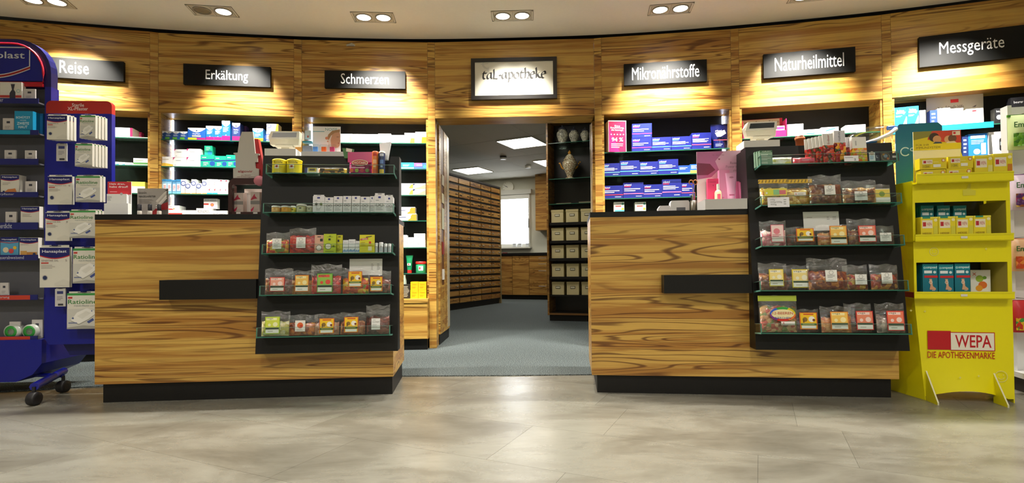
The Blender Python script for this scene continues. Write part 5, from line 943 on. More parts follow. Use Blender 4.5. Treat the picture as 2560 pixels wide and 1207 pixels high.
for i in range(6):
    bb = tuple(p + (-9 * (5 - i) if j % 2 == 0 else 2.2 * (5 - i)) for j, p in enumerate(cx('I', 928, 443, 1030, 726)))
    u0, u1, a0, a1 = D.rect(bb, V + .009 * (5 - i), tb(0, R)); w_, h_ = u1 - u0, a1 - a0
    if i < 5: h_ *= .96
    t = thing('tea_pack', 'slim berry tea pack with white top, %s behind the front one' % ('fifth', 'fourth', 'third', 'second', 'first')[i] if i < 5 else 'front slim tea pack with red berries under a white top', 'tea pack', D.mat((u0 + u1) / 2, V + .009 * (5 - i), a0), 'slim fruit tea packs on the top tray')
    MB().box(-w_ / 2, w_ / 2, 0, .0075, 0, h_ * .60, gummy(['#b01c24', '#7a1820', '#c84a2a', '#5a3a1c', '#d83a3a', '#3a4a20'])).build('pack', t); MB().box(-w_ / 2, w_ / 2, 0, .0075, h_ * .60, h_, P('#d9d5cd', .4)).build('paper_top', t)
    if i == 5: vtext(w_ * .02, h_ * .64, h_ * .32, w_ * .2, 'Erdbeer', '#a03a34').build('lettering', t)
for i, (b, cs, lab, vv) in enumerate((((1042, 414, 1147, 722), ['#a01822', '#c8382a', '#e8a01c', '#3a4a20', '#7a1820'], 'tall slim tea pack with dried fruit beside the front berry pack', V), ((1151, 477, 1214, 700), ['#7a1c24', '#4a1c20', '#a03a3a'], 'narrow pack of dark berries pushed back in the tray', V + .03))):
    u0, u1, a0, a1 = D.rect(cx('I', *b), vv, tb(0, R)); w_, h_ = u1 - u0, a1 - a0; t = thing('tea_pack', lab, 'tea pack', D.mat((u0 + u1) / 2, vv, a0))
    MB().box(-w_ / 2, w_ / 2, 0, .03, 0, h_ * .62, gummy(cs)).build('pack', t); MB().box(-w_ / 2, w_ / 2, 0, .03, h_ * .62, h_, P('#d6d2cc', .4), front=P('#cfccd2', .4)).build('paper_top', t); vtext(-w_ * .06, h_ * .66, h_ * .30, w_ * .2, 'Waldfrucht', '#5a5a64').build('lettering', t)
u0, u1, a0, a1 = D.rect(cx('I', 1214, 476, 1350, 716), V, tb(0, R)); w_, h_ = u1 - u0, a1 - a0
t = thing('dried_fruit_pack', 'pack of dried fruit slices with white paper top', 'pack', D.mat((u0 + u1) / 2, V, a0)); MB().box(-w_ / 2, w_ / 2, 0, .03, 0, h_ * .55, gummy(['#e8c83a', '#e8963a', '#d8a87a', '#e8742a', '#c8c83a'])).build('pack', t); MB().box(-w_ / 2, w_ / 2, 0, .03, h_ * .55, h_, P('#e9e6de', .4)).build('paper_top', t); MB().box(-w_ * .3, -w_ * .2, -.0006, 0, h_ * .66, h_ * .85, P('#b8b4b0')).build('lettering', t)
for i, (b, c, dd, lab) in enumerate((((1362, 618, 1475, 722), '#23263a', [('p', [(.1, .05), (.62, .05), (.62, .9), (.1, .9)], '#d8dfe4'), ('l', .16, .2, .56, .6, 3, '#6aa0c8'), ('c', .36, .82, .2, '#c8b8a8'), ('t', .72, .35, .86, .6, 'L', '#e8e8ee')], 'small dark blue sweets tin with white label'), ((1488, 628, 1580, 724), '#4a4038', [('c', .5, .6, .22, '#7a8a9a'), ('c', .3, .8, .12, '#c8842a'), ('c', .72, .3, .12, '#b8602a'), ('o', .5, .5, .40, .46, '#8a7a5a')], 'small patterned brown sweets tin'), ((1584, 632, 1664, 716), '#3a3432', [('r', .2, .4, .75, .66, '#e4d4d4')], 'small black sweets tin with white oval label'))): carton(cx('I', *b), D, V, .03, c, dd, lab, 'small tins on the top tray', tb(0, R), 'tin', 'sweets_tin')
def lipcard(k, b, D, lab, dec):
    u0, u1, a0, a1 = D.rect(cx(k, *b), -.1035); m = MB().box(0, u1 - u0, 0, .0012, 0, a1 - a0, P('#e9e8ec', .4)); decals(m, u1 - u0, a1 - a0, dec, x0=0.0); tag(m.build('price_card', None, D.mat(u0, -.1035, a0)), lab, 'price card')
lipcard('I', (1130, 658, 1270, 712), D, 'white price card clipped to the top tray lip', [('t', .08, .6, .62, .82, 'Schwarztee', '#5a5a5a'), ('t', .68, .14, .82, .5, '2', '#2a2a2a')])
lipcard('I', (386, 1062, 597, 1158), D, 'white price card with three price lines clipped to the second tray lip', [('t', .12, .64, .34, .84, '100g', '#8a8a8a'), ('t', .12, .40, .66, .60, '200g/250g', '#8a8a8a'), ('t', .12, .16, .40, .36, '400g', '#8a8a8a'), ('l', .74, .2, .9, .85, 3, '#a8a8a8'), ('l', .2, .9, .8, .95, 1, '#d8a8a8')])
for a in (((276, 882, 600, 1150), ['#e8c83a', '#d8b43a', '#f0e4b0', '#c8842a', '#e8d89a'], ('#e8d44a', [('r', .1, .2, .4, .8, '#d8d83a'), ('r', .4, .15, .66, .85, '#8fc88a'), ('r', .66, .2, .95, .75, '#d8707a'), ('c', .1, .4, .12, '#f2efe8')]), (.12, .34, .9, .62), 'large bag of pale sweets with yellow and black striped header', '#e0b41a'), ((536, 864, 870, 1145), ['#c89a3a', '#b8862a', '#d8b45a', '#a8742a'], ('#f0ece4', [('t', .06, .2, .22, .8, 'A', '#c82a2a'), ('l', .3, .3, .9, .7, 2, '#b4b0a8')]), (.40, .36, .74, .50), 'large bag of amber sweets with yellow and black striped header', '#e0b41a'), ((802, 838, 1128, 1150), COLA, WL_, (.42, .30, .74, .62), 'large bag of brown red gummies with white label on the second tray', None), ((1126, 890, 1470, 1145), ['#6a3a20', '#8a5030', '#b8824a', '#5a2a1a'], WL_, (.3, .12, .66, .5), 'crumpled bag of brown sweets with white label on the second tray', None), ((1405, 912, 1645, 1140), ['#d8c88a', '#c8a84a', '#e8dca8', '#b8882a'], ('#efece4', [('r', .0, .35, 1, .95, '#e8cf5a'), ('c', .5, .6, .2, '#8aa03a'), ('r', .05, .05, .95, .25, '#f4f2ee')]), (.2, .1, .86, .74), 'bag of pale sweets with yellow picture label at the end of the second tray', None)):
    t = bag(cx('I', *a[0]), D, V, tb(1, R), a[1], a[4], G_, (*a[3], a[2]), .66, head=(a[5], .13) if a[5] else None)
    if a[5]:
        u0, u1, a0, a1 = D.rect(cx('I', *a[0]), V, tb(1, R)); w_, h_ = u1 - u0, a1 - a0; m = MB()
        for i in range(9): x = -w_ * .46 + i * w_ * .105; m.poly([(x, h_ * .89), (x + w_ * .03, h_ * .89), (x + w_ * .06, h_ * .99), (x + w_ * .03, h_ * .99)], -.0046, P('#7a6210', .4))
        m.build('stripe_print', t)
for i, a in enumerate((((100, 152, 332, 352), ['#d88a94', '#e8b8b0', '#c86a7a', '#f0d8d0'], PK_, (.36, .14, .84, .82), 'bag of pink and white gummies with pink label on the third tray'), ((330, 197, 560, 350), DKR, AN, (.28, .20, .86, .88), 'dark gummy bag with orange and yellow animal label on the third tray'), ((562, 182, 800, 350), ORG, vo(), (.36, .04, .90, .92), 'bag of caramel gummies with orange label on the third tray'), ((796, 137, 1016, 348), COLA, vr('#e88a6a'), (.30, .10, .90, .72), 'bag of brown gummies with red-bordered label on the third tray'), ((1012, 180, 1186, 345), DKR, WL_, (.24, .20, .74, .62), 'crumpled dark gummy bag with white label at the end of the third tray'))): bag(cx('J', *a[0]), D, V, tb(2, R), a[1], a[4], G_, (*a[3], a[2]), .6)
sheet('J', (448, 87, 718, 230), D, 'white price sheet hanging behind the third tray of the counter by the yellow stand', [('l', .66, .55, .74, .75, 2, '#b4b4b2'), ('l', .1, .66, .3, .74, 1, '#b4b4b2'), ('l', .82, .55, .95, .75, 2, '#b4b4b2')])
for i, a in enumerate((((115, 472, 337, 690), COLA, vy(), (.32, .14, .82, .76), 'bag of brown gummies with yellow label by the left end of the fourth tray'), ((330, 482, 532, 690), DKR, vy(), (.26, .10, .92, .82), 'bag of dark gummies with slanted yellow label on the fourth tray'), ((490, 437, 800, 695), ['#8a3a14', '#a85a1c', '#7a1c10', '#c87a2a', '#6a2010'], WL_, (.40, .26, .68, .62), 'biggest bag of red-brown gummies with white label on the fourth tray'), ((786, 482, 980, 692), ['#a8742a', '#c8a03a', '#7a3a1c', '#b83a2a'], WL_, (.40, .22, .86, .62), 'bag of mixed brown gummies with slanted white label on the fourth tray'), ((968, 482, 1182, 690), ['#7a2a1c', '#c88a3a', '#5a1c18', '#a83a1c'], WL_, (.32, .24, .70, .66), 'bag of red-brown gummies with white label at the end of the fourth tray'))): bag(cx('J', *a[0]), D, V, tb(3, R), a[1], a[4], G_, (*a[3], a[2]), .6)
t = bag(cx('J', 120, 722, 415, 1010), D, V, tb(4, R), ['#8a5a3a', '#b8885a', '#6a7a3a', '#a8402a', '#c8a070'], 'large bag of fruit bears with rainbow oval label and green striped header', G_, None, .70, head=('#a8b83a', .14))
u0, u1, a0, a1 = D.rect(cx('J', 120, 722, 415, 1010), V, tb(4, R)); w_, h_ = u1 - u0, a1 - a0; m = MB(); y_ = -.033; cxo, czo = .06 * w_, .5 * h_
for i, c in enumerate(('#d8c41c', '#2f9a3a', '#2a5ac8', '#7a2a8a', '#c8281c', '#e0742a')): m.ring(cxo, czo, 0.0, .33 * w_, y_ - .0002 * i, P(c, .4), 24, 60 * i, 60 * i + 60)
m.v = [(x, y, czo + (z - czo) * .58) for x, y, z in m.v]; m.disc(cxo, czo, .29 * w_, y_ - .002, P('#e8dca8', .4), 24, .13 * h_); m.text(cxo - .26 * w_, czo - .01 * h_, cxo + .26 * w_, czo + .06 * h_, y_ - .003, '12-BEEREN', P('#b8241c')); m.text(cxo - .2 * w_, czo - .13 * h_, cxo + .2 * w_, czo - .065 * h_, y_ - .003, 'BÄRCHEN', P('#2a4a9a')); m.quad(cxo - .05 * w_, .2 * h_, cxo + .3 * w_, .3 * h_, y_, P('#efe9e4')); m.text(cxo - .02 * w_, .215 * h_, cxo + .04 * w_, .285 * h_, y_ - .001, 'A', P('#c8282a')); m.build('label', t)
for i, a in enumerate((((405, 822, 602, 1003), DKR, AN, (.18, .14, .86, .86), 'dark gummy bag with yellow animal label beside the fruit bears'), ((590, 802, 830, 1005), ORG, vo(), (.26, .12, .82, .80), 'bag of caramel gummies with orange label on the bottom tray by the yellow stand'), ((800, 777, 1010, 1005), DKR, vr('#e88a6a'), (.34, .10, .96, .74), 'dark gummy bag with red-bordered label beside the end bag of the bottom tray'), ((1010, 777, 1245, 1008), ['#8a7a72', '#a8948a', '#6a5a54', '#b8a89a'], vr('#e87a5a'), (.30, .08, .88, .74), 'bag of grey-brown gummies with red-bordered label at the end of the bottom tray'))): bag(cx('J', *a[0]), D, V, tb(4, R), a[1], a[4], G_, (*a[3], a[2]), .6)

# ================================================================ things standing on the counters
F = CL; z = ZW + .001
# leaflet holder
v = .045; u0, u1, a0, a1 = F.rect(cx('A', 628, 898, 772, 1105), v, z); w_, h_ = u1 - u0, a1 - a0
t = thing('leaflet_dispenser', 'white and red cardboard leaflet dispenser on the counter', 'dispenser', F.mat((u0 + u1) / 2, v, z)); MB().box(-w_ / 2, w_ / 2, .03, .034, 0, h_, P('#efeff0', .5), front=P('#eeeef0', .5)).build('back_card', t)
MB().box(-w_ / 2, w_ / 2, 0, .003, 0, h_ * .34, P('#f0f0f2', .5)).box(-w_ / 2, -w_ / 2 + .003, .003, .03, 0, h_ * .34, WHITE).box(w_ / 2 - .003, w_ / 2, .003, .03, 0, h_ * .34, WHITE).build('pocket', t)
for i in range(3): MB().box(-w_ * .42, w_ * .42, .006 + i * .007, .011 + i * .007, .002, h_ * (.62 - .02 * i), P('#f4f4f4', .5)).build('leaflet', t)
m = MB(); decals(m, w_, h_, [('r', 0, .62, 1, 1, '#d6333f'), ('t', .08, .90, .74, .96, 'Hals dran,', '#fdf4f4', .02), ('t', .08, .82, .86, .88, 'habs drauf!', '#fdf4f4', .02), ('l', .1, .68, .5, .72, 1, '#f4c8cc')], y=.029); decals(m, w_, h_, [('l', .1, .42, .3, .56, 4, '#b8b8bc'), ('c', .7, .62, .06, '#c4c4c8')], y=.005); m.build('print', t)
# nail hardener display
v = .09; u0, u1, a0, a1 = F.rect(cx('A', 796, 936, 985, 1106), v, z); w_, h_ = u1 - u0, a1 - a0
t = thing('cosmetics_display', 'grey cardboard nail care display with a picture of a hand', 'display', F.mat((u0 + u1) / 2, v, z)); MB().box(-w_ / 2, w_ / 2, .05, .054, 0, h_, P('#a7a09a', .5)).box(-w_ / 2, w_ / 2, .0, .05, 0, .004, P('#a7a09a', .5)).build('card', t)
m = MB(); decals(m, w_, h_, [('t', .04, .80, .3, .9, 'alessandro', '#5a5450'), ('t', .05, .68, .60, .76, 'NAGELHÄRTER', '#1d1a18', .012), ('l', .06, .45, .55, .62, 5, '#7d7670'), ('p', [(.62, .0), (1, .0), (1, 1), (.9, .92), (.8, .7), (.62, .45)], '#55504c'), ('p', [(.5, .18), (.75, .42), (1, .52), (1, .25), (.7, .22), (.56, .0), (.46, .0)], '#9a1820')] + [('p', [(.60, .30 + .08 * i), (.66, .26 + .08 * i), (.98, .66 + .075 * i), (.92, .70 + .07 * i)], c) for i, c in enumerate(('#cfc9c2', '#e2ddd6', '#bdb6ae', '#d6d0c8'))], y=.049); m.build('print', t)
for i, px in enumerate((343.5, 369.5, 393)):
    uu = F.at(px, 530, v)[0]; bt = thing('nail_polish_bottle', 'black-capped nail polish bottle, %s of three by the grey display' % ('first', 'middle', 'last')[i], 'bottle', F.mat(uu, v + .02, z + .005), 'nail polish bottles')
    MB().lathe([(.011, 0), (.0115, .004), (.0115, .022), (.006, .027)], P('#b8b2aa', .1), 16).build('bottle', bt); MB().lathe([(.0105, .027), (.0105, .058), (.008, .062)], P('#15131b', .3), 16).build('cap', bt)
# nasal spray counter display
v = .17; nb = lambda *b: F.rect(cx('N', *b), v)
t0u, _, _, _ = nb(260, 0, 260, 1); t = thing('nasal_spray_display', 'grey and red cardboard display shaped like a nasal spray bottle', 'display', F.mat(t0u, v, z))
def nu(x, y): a, b = F.at(560 + x / 4.642, 300 + y / 4.642, v); return (a - t0u, b - z)
MB().prism([nu(106, 672), nu(106, 562), nu(135, 556), nu(135, 470), nu(130, 398), nu(110, 394), nu(110, 380), nu(158, 378), nu(178, 220), nu(207, 136), nu(335, 136), nu(362, 385), nu(408, 390), nu(408, 405), nu(388, 410), nu(388, 485), nu(362, 490), nu(362, 556), nu(405, 566), nu(405, 672)][::-1], 0, .012, P('#c8c2ba', .5)).build('bottle_front', t)
MB().prism([nu(345, 212), nu(385, 212), nu(415, 380), nu(440, 520), nu(460, 610), nu(460, 672), nu(330, 672), nu(330, 212)][::-1], .014, .05, P('#b0121c', .45)).build('red_back_card', t)
m = MB(); a, b = nu(162, 615), nu(335, 582); m.text(a[0], a[1], b[0], b[1], -.001, 'algovir', P('#a02a30', .5), .012); a, b = nu(200, 645), nu(315, 632); m.text(a[0], a[1], b[0], b[1], -.001, 'zur Abwehr', P('#8a4a4a', .5)); a, b = nu(150, 668), nu(360, 652); m.text(a[0], a[1], b[0], b[1], -.001, 'von Erkältungsviren', P('#8a4a4a', .5)); m.build('lettering', t)
BR = P('#3a1210', .3); fr = MB(); L0, R0 = nu(45, 700), nu(470, 700); zt_ = nu(260, 672)[1]
fr.prism([nu(48, 1110), nu(48, 740), nu(70, 700), nu(110, 674), nu(420, 674), nu(452, 700), nu(470, 740), nu(470, 1110), nu(440, 1110), nu(440, 770), nu(420, 745), nu(110, 745), nu(92, 765), nu(92, 1110)][::-1], 0, .03, BR)
a, b = nu(48, 1110), nu(470, 1065); fr.box(a[0], b[0], .0, .10, 0.0, b[1], BR); fr.box(a[0], a[0] + .008, .03, .10, 0, nu(0, 740)[1], BR); fr.box(b[0] - .008, b[0], .03, .10, 0, nu(0, 740)[1], BR)
fr.build('stand_body', t)
a, b = nu(165, 1060), nu(400, 775); MB().box(a[0], b[0], .088, .09, a[1], b[1], P('#e9e6e4', .5)).build('inner_card', t)
c_ = nu(413, 706); MB().lathe([(.030, .012), (.030, -.004), (.027, -.008), (0, -.008)], P('#c87884', .4), 24, (c_[0], -.006, c_[1]), axis='y').build('round_badge', t)
for x in (168, 365): a = nu(x, 1078); MB().box(a[0] - .012, a[0] + .012, -.003, 0, a[1] - .005, a[1] + .005, P('#e6e2dc', .4)).build('button_label', t)
pd = [('p', [(0, .62), (.45, .92), (.5, .8), (.75, .68), (.4, .66), (.1, .60)], '#b01c3c'), ('r', 0, .40, 1, .57, '#8a8480'), ('p', [(0, .12), (.4, .3), (.3, .12), (.1, .02)], '#c82a52'), ('l', .3, .06, .9, .18, 2, '#b8aea8')]
for b, lab in (((112, 845, 222, 1060), 'flower-print nasal spray box at the open side'), ((308, 835, 414, 1060), 'flower-print nasal spray box next to the glass trays')):
    for i in range(2): carton(tuple(p + (5 * i if j % 2 == 0 else 0) for j, p in enumerate(cx('N', *b))), F, v + .034 + i * .026, .024, '#cdbab0', pd, lab + (', front one' if i == 0 else ', hidden back one'), 'nasal spray boxes in the display', F.at(590, 300 + 1066 / 4.642, v)[1] + .001)
# customer displays on poles
def customer_display(F, D_, zt, vt, head, neck, base, scr, lab, tiltx):
    v = vt + .20; u0, u1, a0, a1 = F.rect(head, v); w_, h_ = u1 - u0, a1 - a0; um = (u0 + u1) / 2
    t = thing('customer_display', lab, 'display', F.mat(um, v, zt)); IV = P('#e2dcc4', .4)
    zc = (a0 + a1) / 2 - zt
    hd = MB(); hw_ = w_ / 2; ht = h_ * .5
    hd.prism([(-hw_, zc + .01), (-hw_ * .86, zc - ht), (hw_ * .92, zc - ht), (hw_ * .98, zc + .01), (hw_, zc + ht), (-hw_ * .80, zc + ht)], 0, .05, IV); hd.build('housing', t)
    MB().prism([(-hw_ * .98, zc - ht * .18), (hw_ * .99, zc - ht * .10), (hw_, zc + ht), (-hw_ * .80, zc + ht)], -.006, -.0005, P('#f1eee2', .35)).build('bezel', t)
    MB().prism([(-hw_ * .74, zc + ht * .08), (hw_ * .80, zc + ht * .12), (hw_ * .84, zc + ht * .82), (-hw_ * .66, zc + ht * .78)], -.008, -.0062, P(scr, .12)).build('screen', t)
    x0, x1, b0_, b1_ = F.rect(neck, v + .02); MB().box(x0 - um, x1 - um, .015, .04, .012, zc - ht + .004, IV).box(x0 - um - .03, x1 - um + .03, .0, .05, zc - ht - .012, zc - ht + .006, IV).build('neck', t)
    x0, x1, b0_, b1_ = F.rect(base, v - .03); MB().box(x0 - um, x1 - um, -.05, .10, 0, max(.03, b1_ - zt), P('#f3f1ec', .35)).build('foot', t)
customer_display(CL, DL, ZTL, VTL, cx('N', 512, 132, 878, 290), cx('N', 668, 290, 750, 345), cx('N', 485, 340, 845, 405), '#a9abb4', 'ivory customer display on a short pole behind the yellow tins', 0)
customer_display(CR, DR, ZTR, VTR, cx('I', 162, 330, 475, 470), cx('I', 283, 465, 350, 520), cx('I', 145, 515, 492, 580), '#2c3034', 'ivory customer display on a short pole beside the potted cactus', 0)
# ear plug display and acrylic samples
v = VTL + .14; u0, u1, a0, a1 = CL.rect(cx('D', 455, 437, 890, 485), v, ZTL + .001); tag(MB().box(0, u1 - u0, 0, .12, 0, max(.025, a1 - a0), P('#f0eef0', .4)).box(.01, u1 - u0 - .01, -.0006, 0, .004, .018, P('#d8d4dc')).build('white_tray', None, CL.mat(u0, v, ZTL + .001)), 'white plastic tray carrying the ear plug display', 'tray'); zt2 = ZTL + .002 + max(.025, a1 - a0)
u0, u1, a0, a1 = CL.rect(cx('D', 572, 186, 850, 436), v + .05, zt2); w_, h_ = u1 - u0, a1 - a0
t = thing('ear_plug_display', 'white card display with a woman in profile and three ear plug packs', 'display', CL.mat((u0 + u1) / 2, v + .05, zt2)); MB().box(-w_ / 2, w_ / 2, 0, .003, 0, h_, P('#f2f0ee', .4)).build('card', t)
m = MB(); decals(m, w_, h_, [('t', .45, .84, .88, .95, 'NOISE', '#6aa0a8'), ('r', 0, .80, .42, .82, '#2f9aa8'), ('p', [(.56, .2), (.54, .5), (.60, .68), (.72, .80), (.98, .82), (.995, .3), (.92, .18), (.7, .12)], '#eadfd8'), ('p', [(.66, .26), (.64, .5), (.70, .70), (.80, .78), (.97, .80), (.995, .64), (.98, .54), (.995, .46), (.97, .40), (.98, .34), (.96, .28), (.92, .22), (.78, .18)], '#d09a78'), ('p', [(.50, .52), (.56, .70), (.70, .84), (.99, .90), (.98, .80), (.80, .77), (.66, .66), (.58, .50)], '#b08458'), ('c', .50, .56, .055, '#d88a6a'), ('c', .54, .44, .03, '#d8a08a'), ('r', .86, .60, .95, .615, '#6a4a3a'), ('r', .90, .365, .975, .385, '#a8483a')], y=-.0004); m.build('print', t)
for i, c in enumerate(('#5a8fd8', '#e8642a', '#c83a6a')): x = -w_ * .5 + w_ * (.02 + .30 * i); pk_ = MB().box(x, x + w_ * .26, -.045, -.012, .001, h_ * .27, ACRYL).box(x + w_ * .04, x + w_ * .20, -.035, -.02, .003, h_ * .19, P(c, .3)).build('ear_plug_pack', t)
u0, u1, a0, a1 = CL.rect(cx('D', 462, 192, 565, 436), v + .04, zt2); w_, h_ = u1 - u0, a1 - a0; t = thing('acrylic_sample_box', 'tall clear acrylic sample box beside the ear plug display', 'box', CL.mat(u0, v + .04, zt2)); MB().box(0, w_, 0, .05, 0, h_, ACRYL).build('case', t); MB().box(.003, w_ - .003, .003, .047, h_ * .40, h_ * .46, P('#2f9ab0', .3)).build('blue_band', t); MB().box(w_ * .2, w_ * .8, .02, .022, h_ * .55, h_ * .9, P('#d8dce2', .3)).box(w_ * .42, w_ * .56, .0195, .02, h_ * .62, h_ * .7, P('#c8403a')).build('insert_card', t); MB().box(.003, w_ - .003, .003, .047, .003, h_ * .28, P('#8a8c98', .3)).build('sample_block', t)
# ---- right counter
F = CR; v = .22; u0, u1, a0, a1 = F.rect(cx('H', 1100, 498, 1530, 1060), v, z); w_, h_ = u1 - u0, a1 - a0
t = thing('rose_cosmetics_display', 'pink rose cosmetics display with poster and white tray on the counter', 'display', F.mat((u0 + u1) / 2, v, z)); MB().box(-w_ / 2, w_ / 2, .0, .006, 0, h_, P('#d9c4cc', .4)).build('poster', t)
m = MB(); decals(m, w_, h_, [('p', [(0, .55), (0, 1), (.62, 1), (.42, .84), (.5, .7), (.32, .58)], '#b8709a'), ('p', [(0, .62), (0, .82), (.3, .8), (.42, .7), (.25, .62)], '#7a3450'), ('p', [(.62, 1), (1, 1), (1, .5), (.6, .5), (.5, .7), (.42, .84)], '#dcb4c8'), ('p', [(0, .0), (0, .55), (.32, .58), (.6, .5), (1, .5), (1, 0)], '#f4ecea'), ('t', .36, .93, .62, .95, 'Dr. Hauschka', '#8a5a70'), ('p', [(.48, .88), (.54, .88), (.51, .855)], '#8a3a5a'), ('t', .76, .785, .94, .825, 'Roses.', '#7a5a64'), ('t', .66, .725, .94, .765, 'Power to', '#9a7a84'), ('t', .82, .665, .94, .705, 'skin', '#9a7a84')], y=-.0004); m.build('poster_print', t)
x0, x1, b0_, b1_ = F.rect(cx('H', 1180, 960, 1645, 1055), v - .23, z); x1 = min(x1, CR.at(1890, 874, -.10)[0] - .004); MB().box(x0 - (u0 + u1) / 2, x1 - (u0 + u1) / 2, -.23, -.006, 0, b1_ - z, P('#c9c6c4', .4), top=P('#eceaea', .4)).build('tray', t); ztr = b1_ + .001
for i, (b, c, lab, dd) in enumerate((((1205, 765, 1308, 965), '#d8386a', 'deep pink cosmetics box', [('t', .25, .84, .8, .88, 'Hauschka', '#8a1c3c'), ('p', [(.45, .74), (.58, .74), (.52, .68)], '#8a1c3c')]), ((1312, 680, 1420, 965), '#e08ab0', 'tall pale pink cosmetics box behind the tube', [('l', .1, .08, .5, .16, 2, '#c04a70')]))): carton(cx('H', *b), F, v - .05 - (.02 if i else 0), .035, c, dd, lab, 'rose cosmetics', ztr, name='cosmetics_box')
def ctube(b, v_, lab, col):
    u0, u1, a0, a1 = F.rect(cx('H', *b), v_, ztr); wq, h = (u1 - u0) / 2, a1 - a0; t = thing('cream_tube', lab, 'tube', F.mat((u0 + u1) / 2, v_ + .015, ztr), 'rose cosmetics'); tb_ = MB(); pts = []; seg = 16
    for rx, ry, zz_ in ((.68, .5, .0), (.7, .5, .12), (.72, .5, .14), (.85, .36, .6), (1, .05, .95), (1, .05, 1)): pts += [(rx * wq * math.cos(2 * math.pi * i / seg), ry * wq * math.sin(2 * math.pi * i / seg), zz_ * h) for i in range(seg)]
    tb_.add(pts, [(j * seg + i, j * seg + (i + 1) % seg, (j + 1) * seg + (i + 1) % seg, (j + 1) * seg + i) for j in range(5) for i in range(seg)], P(col, .3), True); tb_.build('tube_body', t); MB().disc(0, h * .84, wq * .4, -wq * .26, P('#b87a90', .4), 16, wq * .16).build('oval_label', t); MB().quad(-wq * .5, h * .2, wq * .4, h * .24, -wq * .52, P('#b84a70', .4)).build('label', t)
ctube((1385, 705, 1495, 968), v - .09, 'large pale pink cream tube in front of the rose poster', '#e6a6c6'); ctube((1512, 795, 1584, 962), v - .085, 'small pink cream tube beside the large one', '#e07aa4')
carton(cx('H', 1482, 790, 1520, 962), F, v - .05, .03, '#d8709c', [], 'narrow pink cosmetics box behind the small tube', 'rose cosmetics', ztr, name='cosmetics_box')
lathe_thing(cx('H', 1280, 812, 1348, 968), F, v - .10, [('bottle', P('#e8dcae', .15), [(.95, 0), (1, .04), (1, .5), (.8, .6), (.45, .66)]), ('cap', P('#d8e0d0', .3), [(.42, .66), (.42, .92), (.36, 1.0)])], None, 'small glass lotion bottle with pale cap on the rose display', 'rose cosmetics', ztr, 'bottle', 'lotion_bottle', dec=(1.0, [('r', .25, .12, .75, .42, '#d8506a')]))
# card terminal, pencil cup
v = .25; u0, u1, a0, a1 = F.rect(cx('H', 840, 977, 1028, 1066), v, z); w_, h_ = u1 - u0, a1 - a0; t = thing('thermometer_unit', 'white electronic device with grey screen on the counter', 'device', F.mat((u0 + u1) / 2, v, z)); MB().prism([(-w_ / 2, 0), (w_ / 2, 0), (w_ * .5, h_ * .85), (w_ * .44, h_), (-w_ * .42, h_), (-w_ * .48, h_ * .85)], 0, .06, P('#eeecec', .35)).build('housing', t); MB().box(-w_ * .18, w_ * .28, -.001, 0, h_ * .12, h_ * .5, P('#6a6a74', .2)).build('screen', t)
u0, u1, a0, a1 = F.rect(cx('H', 722, 1028, 838, 1068), v, z); tag(MB().prism([(0, 0), (u1 - u0, 0), (u1 - u0, a1 - a0), (.012, a1 - a0), (0, (a1 - a0) * .7)], 0, .05, P('#f0ecee', .4)).build('white_box', None, F.mat(u0, v, z)), 'low white rounded case beside the white device', 'case')
v = .20; uu, zz_ = F.at(1460 + 1065 / 3.893, 500, v); t = thing('pencil_cup', 'slim dark pencil cup beside the rose display', 'cup', F.mat(uu, v, z)); MB().lathe([(.016, 0), (.018, .075), (.016, .075), (.0145, .004)], P('#4a4234', .3), 16).build('cup', t)
def penc(dx, dy, h0, h1, c, lab, r=.003): o = MB().tube([(0, 0, 0), (dx, dy, h1 - h0)], r, P(c, .4), 6).build('pen', None, F.mat(uu + dx * .3, v + dy * .3 + .0, z + h0)); tag(o, lab, 'pen', 'pens in the pencil cup')
penc(.008, .0, .006, .125, '#8a6a3a', 'brown pencil in the cup'); penc(-.009, .003, .006, .11, '#2a2a3a', 'dark pen in the cup'); penc(.002, -.006, .006, .10, '#a02a6a', 'purple pen in the cup'); penc(-.003, .006, .006, .115, '#c8b89a', 'pale pencil in the cup')
t = thing('scissors', 'scissors with orange ring handles in the pencil cup', 'scissors', F.mat(uu, v, z + .005)); hz = F.at(1460 + 1065 / 3.893, 250 + 800 / 3.893, v)[1] - z - .005
for sg in (-1, 1):
    MB().tube([(sg * .012 + .011 * math.cos(a), 0, hz + .014 * math.sin(a)) for a in [2 * math.pi * i / 14 for i in range(14)]], .0025, P('#c87a3a', .4), 6, True).build('handle', t); MB().tube([(sg * .009, 0, hz - .012), (0, 0, hz - .06), (-sg * .003, 0, .0)], .0022, STEEL, 6).build('blade', t)
# cactus pot and clear bottle on the register plinth
v = VTR + .13; u0, u1, a0, a1 = F.rect(cx('I', 652, 462, 747, 556), v, ZTR + .001); r = (u1 - u0) / 2; h_ = a1 - a0; t = thing('flower_pot', 'small terracotta pot with a pinkish plant', 'plant', F.mat((u0 + u1) / 2, v, ZTR + .001)); MB().lathe([(.72 * r, 0), (.92 * r, .68 * h_), (1.0 * r, .68 * h_), (1.02 * r, .84 * h_), (.9 * r, .84 * h_), (.86 * r, .78 * h_), (0, .78 * h_)], P('#c0602a', .6), 20).build('pot', t)
pl = MB(); rs = random.Random(3)
for i in range(16): a, q = rs.random() * 6.28, rs.random() ** .5 * r * .8; pl.lathe([(.0, -.008), (.007, -.002), (.006, .004), (0, .008)], P(('#a05a5a', '#8a6a4a', '#b87a6a')[i % 3], .6), 8, (q * math.cos(a), q * math.sin(a), h_ * .86 + rs.random() * .006))
pl.build('plant', t)
v = VTR + .10; F = CR; c0 = F.at(2195, 335, v); t = thing('clear_plastic_bottle', 'clear plastic bottle with white and blue strap lying behind the fruit packs', 'bottle', F.mat(c0[0], v + .06, ZTR + .068) @ Matrix.Rotation(math.radians(-7), 4, 'Y'))
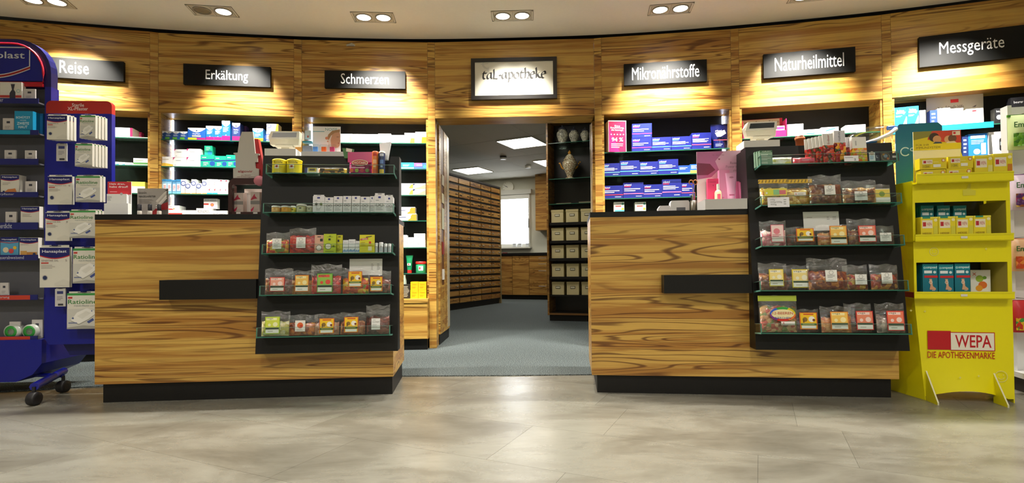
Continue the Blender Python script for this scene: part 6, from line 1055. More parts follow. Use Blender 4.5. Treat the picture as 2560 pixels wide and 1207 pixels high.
MB().lathe([(.020, -.165), (.022, -.125), (.03, -.12), (.055, -.085), (.062, -.03), (.062, .05), (.05, .085), (.0, .092)], ACRYL2, 24, axis='x').build('bottle_body', t)
MB().tube([(-.075, -.066, -.035), (-.02, -.075, -.03), (.05, -.078, -.01), (.09, -.07, .015), (.105, -.05, .02)], [.006, .009, .011, .012, .008], P('#eceaf0', .35), 8).build('strap', t); MB().tube([(.06, -.05, .03), (.095, -.05, .028), (.108, -.045, .022)], .012, P('#2f5a9a', .35), 8).build('strap_end', t); MB().tube([(-.09, -.06, -.04), (-.05, -.07, -.036), (-.02, -.072, -.038)], .008, P('#2a6aa0', .35), 8).build('grip', t)
# ================================================================ blue plaster stand
BF = Fr((-2.70, 3.14), 0.06); NAVY = P('#121a8a', .32); NAVY2 = P('#10145c', .4); GREYB = P('#58585e', .5); RAIL = P('#1c2270', .35)
uR = BF.at(127, 400, 0)[0]; uL = BF.at(-165, 400, 0)[0]; uM = (uL + uR) / 2; HWD = (uR - uL) / 2
def bz(y, px=60, v=0): return BF.at(px, y, v)[1]
st = thing('plaster_stand', 'tall blue wheeled plaster display stand with rounded header and side wing', 'stand', BF.mat(uM, 0, 0))
zt_, zh = bz(97, 0), bz(208, 60)
# header sign with arched top, a rim and the printed emblem
def arch(hw, z0, z1, r, n=8): return [(-hw, z0), (hw, z0), (hw, z1 - r)] + [(hw - r * 1.0 * (1 - math.cos(a)), z1 - r + r * math.sin(a)) for a in [math.pi / 2 * i / n for i in range(1, n)]] + [(hw - r, z1), (-hw + r, z1)] + [(-hw + r * (1 - math.sin(a)), z1 - r + r * math.cos(a)) for a in [math.pi / 2 * i / n for i in range(1, n)]] + [(-hw, z1 - r)]
MB().prism(arch(HWD, zh - .02, zt_, .20), .0, .05, NAVY2, front=NAVY2, smooth=False).build('header_frame', st)
hp = MB().prism(arch(HWD - .045, zh + .012, zt_ - .04, .17), -.006, -.0005, NAVY).build('header_panel', st)
rim = MB(); o_ = arch(HWD - .038, zh, zt_ - .03, .175); rim.tube([(x, -.008, z) for x, z in o_], .006, P('#c41230', .35), 6, True); rim.build('red_rim', st)
MB().box(-HWD + .04, HWD - .04, -.012, .0, zh - .022, zh + .004, P('#a8101e', .4)).build('red_strip', st)
lx0, lz1 = BF.at(-110, 120, -.01); lx1, _ = BF.at(75, 120, -.01); lx0 -= uM; lx1 -= uM; lz0 = bz(172); lz1 = bz(119)
m = MB(); y_ = -.0085; WT_ = P('#d9dce6', .4)
bx = lambda a, b, c, d: m.quad(a, b, c, d, y_, WT_)
bx(lx0, lz1 - .006, lx1, lz1); bx(lx0, lz0, lx0 + .006, lz1); bx(lx1 - .006, lz0 + .012, lx1, lz1)
n = 14; cv = lambda t, off: lz0 + .012 - .055 * math.sin(math.pi * t) + off
for a_, b_, mt in ((-.018, .004, WT_), (-.013, -.001, P('#a01818', .4))):
    yy = y_ - (.0004 if mt is not WT_ else 0); vv = []
    for i in range(n + 1): t_ = i / n; vv += [(lx0 + (lx1 - lx0) * t_, yy, cv(t_, a_)), (lx0 + (lx1 - lx0) * t_, yy, cv(t_, b_))]
    m.add(vv, [(2 * i, 2 * i + 2, 2 * i + 3, 2 * i + 1) for i in range(n)], mt)
a0, a1 = BF.at(-102, 140, -.01)[0] - uM, BF.at(61, 140, -.01)[0] - uM; m.text(a0, bz(153), a1, bz(131), y_, 'Hansaplast', WT_, .01); m.build('emblem', st)
# body
zb0, zb1 = bz(846), zh
for sg in (-1, 1): MB().box(sg * HWD - (.035 if sg > 0 else 0), sg * HWD + (.035 if sg < 0 else 0), 0, .06, zb0 - .12, zh - .02, NAVY).build('side_frame', st)
MB().box(-HWD + .035, HWD - .035, .047, .058, zb0, zh - .02, P('#5c5c64', .5)).build('back_panel', st)
tub = [(-HWD, zb0 + .0), (-HWD, bz(905)), (-HWD + .05, bz(932)), (-HWD + .14, bz(949)), (HWD - .14, bz(949)), (HWD - .05, bz(932)), (HWD, bz(905)), (HWD, zb0)]
MB().prism(tub, -.06, .30, NAVY, smooth=False).build('tub', st)
rails = ((246, 258, 'er', 0), (325, 336, '', 1), (397, 411, '', 0), (480, 492, 'erpflaster', 0), (556, 573, 'serdicht', 0), (637, 650, 'wasserabweisend', 0), (737, 749, 'Markierung', 2), (840, 851, '', 2)); SZ = []
for i, (ya, yb, wd_, kd) in enumerate(rails):
    za, zb_ = bz(yb, 40, -.04), bz(ya, 40, -.04); sh_ = MB().box(-HWD + .037, HWD - .037, -.04, .046, za, za + .008, GREYB).box(-HWD + .037, HWD - .037, -.044, -.04, za - .002, zb_, RAIL)
    sh_.build('shelf', st); SZ.append(za + .009)
    m = MB(); xr = BF.at(75, ya, -.045)[0] - uM
    if kd: m.quad(-HWD + .04, za, xr, zb_ - .002, -.0446, P('#1f9fc8' if kd == 1 else '#c8402c', .4))
    if wd_:
        e_ = {'er': 20, 'erpflaster': 85, 'serdicht': 72, 'wasserabweisend': 144, 'Markierung': 57}[wd_] / 2.414; l_ = {'er': 8, 'erpflaster': 40, 'serdicht': 33, 'wasserabweisend': 72, 'Markierung': 50}[wd_]
        x1 = BF.at(e_, ya, -.045)[0] - uM; x0 = BF.at(e_ - l_, ya, -.045)[0] - uM; m.text(x0, za + .006, x1, zb_ - .006, -.0452, wd_, P('#d4d6e4', .4))
    if m.v: m.build('rail_print', st)
# legs and castors
cz = .055
for (wx, wy, hub) in ((onz(85, 1013), None, 0), (onz(158, 981), None, 1)):
    L_ = BF.R.transposed() @ (wx - BF.o); x, y = L_.x - uM, L_.y
    MB().tube([(x - .12 * (1 if hub == 0 else 2.4), .10 if hub == 0 else y, .115), (x, y, .10)], .022 if hub == 0 else .012, NAVY, 8).build('leg', st)
    ca = MB().lathe([(.014, -.02), (.034, -.02), (.036, -.012), (.036, .012), (.034, .02), (.014, .02)], P('#1c1a1e', .5), 20, (x, y, .0365), axis='x').build('castor', st); MB().tube([(x, y, .0365), (x, y, .10)], .009, P('#1c1a1e', .4), 8).build('castor_stem', st)
for x, y in ((-.30, .02), (-.30, .28)):
    MB().tube([(x + .12, .12, .115), (x, y, .10)], .018, NAVY, 8).build('leg', st); MB().lathe([(.014, -.02), (.036, -.012), (.036, .012), (.014, .02)], P('#1c1a1e', .5), 20, (x, y, .0365), axis='x').build('castor', st); MB().tube([(x, y, .0365), (x, y, .10)], .009, P('#1c1a1e', .4), 8).build('castor_stem', st)
# side wing
WV = -.055; x0, x1 = BF.at(114, 500, WV)[0] - uM, BF.at(279, 500, WV)[0] - uM; z0, z1 = bz(860, 190, WV), bz(252, 190, WV); zr = bz(284, 190, WV); xm = (x0 + x1) / 2; hw_ = (x1 - x0) / 2
wp = [(x + xm, z) for x, z in arch(hw_, z0 + .03, zr, .004)]; wing = MB().prism([(x0 + .02, z0), (x1 - .02, z0), (x1, z0 + .03), (x1, zr), (x0, zr), (x0, z0 + .03)], WV, WV + .03, NAVY).build('side_wing', st)
MB().prism([(x + xm, z) for x, z in arch(hw_, zr, z1, .03)], WV, WV + .03, P('#a8201c', .45)).build('wing_header', wing)
m = MB(); a, b = BF.at(181, 0, WV)[0] - uM, BF.at(211, 0, WV)[0] - uM; m.text(a, bz(267, 196, WV), b, bz(258, 196, WV), WV - .001, 'Sterile', P('#e8dcd8', .4), .01); a, b = BF.at(170, 0, WV)[0] - uM, BF.at(221, 0, WV)[0] - uM; m.text(a, bz(276, 196, WV), b, bz(267.5, 196, WV), WV - .001, 'XL-Pflaster', P('#e8dcd8', .4), .01); m.build('wing_lettering', wing)
MB().prism([(x0 + .06, z0), (x1 - .06, z0), (x1 - .12, z0 - .07), (x0 + .10, z0 - .07)], WV + .05, WV + .2, NAVY2).build('wing_bracket', wing)
# ---- packs hanging on the wing
AC = lambda b, k: [(i / 10, b - k * math.sin(math.pi * i / 10)) for i in range(11)]
HS = [('p', AC(.775, .07) + [(1, .82), (0, .82)], '#c4242c'), ('p', AC(.80, .07) + [(1, .985), (0, .985)], '#171c6a'), ('t', .08, .84, .9, .93, 'Hansaplast', '#f2f2f6', .01)]
def hs(word, n='5'): return HS + [('t', .05, .64, .05 + .045 * len(word), .685, word, '#7a6a68'), ('r', .05, .59, .30, .62, '#c83a32'), ('l', .05, .46, .55, .57, 3, '#bcb4ac'), ('t', .86, .64, .92, .69, n, '#8a7a78'), ('c', .18, .24, .07, '#2a3560'), ('o', .18, .24, .08, .09, '#a8a8b0'), ('p', [(.5, .1), (.8, .2), (1, .14), (1, .04), (.5, .04)], '#dcd8cc')]
RT = [('r', 0, .94, 1, 1, '#3f9a4a'), ('r', .03, .85, .16, .90, '#c83a32'), ('t', .03, .70, .90, .82, 'Ratioline', '#2f7f35', .004), ('t', .2, .62, .85, .67, 'AQUA Pflaster steril', '#9aa4a0'), ('r', 0, 0, 1, .56, '#d4d2ca'), ('p', [(.12, .24), (.30, .46), (.60, .58), (.82, .50), (.86, .42), (.66, .28), (.36, .14)], '#f4f2ec'), ('p', [(.12, .24), (.36, .14), (.66, .28), (.86, .42), (.85, .39), (.66, .25), (.36, .11), (.13, .21)], '#aaa89f'), ('p', [(.3, .36), (.58, .5), (.72, .44), (.46, .28)], '#e6e4dc'), ('c', .18, .3, .03, '#5a6a9a'), ('c', .75, .5, .02, '#5a6a9a'), ('p', [(.6, .2), (.78, .3), (.82, .24), (.66, .15)], '#4a5a9a'), ('p', [(.0, .04), (.5, .10), (1, .06), (1, 0), (0, 0)], '#a8a69e'), ('l', .05, .14, .4, .2, 1, '#6a74a0')]
def hang(k, b, n, dx, dy, col, dec, lab, side, dep=.018, tab=0.05):
    bb = cx(k, *b); hooks = []
    for i in range(n):
        v = WV - .05 - (n - 1 - i) * 0 - (n - i) * (dep + .002) + 0.0
        c = tuple(p + (dx * (n - 1 - i) if j % 2 == 0 else dy * (n - 1 - i)) for j, p in enumerate(bb))
        # the rear packs keep their real size: only the front one is measured, the rest follow behind it
        if i == 0: u0, u1, z0, z1 = BF.rect(bb, WV - .05 - n * (dep + .002)); w, h = u1 - u0, z1 - z0; um = (u0 + u1) / 2; vf = WV - .05 - n * (dep + .002)
        m = MB(); m.box(-w / 2, w / 2, 0, dep, 0, h, P(side, .5), front=P(col, .45)); m.box(-w * .46, w * .46, .004, .006, h, h * (1 + tab), P('#dcd8cc', .5)); m.quad(-w * .2, h * (1 + tab * .35), w * .2, h * (1 + tab * .7), .0036, P('#10123e', .6)); decals(m, w, h, dec)
        o = m.build('plaster_pack', None, BF.mat(um + .004 * i, vf + i * (dep + .002), z0 + .0015 * i)); tag(o, lab if i == 0 else lab.replace('front ', '') + ', %s in its stack' % ('', 'second', 'third', 'fourth', 'fifth')[i], 'pack', 'plaster packs hanging on the blue side wing' if n > 1 else None)
    hk = MB(); zz_ = z0 + h * (1 + tab * .5) - 0; x = um - uM
    for sx in (-.012, .012): hk.tube([(x + sx, WV, zz_ + .012), (x + sx, vf - .006, zz_ + .004)], .002, P('#1a1d66', .3), 6)
    hk.tube([(x - .012, vf - .006, zz_ + .004), (x + .012, vf - .006, zz_ + .004)], .002, P('#1a1d66', .3), 6); hk.build('hook', wing)
WHT = '#e4e0d4'
hang('A', (283, 503, 405, 648), 3, 4, -1, WHT, hs('SENSITIVE XL'), 'front white XL plaster pack at the top of the wing', '#c8c4b8')
hang('A', (481, 505, 576, 640), 4, 4, 0, WHT, RT, 'front square dressing pack with green name, topmost on the wing', '#c2beb4')
hang('A', (340, 676, 403, 778), 1, 0, 0, '#cfcbc8', [('r', .2, .72, .8, .88, '#3a3f7a'), ('l', .2, .35, .8, .6, 3, '#9a96a0'), ('r', .3, .05, .8, .16, '#3a3a40')], 'narrow small plaster pack below the top XL pack', '#b8b4b0', .006)
hang('A', (453, 676, 557, 810), 5, 4, 0, WHT, RT, 'front square dressing pack with green name, second on the wing', '#c2beb4')
hang('A', (288, 870, 435, 1040), 1, 0, 0, WHT, hs('AQUA PROTECT XXL'), 'white XXL waterproof plaster pack in the middle of the wing', '#c8c4b8')
hang('A', (456, 870, 604, 1025), 2, 4, 0, WHT, RT, 'front square dressing pack with green name, third on the wing', '#c2beb4')
hang('A', (274, 1088, 421, 1260), 1, 0, 0, WHT, hs('SENSITIVE XXL'), 'white XXL sensitive plaster pack on the wing', '#c8c4b8')
hang('A', (421, 1078, 577, 1242), 3, 4, 0, WHT, RT, 'front square dressing pack with green name, fourth on the wing', '#c2beb4')
hang('B', (240, 187, 420, 430), 1, 0, 0, WHT, hs('SENSITIVE 3XL'), 'largest white 3XL plaster pack on the wing', '#c8c4b8')
hang('B', (440, 195, 610, 405), 1, 0, 0, WHT, RT, 'square dressing pack with green name beside the largest pack', '#c2beb4')
hang('B', (332, 440, 394, 545), 1, 0, 0, '#cfcbc8', [('r', .2, .72, .8, .88, '#3a3f7a'), ('l', .2, .35, .8, .6, 3, '#9a96a0'), ('r', .3, .05, .8, .16, '#3a3a40')], 'narrow small plaster pack near the foot of the wing', '#b8b4b0', .006)
hang('B', (405, 465, 605, 680), 1, 0, 0, WHT, RT, 'largest dressing pack with green name at the foot of the wing', '#c2beb4')
# ---- goods on the shelves of the stand
def sp(k, b, i, col, dec, lab, dep=.03, v=-.03, name='plaster_pack'): carton(cx(k, *b), BF, v, dep, col, dec, lab, 'packs on the shelves of the blue stand', SZ[i] + .001, 'pack', name)
SM = [('r', .35, .66, .66, .80, '#3a3a48'), ('l', .2, .3, .8, .5, 2, '#a8a4a6'), ('r', .1, .04, .9, .08, '#8a8688')]
sp('A', (0, 302, 130, 412), 0, '#e4e0d8', [('r', 0, .22, 1, .34, '#c03a34'), ('p', [(.45, .1), (.72, .1), (.72, .5), (.64, .62), (.7, .9), (.5, .9), (.56, .62), (.45, .45)], '#3c3a48'), ('o', .85, .55, .07, .09, '#6ab0b0')], 'white box picturing a brown bottle on the top shelf of the blue stand')
for k, b, i, lab in (('A', (143, 343, 212, 412), 0, 'small grey-white pack beside the bottle box'), ('A', (17, 520, 83, 596), 1, 'small grey-white pack beside the turquoise box'), ('A', (27, 712, 95, 790), 2, 'small grey-white pack on the third shelf, the outer one'), ('A', (150, 714, 215, 790), 2, 'small grey-white pack on the third shelf, next to the wing'), ('A', (152, 900, 217, 984), 3, 'small grey-white pack beside the orange plaster box'), ('A', (33, 1084, 98, 1165), 4, 'small grey-white pack beside the protect plaster box'), ('B', (0, 402, 50, 492), 6, 'small grey-white pack above the red rail'), ('B', (57, 637, 122, 720), 7, 'small grey-white tag pack behind the outer tape roll'), ('B', (192, 625, 257, 720), 7, 'small grey-white tag pack behind the tape roll next to the wing')): sp(k, b, i, '#cfc9c8', SM, lab, .008, .0 if i == 7 else -.03)
sp('A', (88, 477, 198, 596), 1, '#1c97c8', [('t', .08, .66, .86, .78, 'SCHÜTZT', '#dff2fa', .02), ('t', .3, .55, .64, .61, 'WIE EINE', '#dff2fa'), ('t', .14, .38, .80, .5, 'ZWEITE', '#dff2fa', .02), ('t', .22, .22, .72, .34, 'HAUT', '#dff2fa', .02)], 'turquoise box reading Schützt wie eine zweite Haut', .05)
sp('A', (202, 488, 250, 596), 1, '#1a6fb0', [('r', .1, .1, .9, .9, '#2a86c4')], 'blue box half hidden behind the turquoise box', .05, .01)
sp('A', (5, 862, 115, 984), 3, '#e2ddd2', HS + [('l', .1, .5, .6, .64, 2, '#b8b0a8'), ('p', [(.1, .08), (.4, .3), (.8, .34), (.9, .1)], '#d8854a'), ('c', .17, .18, .06, '#2a3560')], 'plaster box with orange picture on the fourth shelf', .05)
sp('A', (125, 1052, 237, 1165), 4, '#e2ddd2', HS + [('l', .1, .5, .6, .66, 3, '#b8b0a8'), ('c', .17, .16, .06, '#2a3560'), ('p', [(.3, .06), (.7, .2), (.95, .14), (.95, .05)], '#d4cfc2')], 'protect plaster box next to the wing on the fifth shelf', .05)
sp('B', (3, 127, 112, 252), 5, '#5aa4cc', [('r', 0, .8, 1, 1, '#171c6a'), ('t', .08, .84, .9, .93, 'Hansaplast', '#f2f2f6', .01), ('p', [(0, .76), (.5, .71), (1, .76), (1, .79), (.5, .74), (0, .79)], '#c4242c'), ('c', .3, .4, .16, '#e8d8b8'), ('c', .6, .35, .14, '#d84a4a'), ('c', .8, .5, .1, '#f2c43a'), ('r', 0, .0, 1, .12, '#2f6aa8')], 'blue children plaster box with coloured dots', .05)
sp('B', (118, 130, 230, 252), 5, '#e2ddd2', HS + [('t', .06, .64, .5, .68, 'UNIVERSAL', '#8a7a78'), ('r', .06, .06, .40, .36, '#d8a45a'), ('r', .40, .06, .94, .30, '#c88a42'), ('c', .8, .2, .08, '#2a3560')], 'universal plaster box with tan strips next to the wing', .05)
for i, px in enumerate((27, 73)):
    c0 = BF.at(px, 827, -.03); t = thing('tape_roll', 'green and white tape roll lying in the blue tub, %s' % ('the outer one', 'the one next to the wing')[i], 'tape', BF.mat(c0[0], -.03, SZ[7] + .001), 'tape rolls on the blue stand'); r = .040
    MB().lathe([(r * .5, .0), (r, .0), (r, .07), (r * .5, .07), (r * .5, 0)], P('#c8ccc4', .3), 24, (0, 0, r), axis='y').build('tape', t); MB().lathe([(r * .45, .0), (r * .84, -.0015), (r * .84, .0)], P('#2f9a3c', .4), 24, (0, 0, r), axis='y').build('spool', t); MB().lathe([(r * .45, .001), (0, .001)], P('#1c4a22', .5), 24, (0, 0, r), axis='y').build('spool_core', t)
# ================================================================ yellow cardboard stand
g0 = onz(2313, 1000); g1_ = onz(2480, 1005.5); YF = Fr((g0.x, g0.y), math.atan2(g1_.y - g0.y, g1_.x - g0.x)); YW = YF.at(2530, 800, 0)[0]
YEL = P('#e8dc0a', .38); YEL2 = P('#d8cc08', .42); CREAM = P('#dcd6c0', .6)
def yz(y, px=2430, v=0): return YF.at(px, y, v)[1]
ys = thing('yellow_display_stand', 'yellow cardboard floor stand with two windows and curved base', 'stand', YF.mat())
UL = -.042
zA, zB, zC_, zD, zE = yz(745), yz(655), yz(600), yz(503), yz(452); YL = -.012
# curved lower front panel: bulges forward and is cut in an arch at the floor
nx, nz = 14, 8; vv = []
for j in range(nz + 1):
    for i in range(nx + 1):
        x = i / nx; zlo = .02 + .045 * math.sin(math.pi * min(1, max(0, (x * 1.06)))) * (.9 if x < .9 else .5); z = zlo + (zA - zlo) * j / nz; vv.append((UL * j / nz + x * (YW - UL * j / nz), -.004 * math.sin(math.pi * x) - .03 * max(0, 1 - j * 2.6 / nz) ** 2 * math.sin(math.pi * x), z))
fs = [(j * (nx + 1) + i, j * (nx + 1) + i + 1, (j + 1) * (nx + 1) + i + 1, (j + 1) * (nx + 1) + i) for j in range(nz) for i in range(nx)]
q = len(vv); lp = MB().add(vv + [(x, y + .004, z) for x, y, z in vv], fs + [tuple(q + a for a in reversed(f)) for f in fs], YEL, True).build('lower_panel', ys)
# side walls splayed to the back
SB, SDp = .06, .24
def flank(x, xt, xb, xbt, zt0, zk): return [(x, 0, 0), (xb, SDp, 0), (xbt, SDp, zt0), (xt, 0, zt0), (xt, 0, zk)]
for x, xt, xb, xbt in ((0, UL, -SB, -SB - .02), (YW, YW, YW + .03, YW + .03)):
    f = flank(x, xt, xb, xbt, zE + .01, zA); MB().add(f + [(a + .004, b, c) for a, b, c in f], [(0, 1, 2, 3, 4), (9, 8, 7, 6, 5), (0, 4, 9, 5), (4, 3, 8, 9), (1, 6, 7, 2), (3, 2, 7, 8)], YEL).build('side_wall', ys)
# front framing around the windows
w0, w1 = YF.at(2291, 700, 0)[0], YF.at(2519, 700, 0)[0]
for z0, z1 in ((zC_, zB), (zE - .01, zD)): MB().box(UL, YW, -.002, .002, min(z0, z1), max(z0, z1), YEL).build('front_panel', ys)
MB().box(UL, YW, -.003, .003, zD, zE, YEL).build('front_panel', ys)
w0 = max(w0, UL + .006)
for a, b in ((UL, w0), (w1, YW)):
    MB().box(a, b, -.002, .002, zA, zB, YEL).build('window_jamb', ys); MB().box(a, b, -.002, .002, zC_, zD, YEL).build('window_jamb', ys)
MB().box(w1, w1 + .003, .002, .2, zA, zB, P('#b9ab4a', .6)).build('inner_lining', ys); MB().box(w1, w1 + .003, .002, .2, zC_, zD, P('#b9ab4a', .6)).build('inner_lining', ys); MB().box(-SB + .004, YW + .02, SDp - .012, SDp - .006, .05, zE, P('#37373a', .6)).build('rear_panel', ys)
def ytray(ya, yb, pxa, pxb, name='tray'):
    v = -.045; u0, u1, z0, z1 = YF.rect((pxa, ya, pxb, yb), v); m = MB().box(u0, u1, v, v + .004, z0, z1, YEL).box(u0, u1, v, SDp - .02, z0 - .001, z0 + .003, YEL2).box(u0, u1, v - .002, v, z1 - .008, z1, P('#e0d61c', .4)); m.build(name, ys)
    MB().box((u0 + u1) / 2 - .015, (u0 + u1) / 2 + .015, v - .003, v - .002, (z0 + z1) / 2 - .006, (z0 + z1) / 2 + .006, P('#dcd8c8', .4)).build('price_tag', ys); return z0 + .004, u0, u1
T1 = ytray(431, 455, 2292, 2535); T2 = ytray(584, 602, 2288, 2535); T3 = ytray(729, 747, 2286, 2537)
# prints on the yellow card
m = MB(); y_ = -.006; RD = P('#b8141e', .4); WH_ = P('#e8e2d0', .4)
def yq(x, y, v=-.006): a, b = YF.at(x, y, v); return a, b
a, b = yq(2319.5, 873), yq(2377, 827); m.quad(a[0], a[1], b[0], b[1], y_, RD)
c_, d_ = yq(2377, 876), yq(2487, 831); m.quad(c_[0], c_[1], d_[0], d_[1], y_, RD); e_ = .004; m.quad(c_[0] + e_ * .3, c_[1] + e_, d_[0] - e_, d_[1] - e_, y_ - .0006, WH_)
c_, d_ = yq(2388, 868), yq(2478, 838); m.text(c_[0], c_[1], d_[0], d_[1], y_ - .0012, 'WEPA', RD, .012)
c_, d_ = yq(2319, 894), yq(2487, 881); m.text(c_[0], c_[1], d_[0], d_[1], y_ - .0006, 'DIE APOTHEKENMARKE', RD); m.build('logo_print', lp)
m = MB(); PR = P('#e0d878', .5)
def smiley(px, py, r, v): a, b = yq(px, py, v); m.ring(a, b, r * .88, r, v, PR, 20); m.ring(a, b, r * .45, r * .56, v, PR, 12, 200, 340); m.disc(a - r * .35, b + r * .25, r * .09, v, PR, 8); m.disc(a + r * .35, b + r * .25, r * .09, v, PR, 8)
smiley(2335, 629, .022, -.004); m.build('smiley_print', ys); m = MB(); smiley(2503, 941, .030, -.010); m.build('smiley_print', ys)
for px, py in ((2395, 942), (2441, 938), (2313, 778), (2278, 776), (2466, 622)):
    m = MB(); a, b = yq(px, py, -.008); m.poly([(a, b + .008), (a + .002, b + .002), (a + .008, b), (a + .002, b - .002), (a, b - .008), (a - .002, b - .002), (a - .008, b), (a - .002, b + .002)], -.026 if py > 900 else -.006, PR).build('star_print', ys)
m = MB(); a, b = yq(2423, 474, -.004); m.poly([(a - .03, b - .03), (a + .028, b - .03), (a + .03, b - .005), (a + .006, b + .002), (a + .008, b + .032), (a - .004, b + .03), (a - .012, b + .004), (a - .03, b)], -.0045, P('#d4cc3a', .5)); m.build('thumb_print', ys)
# feet
for px in (2314, 2482):
    a = YF.at(px, 960, -.002)[0]; f = MB().prism([(0, 0), (.1, 0), (.1, .012), (0, .155)], 0, .007, P('#d9d6b4', .5), front=YEL).build('foot', ys); f.matrix_basis = Matrix.Translation((a, -.004, 0)) @ Matrix.Rotation(math.radians(-90), 4, 'Z')
# headers
u0, u1, z0, z1 = YF.rect((2264, 296, 2385, 440), .10); hd = MB(); w_, h_ = u1 - u0, z1 - z0; m = MB().prism([(0, -.3), (w_, -.3), (w_, h_ - .02), (w_ - .02, h_), (.02, h_), (0, h_ - .02)], 0, .005, P('#0a6a88', .4))
o = m.build('teal_header', ys); o.location = (u0, .20, z0); m = MB(); m.ring(w_ * .20, h_ * .50, .020, .026, -.0006, P('#c4dce0', .4), 20, 40, 320); m.text(w_ * .30, h_ * .47, w_ * .98, h_ * .60, -.0006, 'ompeed', P('#c4dce0', .4)); m.build('header_lettering', o)
# top counter box with immune system card
u0, u1, z0, z1 = YF.rect((2283, 327, 2402, 374), .06); w_, h_ = u1 - u0, z1 - z0
t = thing('counter_display_box', 'yellow tray display with picture card reading für Ihr Immunsystem', 'display', YF.mat(u0, .06, T1[0])); zt = z0 - T1[0]
MB().box(0, w_, 0, .004, 0, zt + h_, CREAM).build('back_card', t); mm = MB(); mm.box(0, w_, -.0012, 0, zt, zt + h_, P('#d8c414', .4)); mm.build('picture_card', t)
m = MB(); decals(m, w_, h_, [('p', [(.3, .55), (.36, 1), (1, 1), (1, .3), (.6, .4)], '#c8442a'), ('p', [(.0, .55), (.0, 1), (.4, 1), (.34, .7)], '#8a8434'), ('c', .44, .66, .24, '#3a2a1c'), ('c', .50, .55, .2, '#c8946c'), ('c', .74, .52, .2, '#d0a07a'), ('c', .82, .56, .2, '#6a4630'), ('p', [(.40, .3), (.46, .42), (.58, .4), (.62, .3)], '#3a4a5a'), ('p', [(.68, .3), (.72, .4), (.86, .42), (.92, .3)], '#d8c8b0'), ('r', 0, 0, 1, .32, '#d8c414'), ('r', .82, .72, .98, .94, '#e6dcc8'), ('r', .84, .78, .89, .9, '#c8242c'), ('t', .05, .22, .33, .34, 'FÜR IHR', '#5a5210'), ('t', .05, .06, .56, .18, 'IMMUNSYSTEM', '#5a5210')], y=-.0015, x0=0.0); m.v = [(x, y, z + zt) for x, y, z in m.v]; m.build('print', t)
for x, xb in ((0, -.025), (w_ - .003, w_ + .012)): MB().add([(x, 0, 0), (xb, -.042, 0), (xb, -.042, .02), (x, 0, zt * .9), (x + .003, 0, 0), (xb + .003, -.042, 0), (xb + .003, -.042, .02), (x + .003, 0, zt * .9)], [(0, 1, 2, 3), (4, 7, 6, 5), (0, 3, 7, 4), (1, 5, 6, 2), (2, 6, 7, 3)], YEL).build('side_flap', t)
ZN = [('r', .1, .46, .48, .84, '#e6dcc0'), ('r', .14, .54, .24, .76, '#b8242c'), ('t', .27, .56, .46, .74, 'WEPA', '#b8242c'), ('o', .88, .76, .10, .14, '#c8442a'), ('c', .88, .76, .1, '#f0e8c0'), ('r', .1, .1, .4, .4, '#c8b40c'), ('t', .14, .16, .36, .32, '+ ZINK', '#5a5210'), ('r', .5, .16, .78, .42, '#e8e4d0'), ('l', .5, .55, .75, .7, 1, '#e8dc6a')]
for i, (b, lab) in enumerate((((342, 684, 552, 728), 'flat yellow zinc box, lower left of four in the top tray'), ((556, 672, 770, 722), 'flat yellow zinc box, lower right of four in the top tray'), ((332, 586, 558, 682), 'flat yellow zinc box, upper left of four in the top tray'), ((572, 572, 780, 668), 'flat yellow zinc box, upper right of four in the top tray'))):
    carton(cx('K', *b), YF, -.036, .045, '#dfc91c', ZN, lab, 'flat yellow boxes in the top tray of the yellow stand', T1[0] + .001 if i < 2 else YF.at(2300, 220 + 683 / 3.353, -.036)[1])
def hot(n1, n2, c): return [('r', .08, .52, .68, .86, '#e6dcc0'), ('r', .12, .60, .30, .78, '#b8242c'), ('t', .34, .62, .64, .76, 'WEPA', '#b8242c'), ('t', .1, .26, .62, .34, n1, '#7a5a10'), ('t', .1, .14, .60, .24, n2, '#7a5a10'), ('c', .86, .86, .10, '#ece4b0'), ('p', [(.72, .1), (.96, .1), (.98, .6), (.74, .6)], c), ('r', 0, .93, 1, 1, '#e8dc4a')]
for i, (b, n1, n2, c, lab) in enumerate((((792, 562, 945, 722), 'INGWER', 'HONIG', '#e0d87a', 'upright yellow ginger honey drink box in the top tray'), ((950, 548, 1110, 715), 'WARMER', 'APFEL', '#c87a1c', 'upright yellow apple drink box in the top tray'))): carton(cx('K', *b), YF, -.036, .05, '#e2cf22', hot(n1, n2, c), lab, 'upright drink boxes in the top tray of the yellow stand', T1[0] + .001)
for i in range(4):
    b = (342 + 148 * i, 1080 - 4 * i, 486 + 148 * i, 1232); carton(cx('K', *b), YF, -.036, .05, '#e2cf22', hot('HEISSE', 'ZITRONE', '#cfc83a') + [('r', .1, .93, .55, 1, '#2f8a6a'), ('p', [(.7, .06), (.9, .14), (.84, .02)], '#4a9a2a')], 'upright yellow hot lemon box, %s from the counter side' % ('first', 'second', 'third', 'fourth')[i], 'four hot lemon boxes in the upper window', T2[0] + .001)
CP = [('r', .0, .80, 1, 1, '#128a96'), ('c', .14, .86, .07, '#d8eef0'), ('c', .14, .86, .045, '#128a96'), ('t', .24, .81, .95, .92, 'ompeed', '#e4f2f4', .01), ('r', .1, .66, .62, .76, '#dfe8ea'), ('c', .8, .70, .1, '#d0e4e4')]
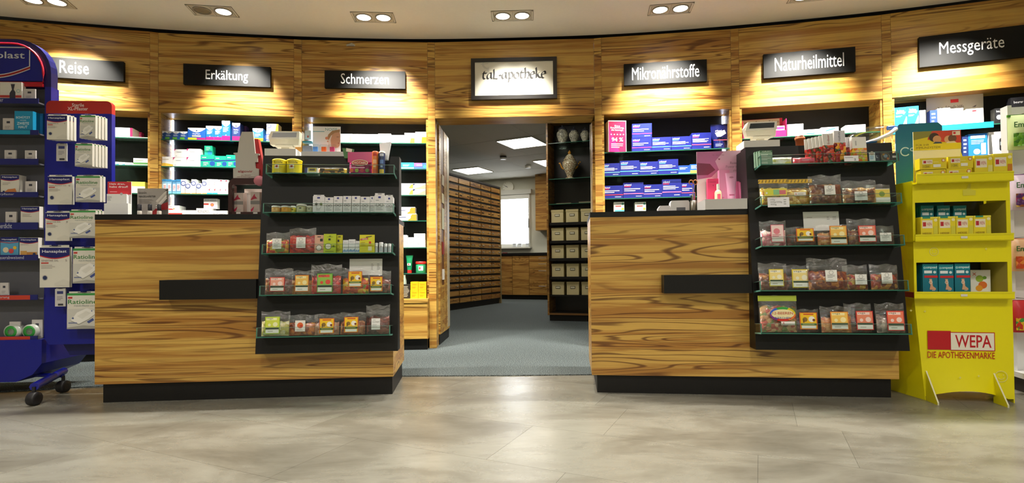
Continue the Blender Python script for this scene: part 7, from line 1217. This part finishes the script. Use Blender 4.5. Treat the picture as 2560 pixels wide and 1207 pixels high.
for i in range(3):
    for k in range(3):
        b = tuple(p + (-7 * k if j % 2 == 0 else 1.5 * k) for j, p in enumerate(cx('K', 342 + 137 * i, 985 + 0 * i, 450 + 137 * i, 1130))); carton(b, YF, .07 + k * .026, .02, '#0f7f8c', CP + [('r', .1, .42, 1, .5, '#c8282c'), ('r', .1, .36, .9, .42, '#e0d040'), ('r', .05, 0, 1, .3, '#e8e4dc')], 'teal plaster pack behind the lemon boxes, %s in %s row' % (('front', 'middle', 'rear')[k], ('first', 'second', 'third')[i]), 'teal plaster packs in the upper window', T2[0] + .04, 'pack', 'plaster_pack')
FT = [('r', .1, .5, 1, .58, '#c8282c'), ('p', [(.42, .46), (.60, .46), (.66, .2), (.86, .12), (.84, .06), (.44, .08), (.5, .22)], '#d8a884'), ('o', .52, .34, .09, .12, '#e8e4dc'), ('l', .6, .03, .9, .07, 1, '#d8eef0')]
for i, b in enumerate(((268, 250, 362, 395), (368, 252, 462, 393), (470, 248, 566, 390))):
    for k in range(6 if i == 0 else 3):
        bb = tuple(p + (-4.5 * k if j % 2 == 0 else 1.0 * k) for j, p in enumerate(cx('L', *b))); carton(bb, YF, .02 + k * .018, .008, '#0c7488', CP + FT, 'teal blister plaster pack picturing a foot, %s, %s row' % (('front', 'second', 'third', 'fourth', 'fifth', 'rear')[k], ('first', 'middle', 'last')[i]), 'teal blister plaster packs in the lower window', T3[0] + .03, 'pack', 'plaster_pack')
rb = YF.rect(cx('L', 212, 398, 340, 418), -.02, T3[0]); MB().box(rb[0], rb[1] + .12, -.02, .12, T3[0], T3[0] + .028, P('#8a1420', .5)).build('red_riser', ys)
carton(cx('L', 572, 288, 692, 424), YF, .10, .02, '#ecebe6', [('t', .08, .76, .3, .88, 'X', '#c85a2a', .03), ('c', .45, .62, .2, '#9ab83a'), ('c', .6, .34, .22, '#e0722a'), ('c', .42, .2, .18, '#e8a02a'), ('c', .7, .66, .1, '#6a9a2a')], 'white sachet box with orange and green fruit behind the lower window', None, T3[0] + .02, rz=-.08, name='sachet_box')
# ================================================================ white gondola at the end
GF = Fr((2.80, 3.02), math.radians(-14)); gz = lambda y, v=0: GF.at(2545, y, v)[1]
gd = thing('white_gondola', 'white metal gondola with hooks behind the yellow stand', 'shelf', GF.mat()); GW_ = P('#dcdcdc', .4); u0 = GF.at(2519, 300, 0)[0]; gh = gz(262)
MB().box(u0, u0 + .02, 0, .062, .08, gh, GW_).build('side_panel', gd); MB().box(u0 + .02, u0 + .9, .05, .06, .08, gh, P('#e6e6e6', .4)).build('back_panel', gd); MB().box(u0 + .88, u0 + .9, 0, .062, .08, gh, GW_).build('side_panel', gd)
MB().box(u0, u0 + .9, -.22, .062, .08, .11, GW_).build('base_shelf', gd); MB().box(u0 + .02, u0 + .88, -.18, .06, 0, .08, DARK).build('plinth', gd)
SWT = ((285, 372, '#cfe0a8', '#4f9a2c', 'green', ['#5a9a2a', '#7ab83a', '#3f7a1c']), (436, 524, '#d8c4dc', '#8a3a9a', 'violet', ['#8a4a1c', '#c8a02a', '#a02a6a', '#5a2a6a']), (597, 678, '#e8b890', '#d8642a', 'orange', ['#d8642a', '#e88a3a', '#c8481c']), (752, 832, '#c8242c', '#b01420', 'red', ['#e0b41c', '#c8301c', '#3f9a3a']))
for ya, yb, c, c2, nm_, cs in SWT:
    v = -.10; a, _, z0, z1 = GF.rect((2533 if ya > 300 else 2527, ya, 2560, yb), v); w_, h_ = .17, z1 - z0; t = thing('sweets_bag', '%s cough sweets bag hanging on the white gondola' % nm_, 'bag', GF.mat(a + w_ / 2, v, z0), 'sweets bags on the white gondola'); n = 8; vv = []
    for sg in (-1, 1):
        for j in range(n + 1):
            for i in range(n + 1): x, q_ = 2 * i / n - 1, j / n; vv.append((x * w_ / 2, .03 + sg * (.026 * math.sqrt(max(0, 1 - x ** 4)) * math.sin(math.pi * min(max(q_, .02), .98)) ** .6 + .001), q_ * h_))
    q = (n + 1) ** 2; fs = [(j * (n + 1) + i, j * (n + 1) + i + 1, (j + 1) * (n + 1) + i + 1, (j + 1) * (n + 1) + i) for j in range(n) for i in range(n)]
    MB().add(vv, fs + [tuple(q + k for k in reversed(f)) for f in fs], P(c, .3), True).build('pouch', t); mm = MB(); mm.box(-w_ * .42, w_ * .42, .001, .002, h_ * .08, h_ * .46, gummy(cs)); mm.build('picture', t); mm = MB().box(-w_ * .5, w_ * .5, .026, .034, h_ * .95, h_ * 1.02, P(c2, .4)); mm.build('seal_strip', t)
    if nm_ != 'red': mm = MB(); mm.text(-w_ * .40, h_ * .62, w_ * .42, h_ * .78, .0006, 'Em-eukal', P('#2a6a2a', .4), .01); mm.build('lettering', t)
    MB().tube([(a + w_ / 2, .05, z1 + .01), (a + w_ / 2, v - .01, z1 + .012)], .003, STEEL, 6).build('hook', gd)
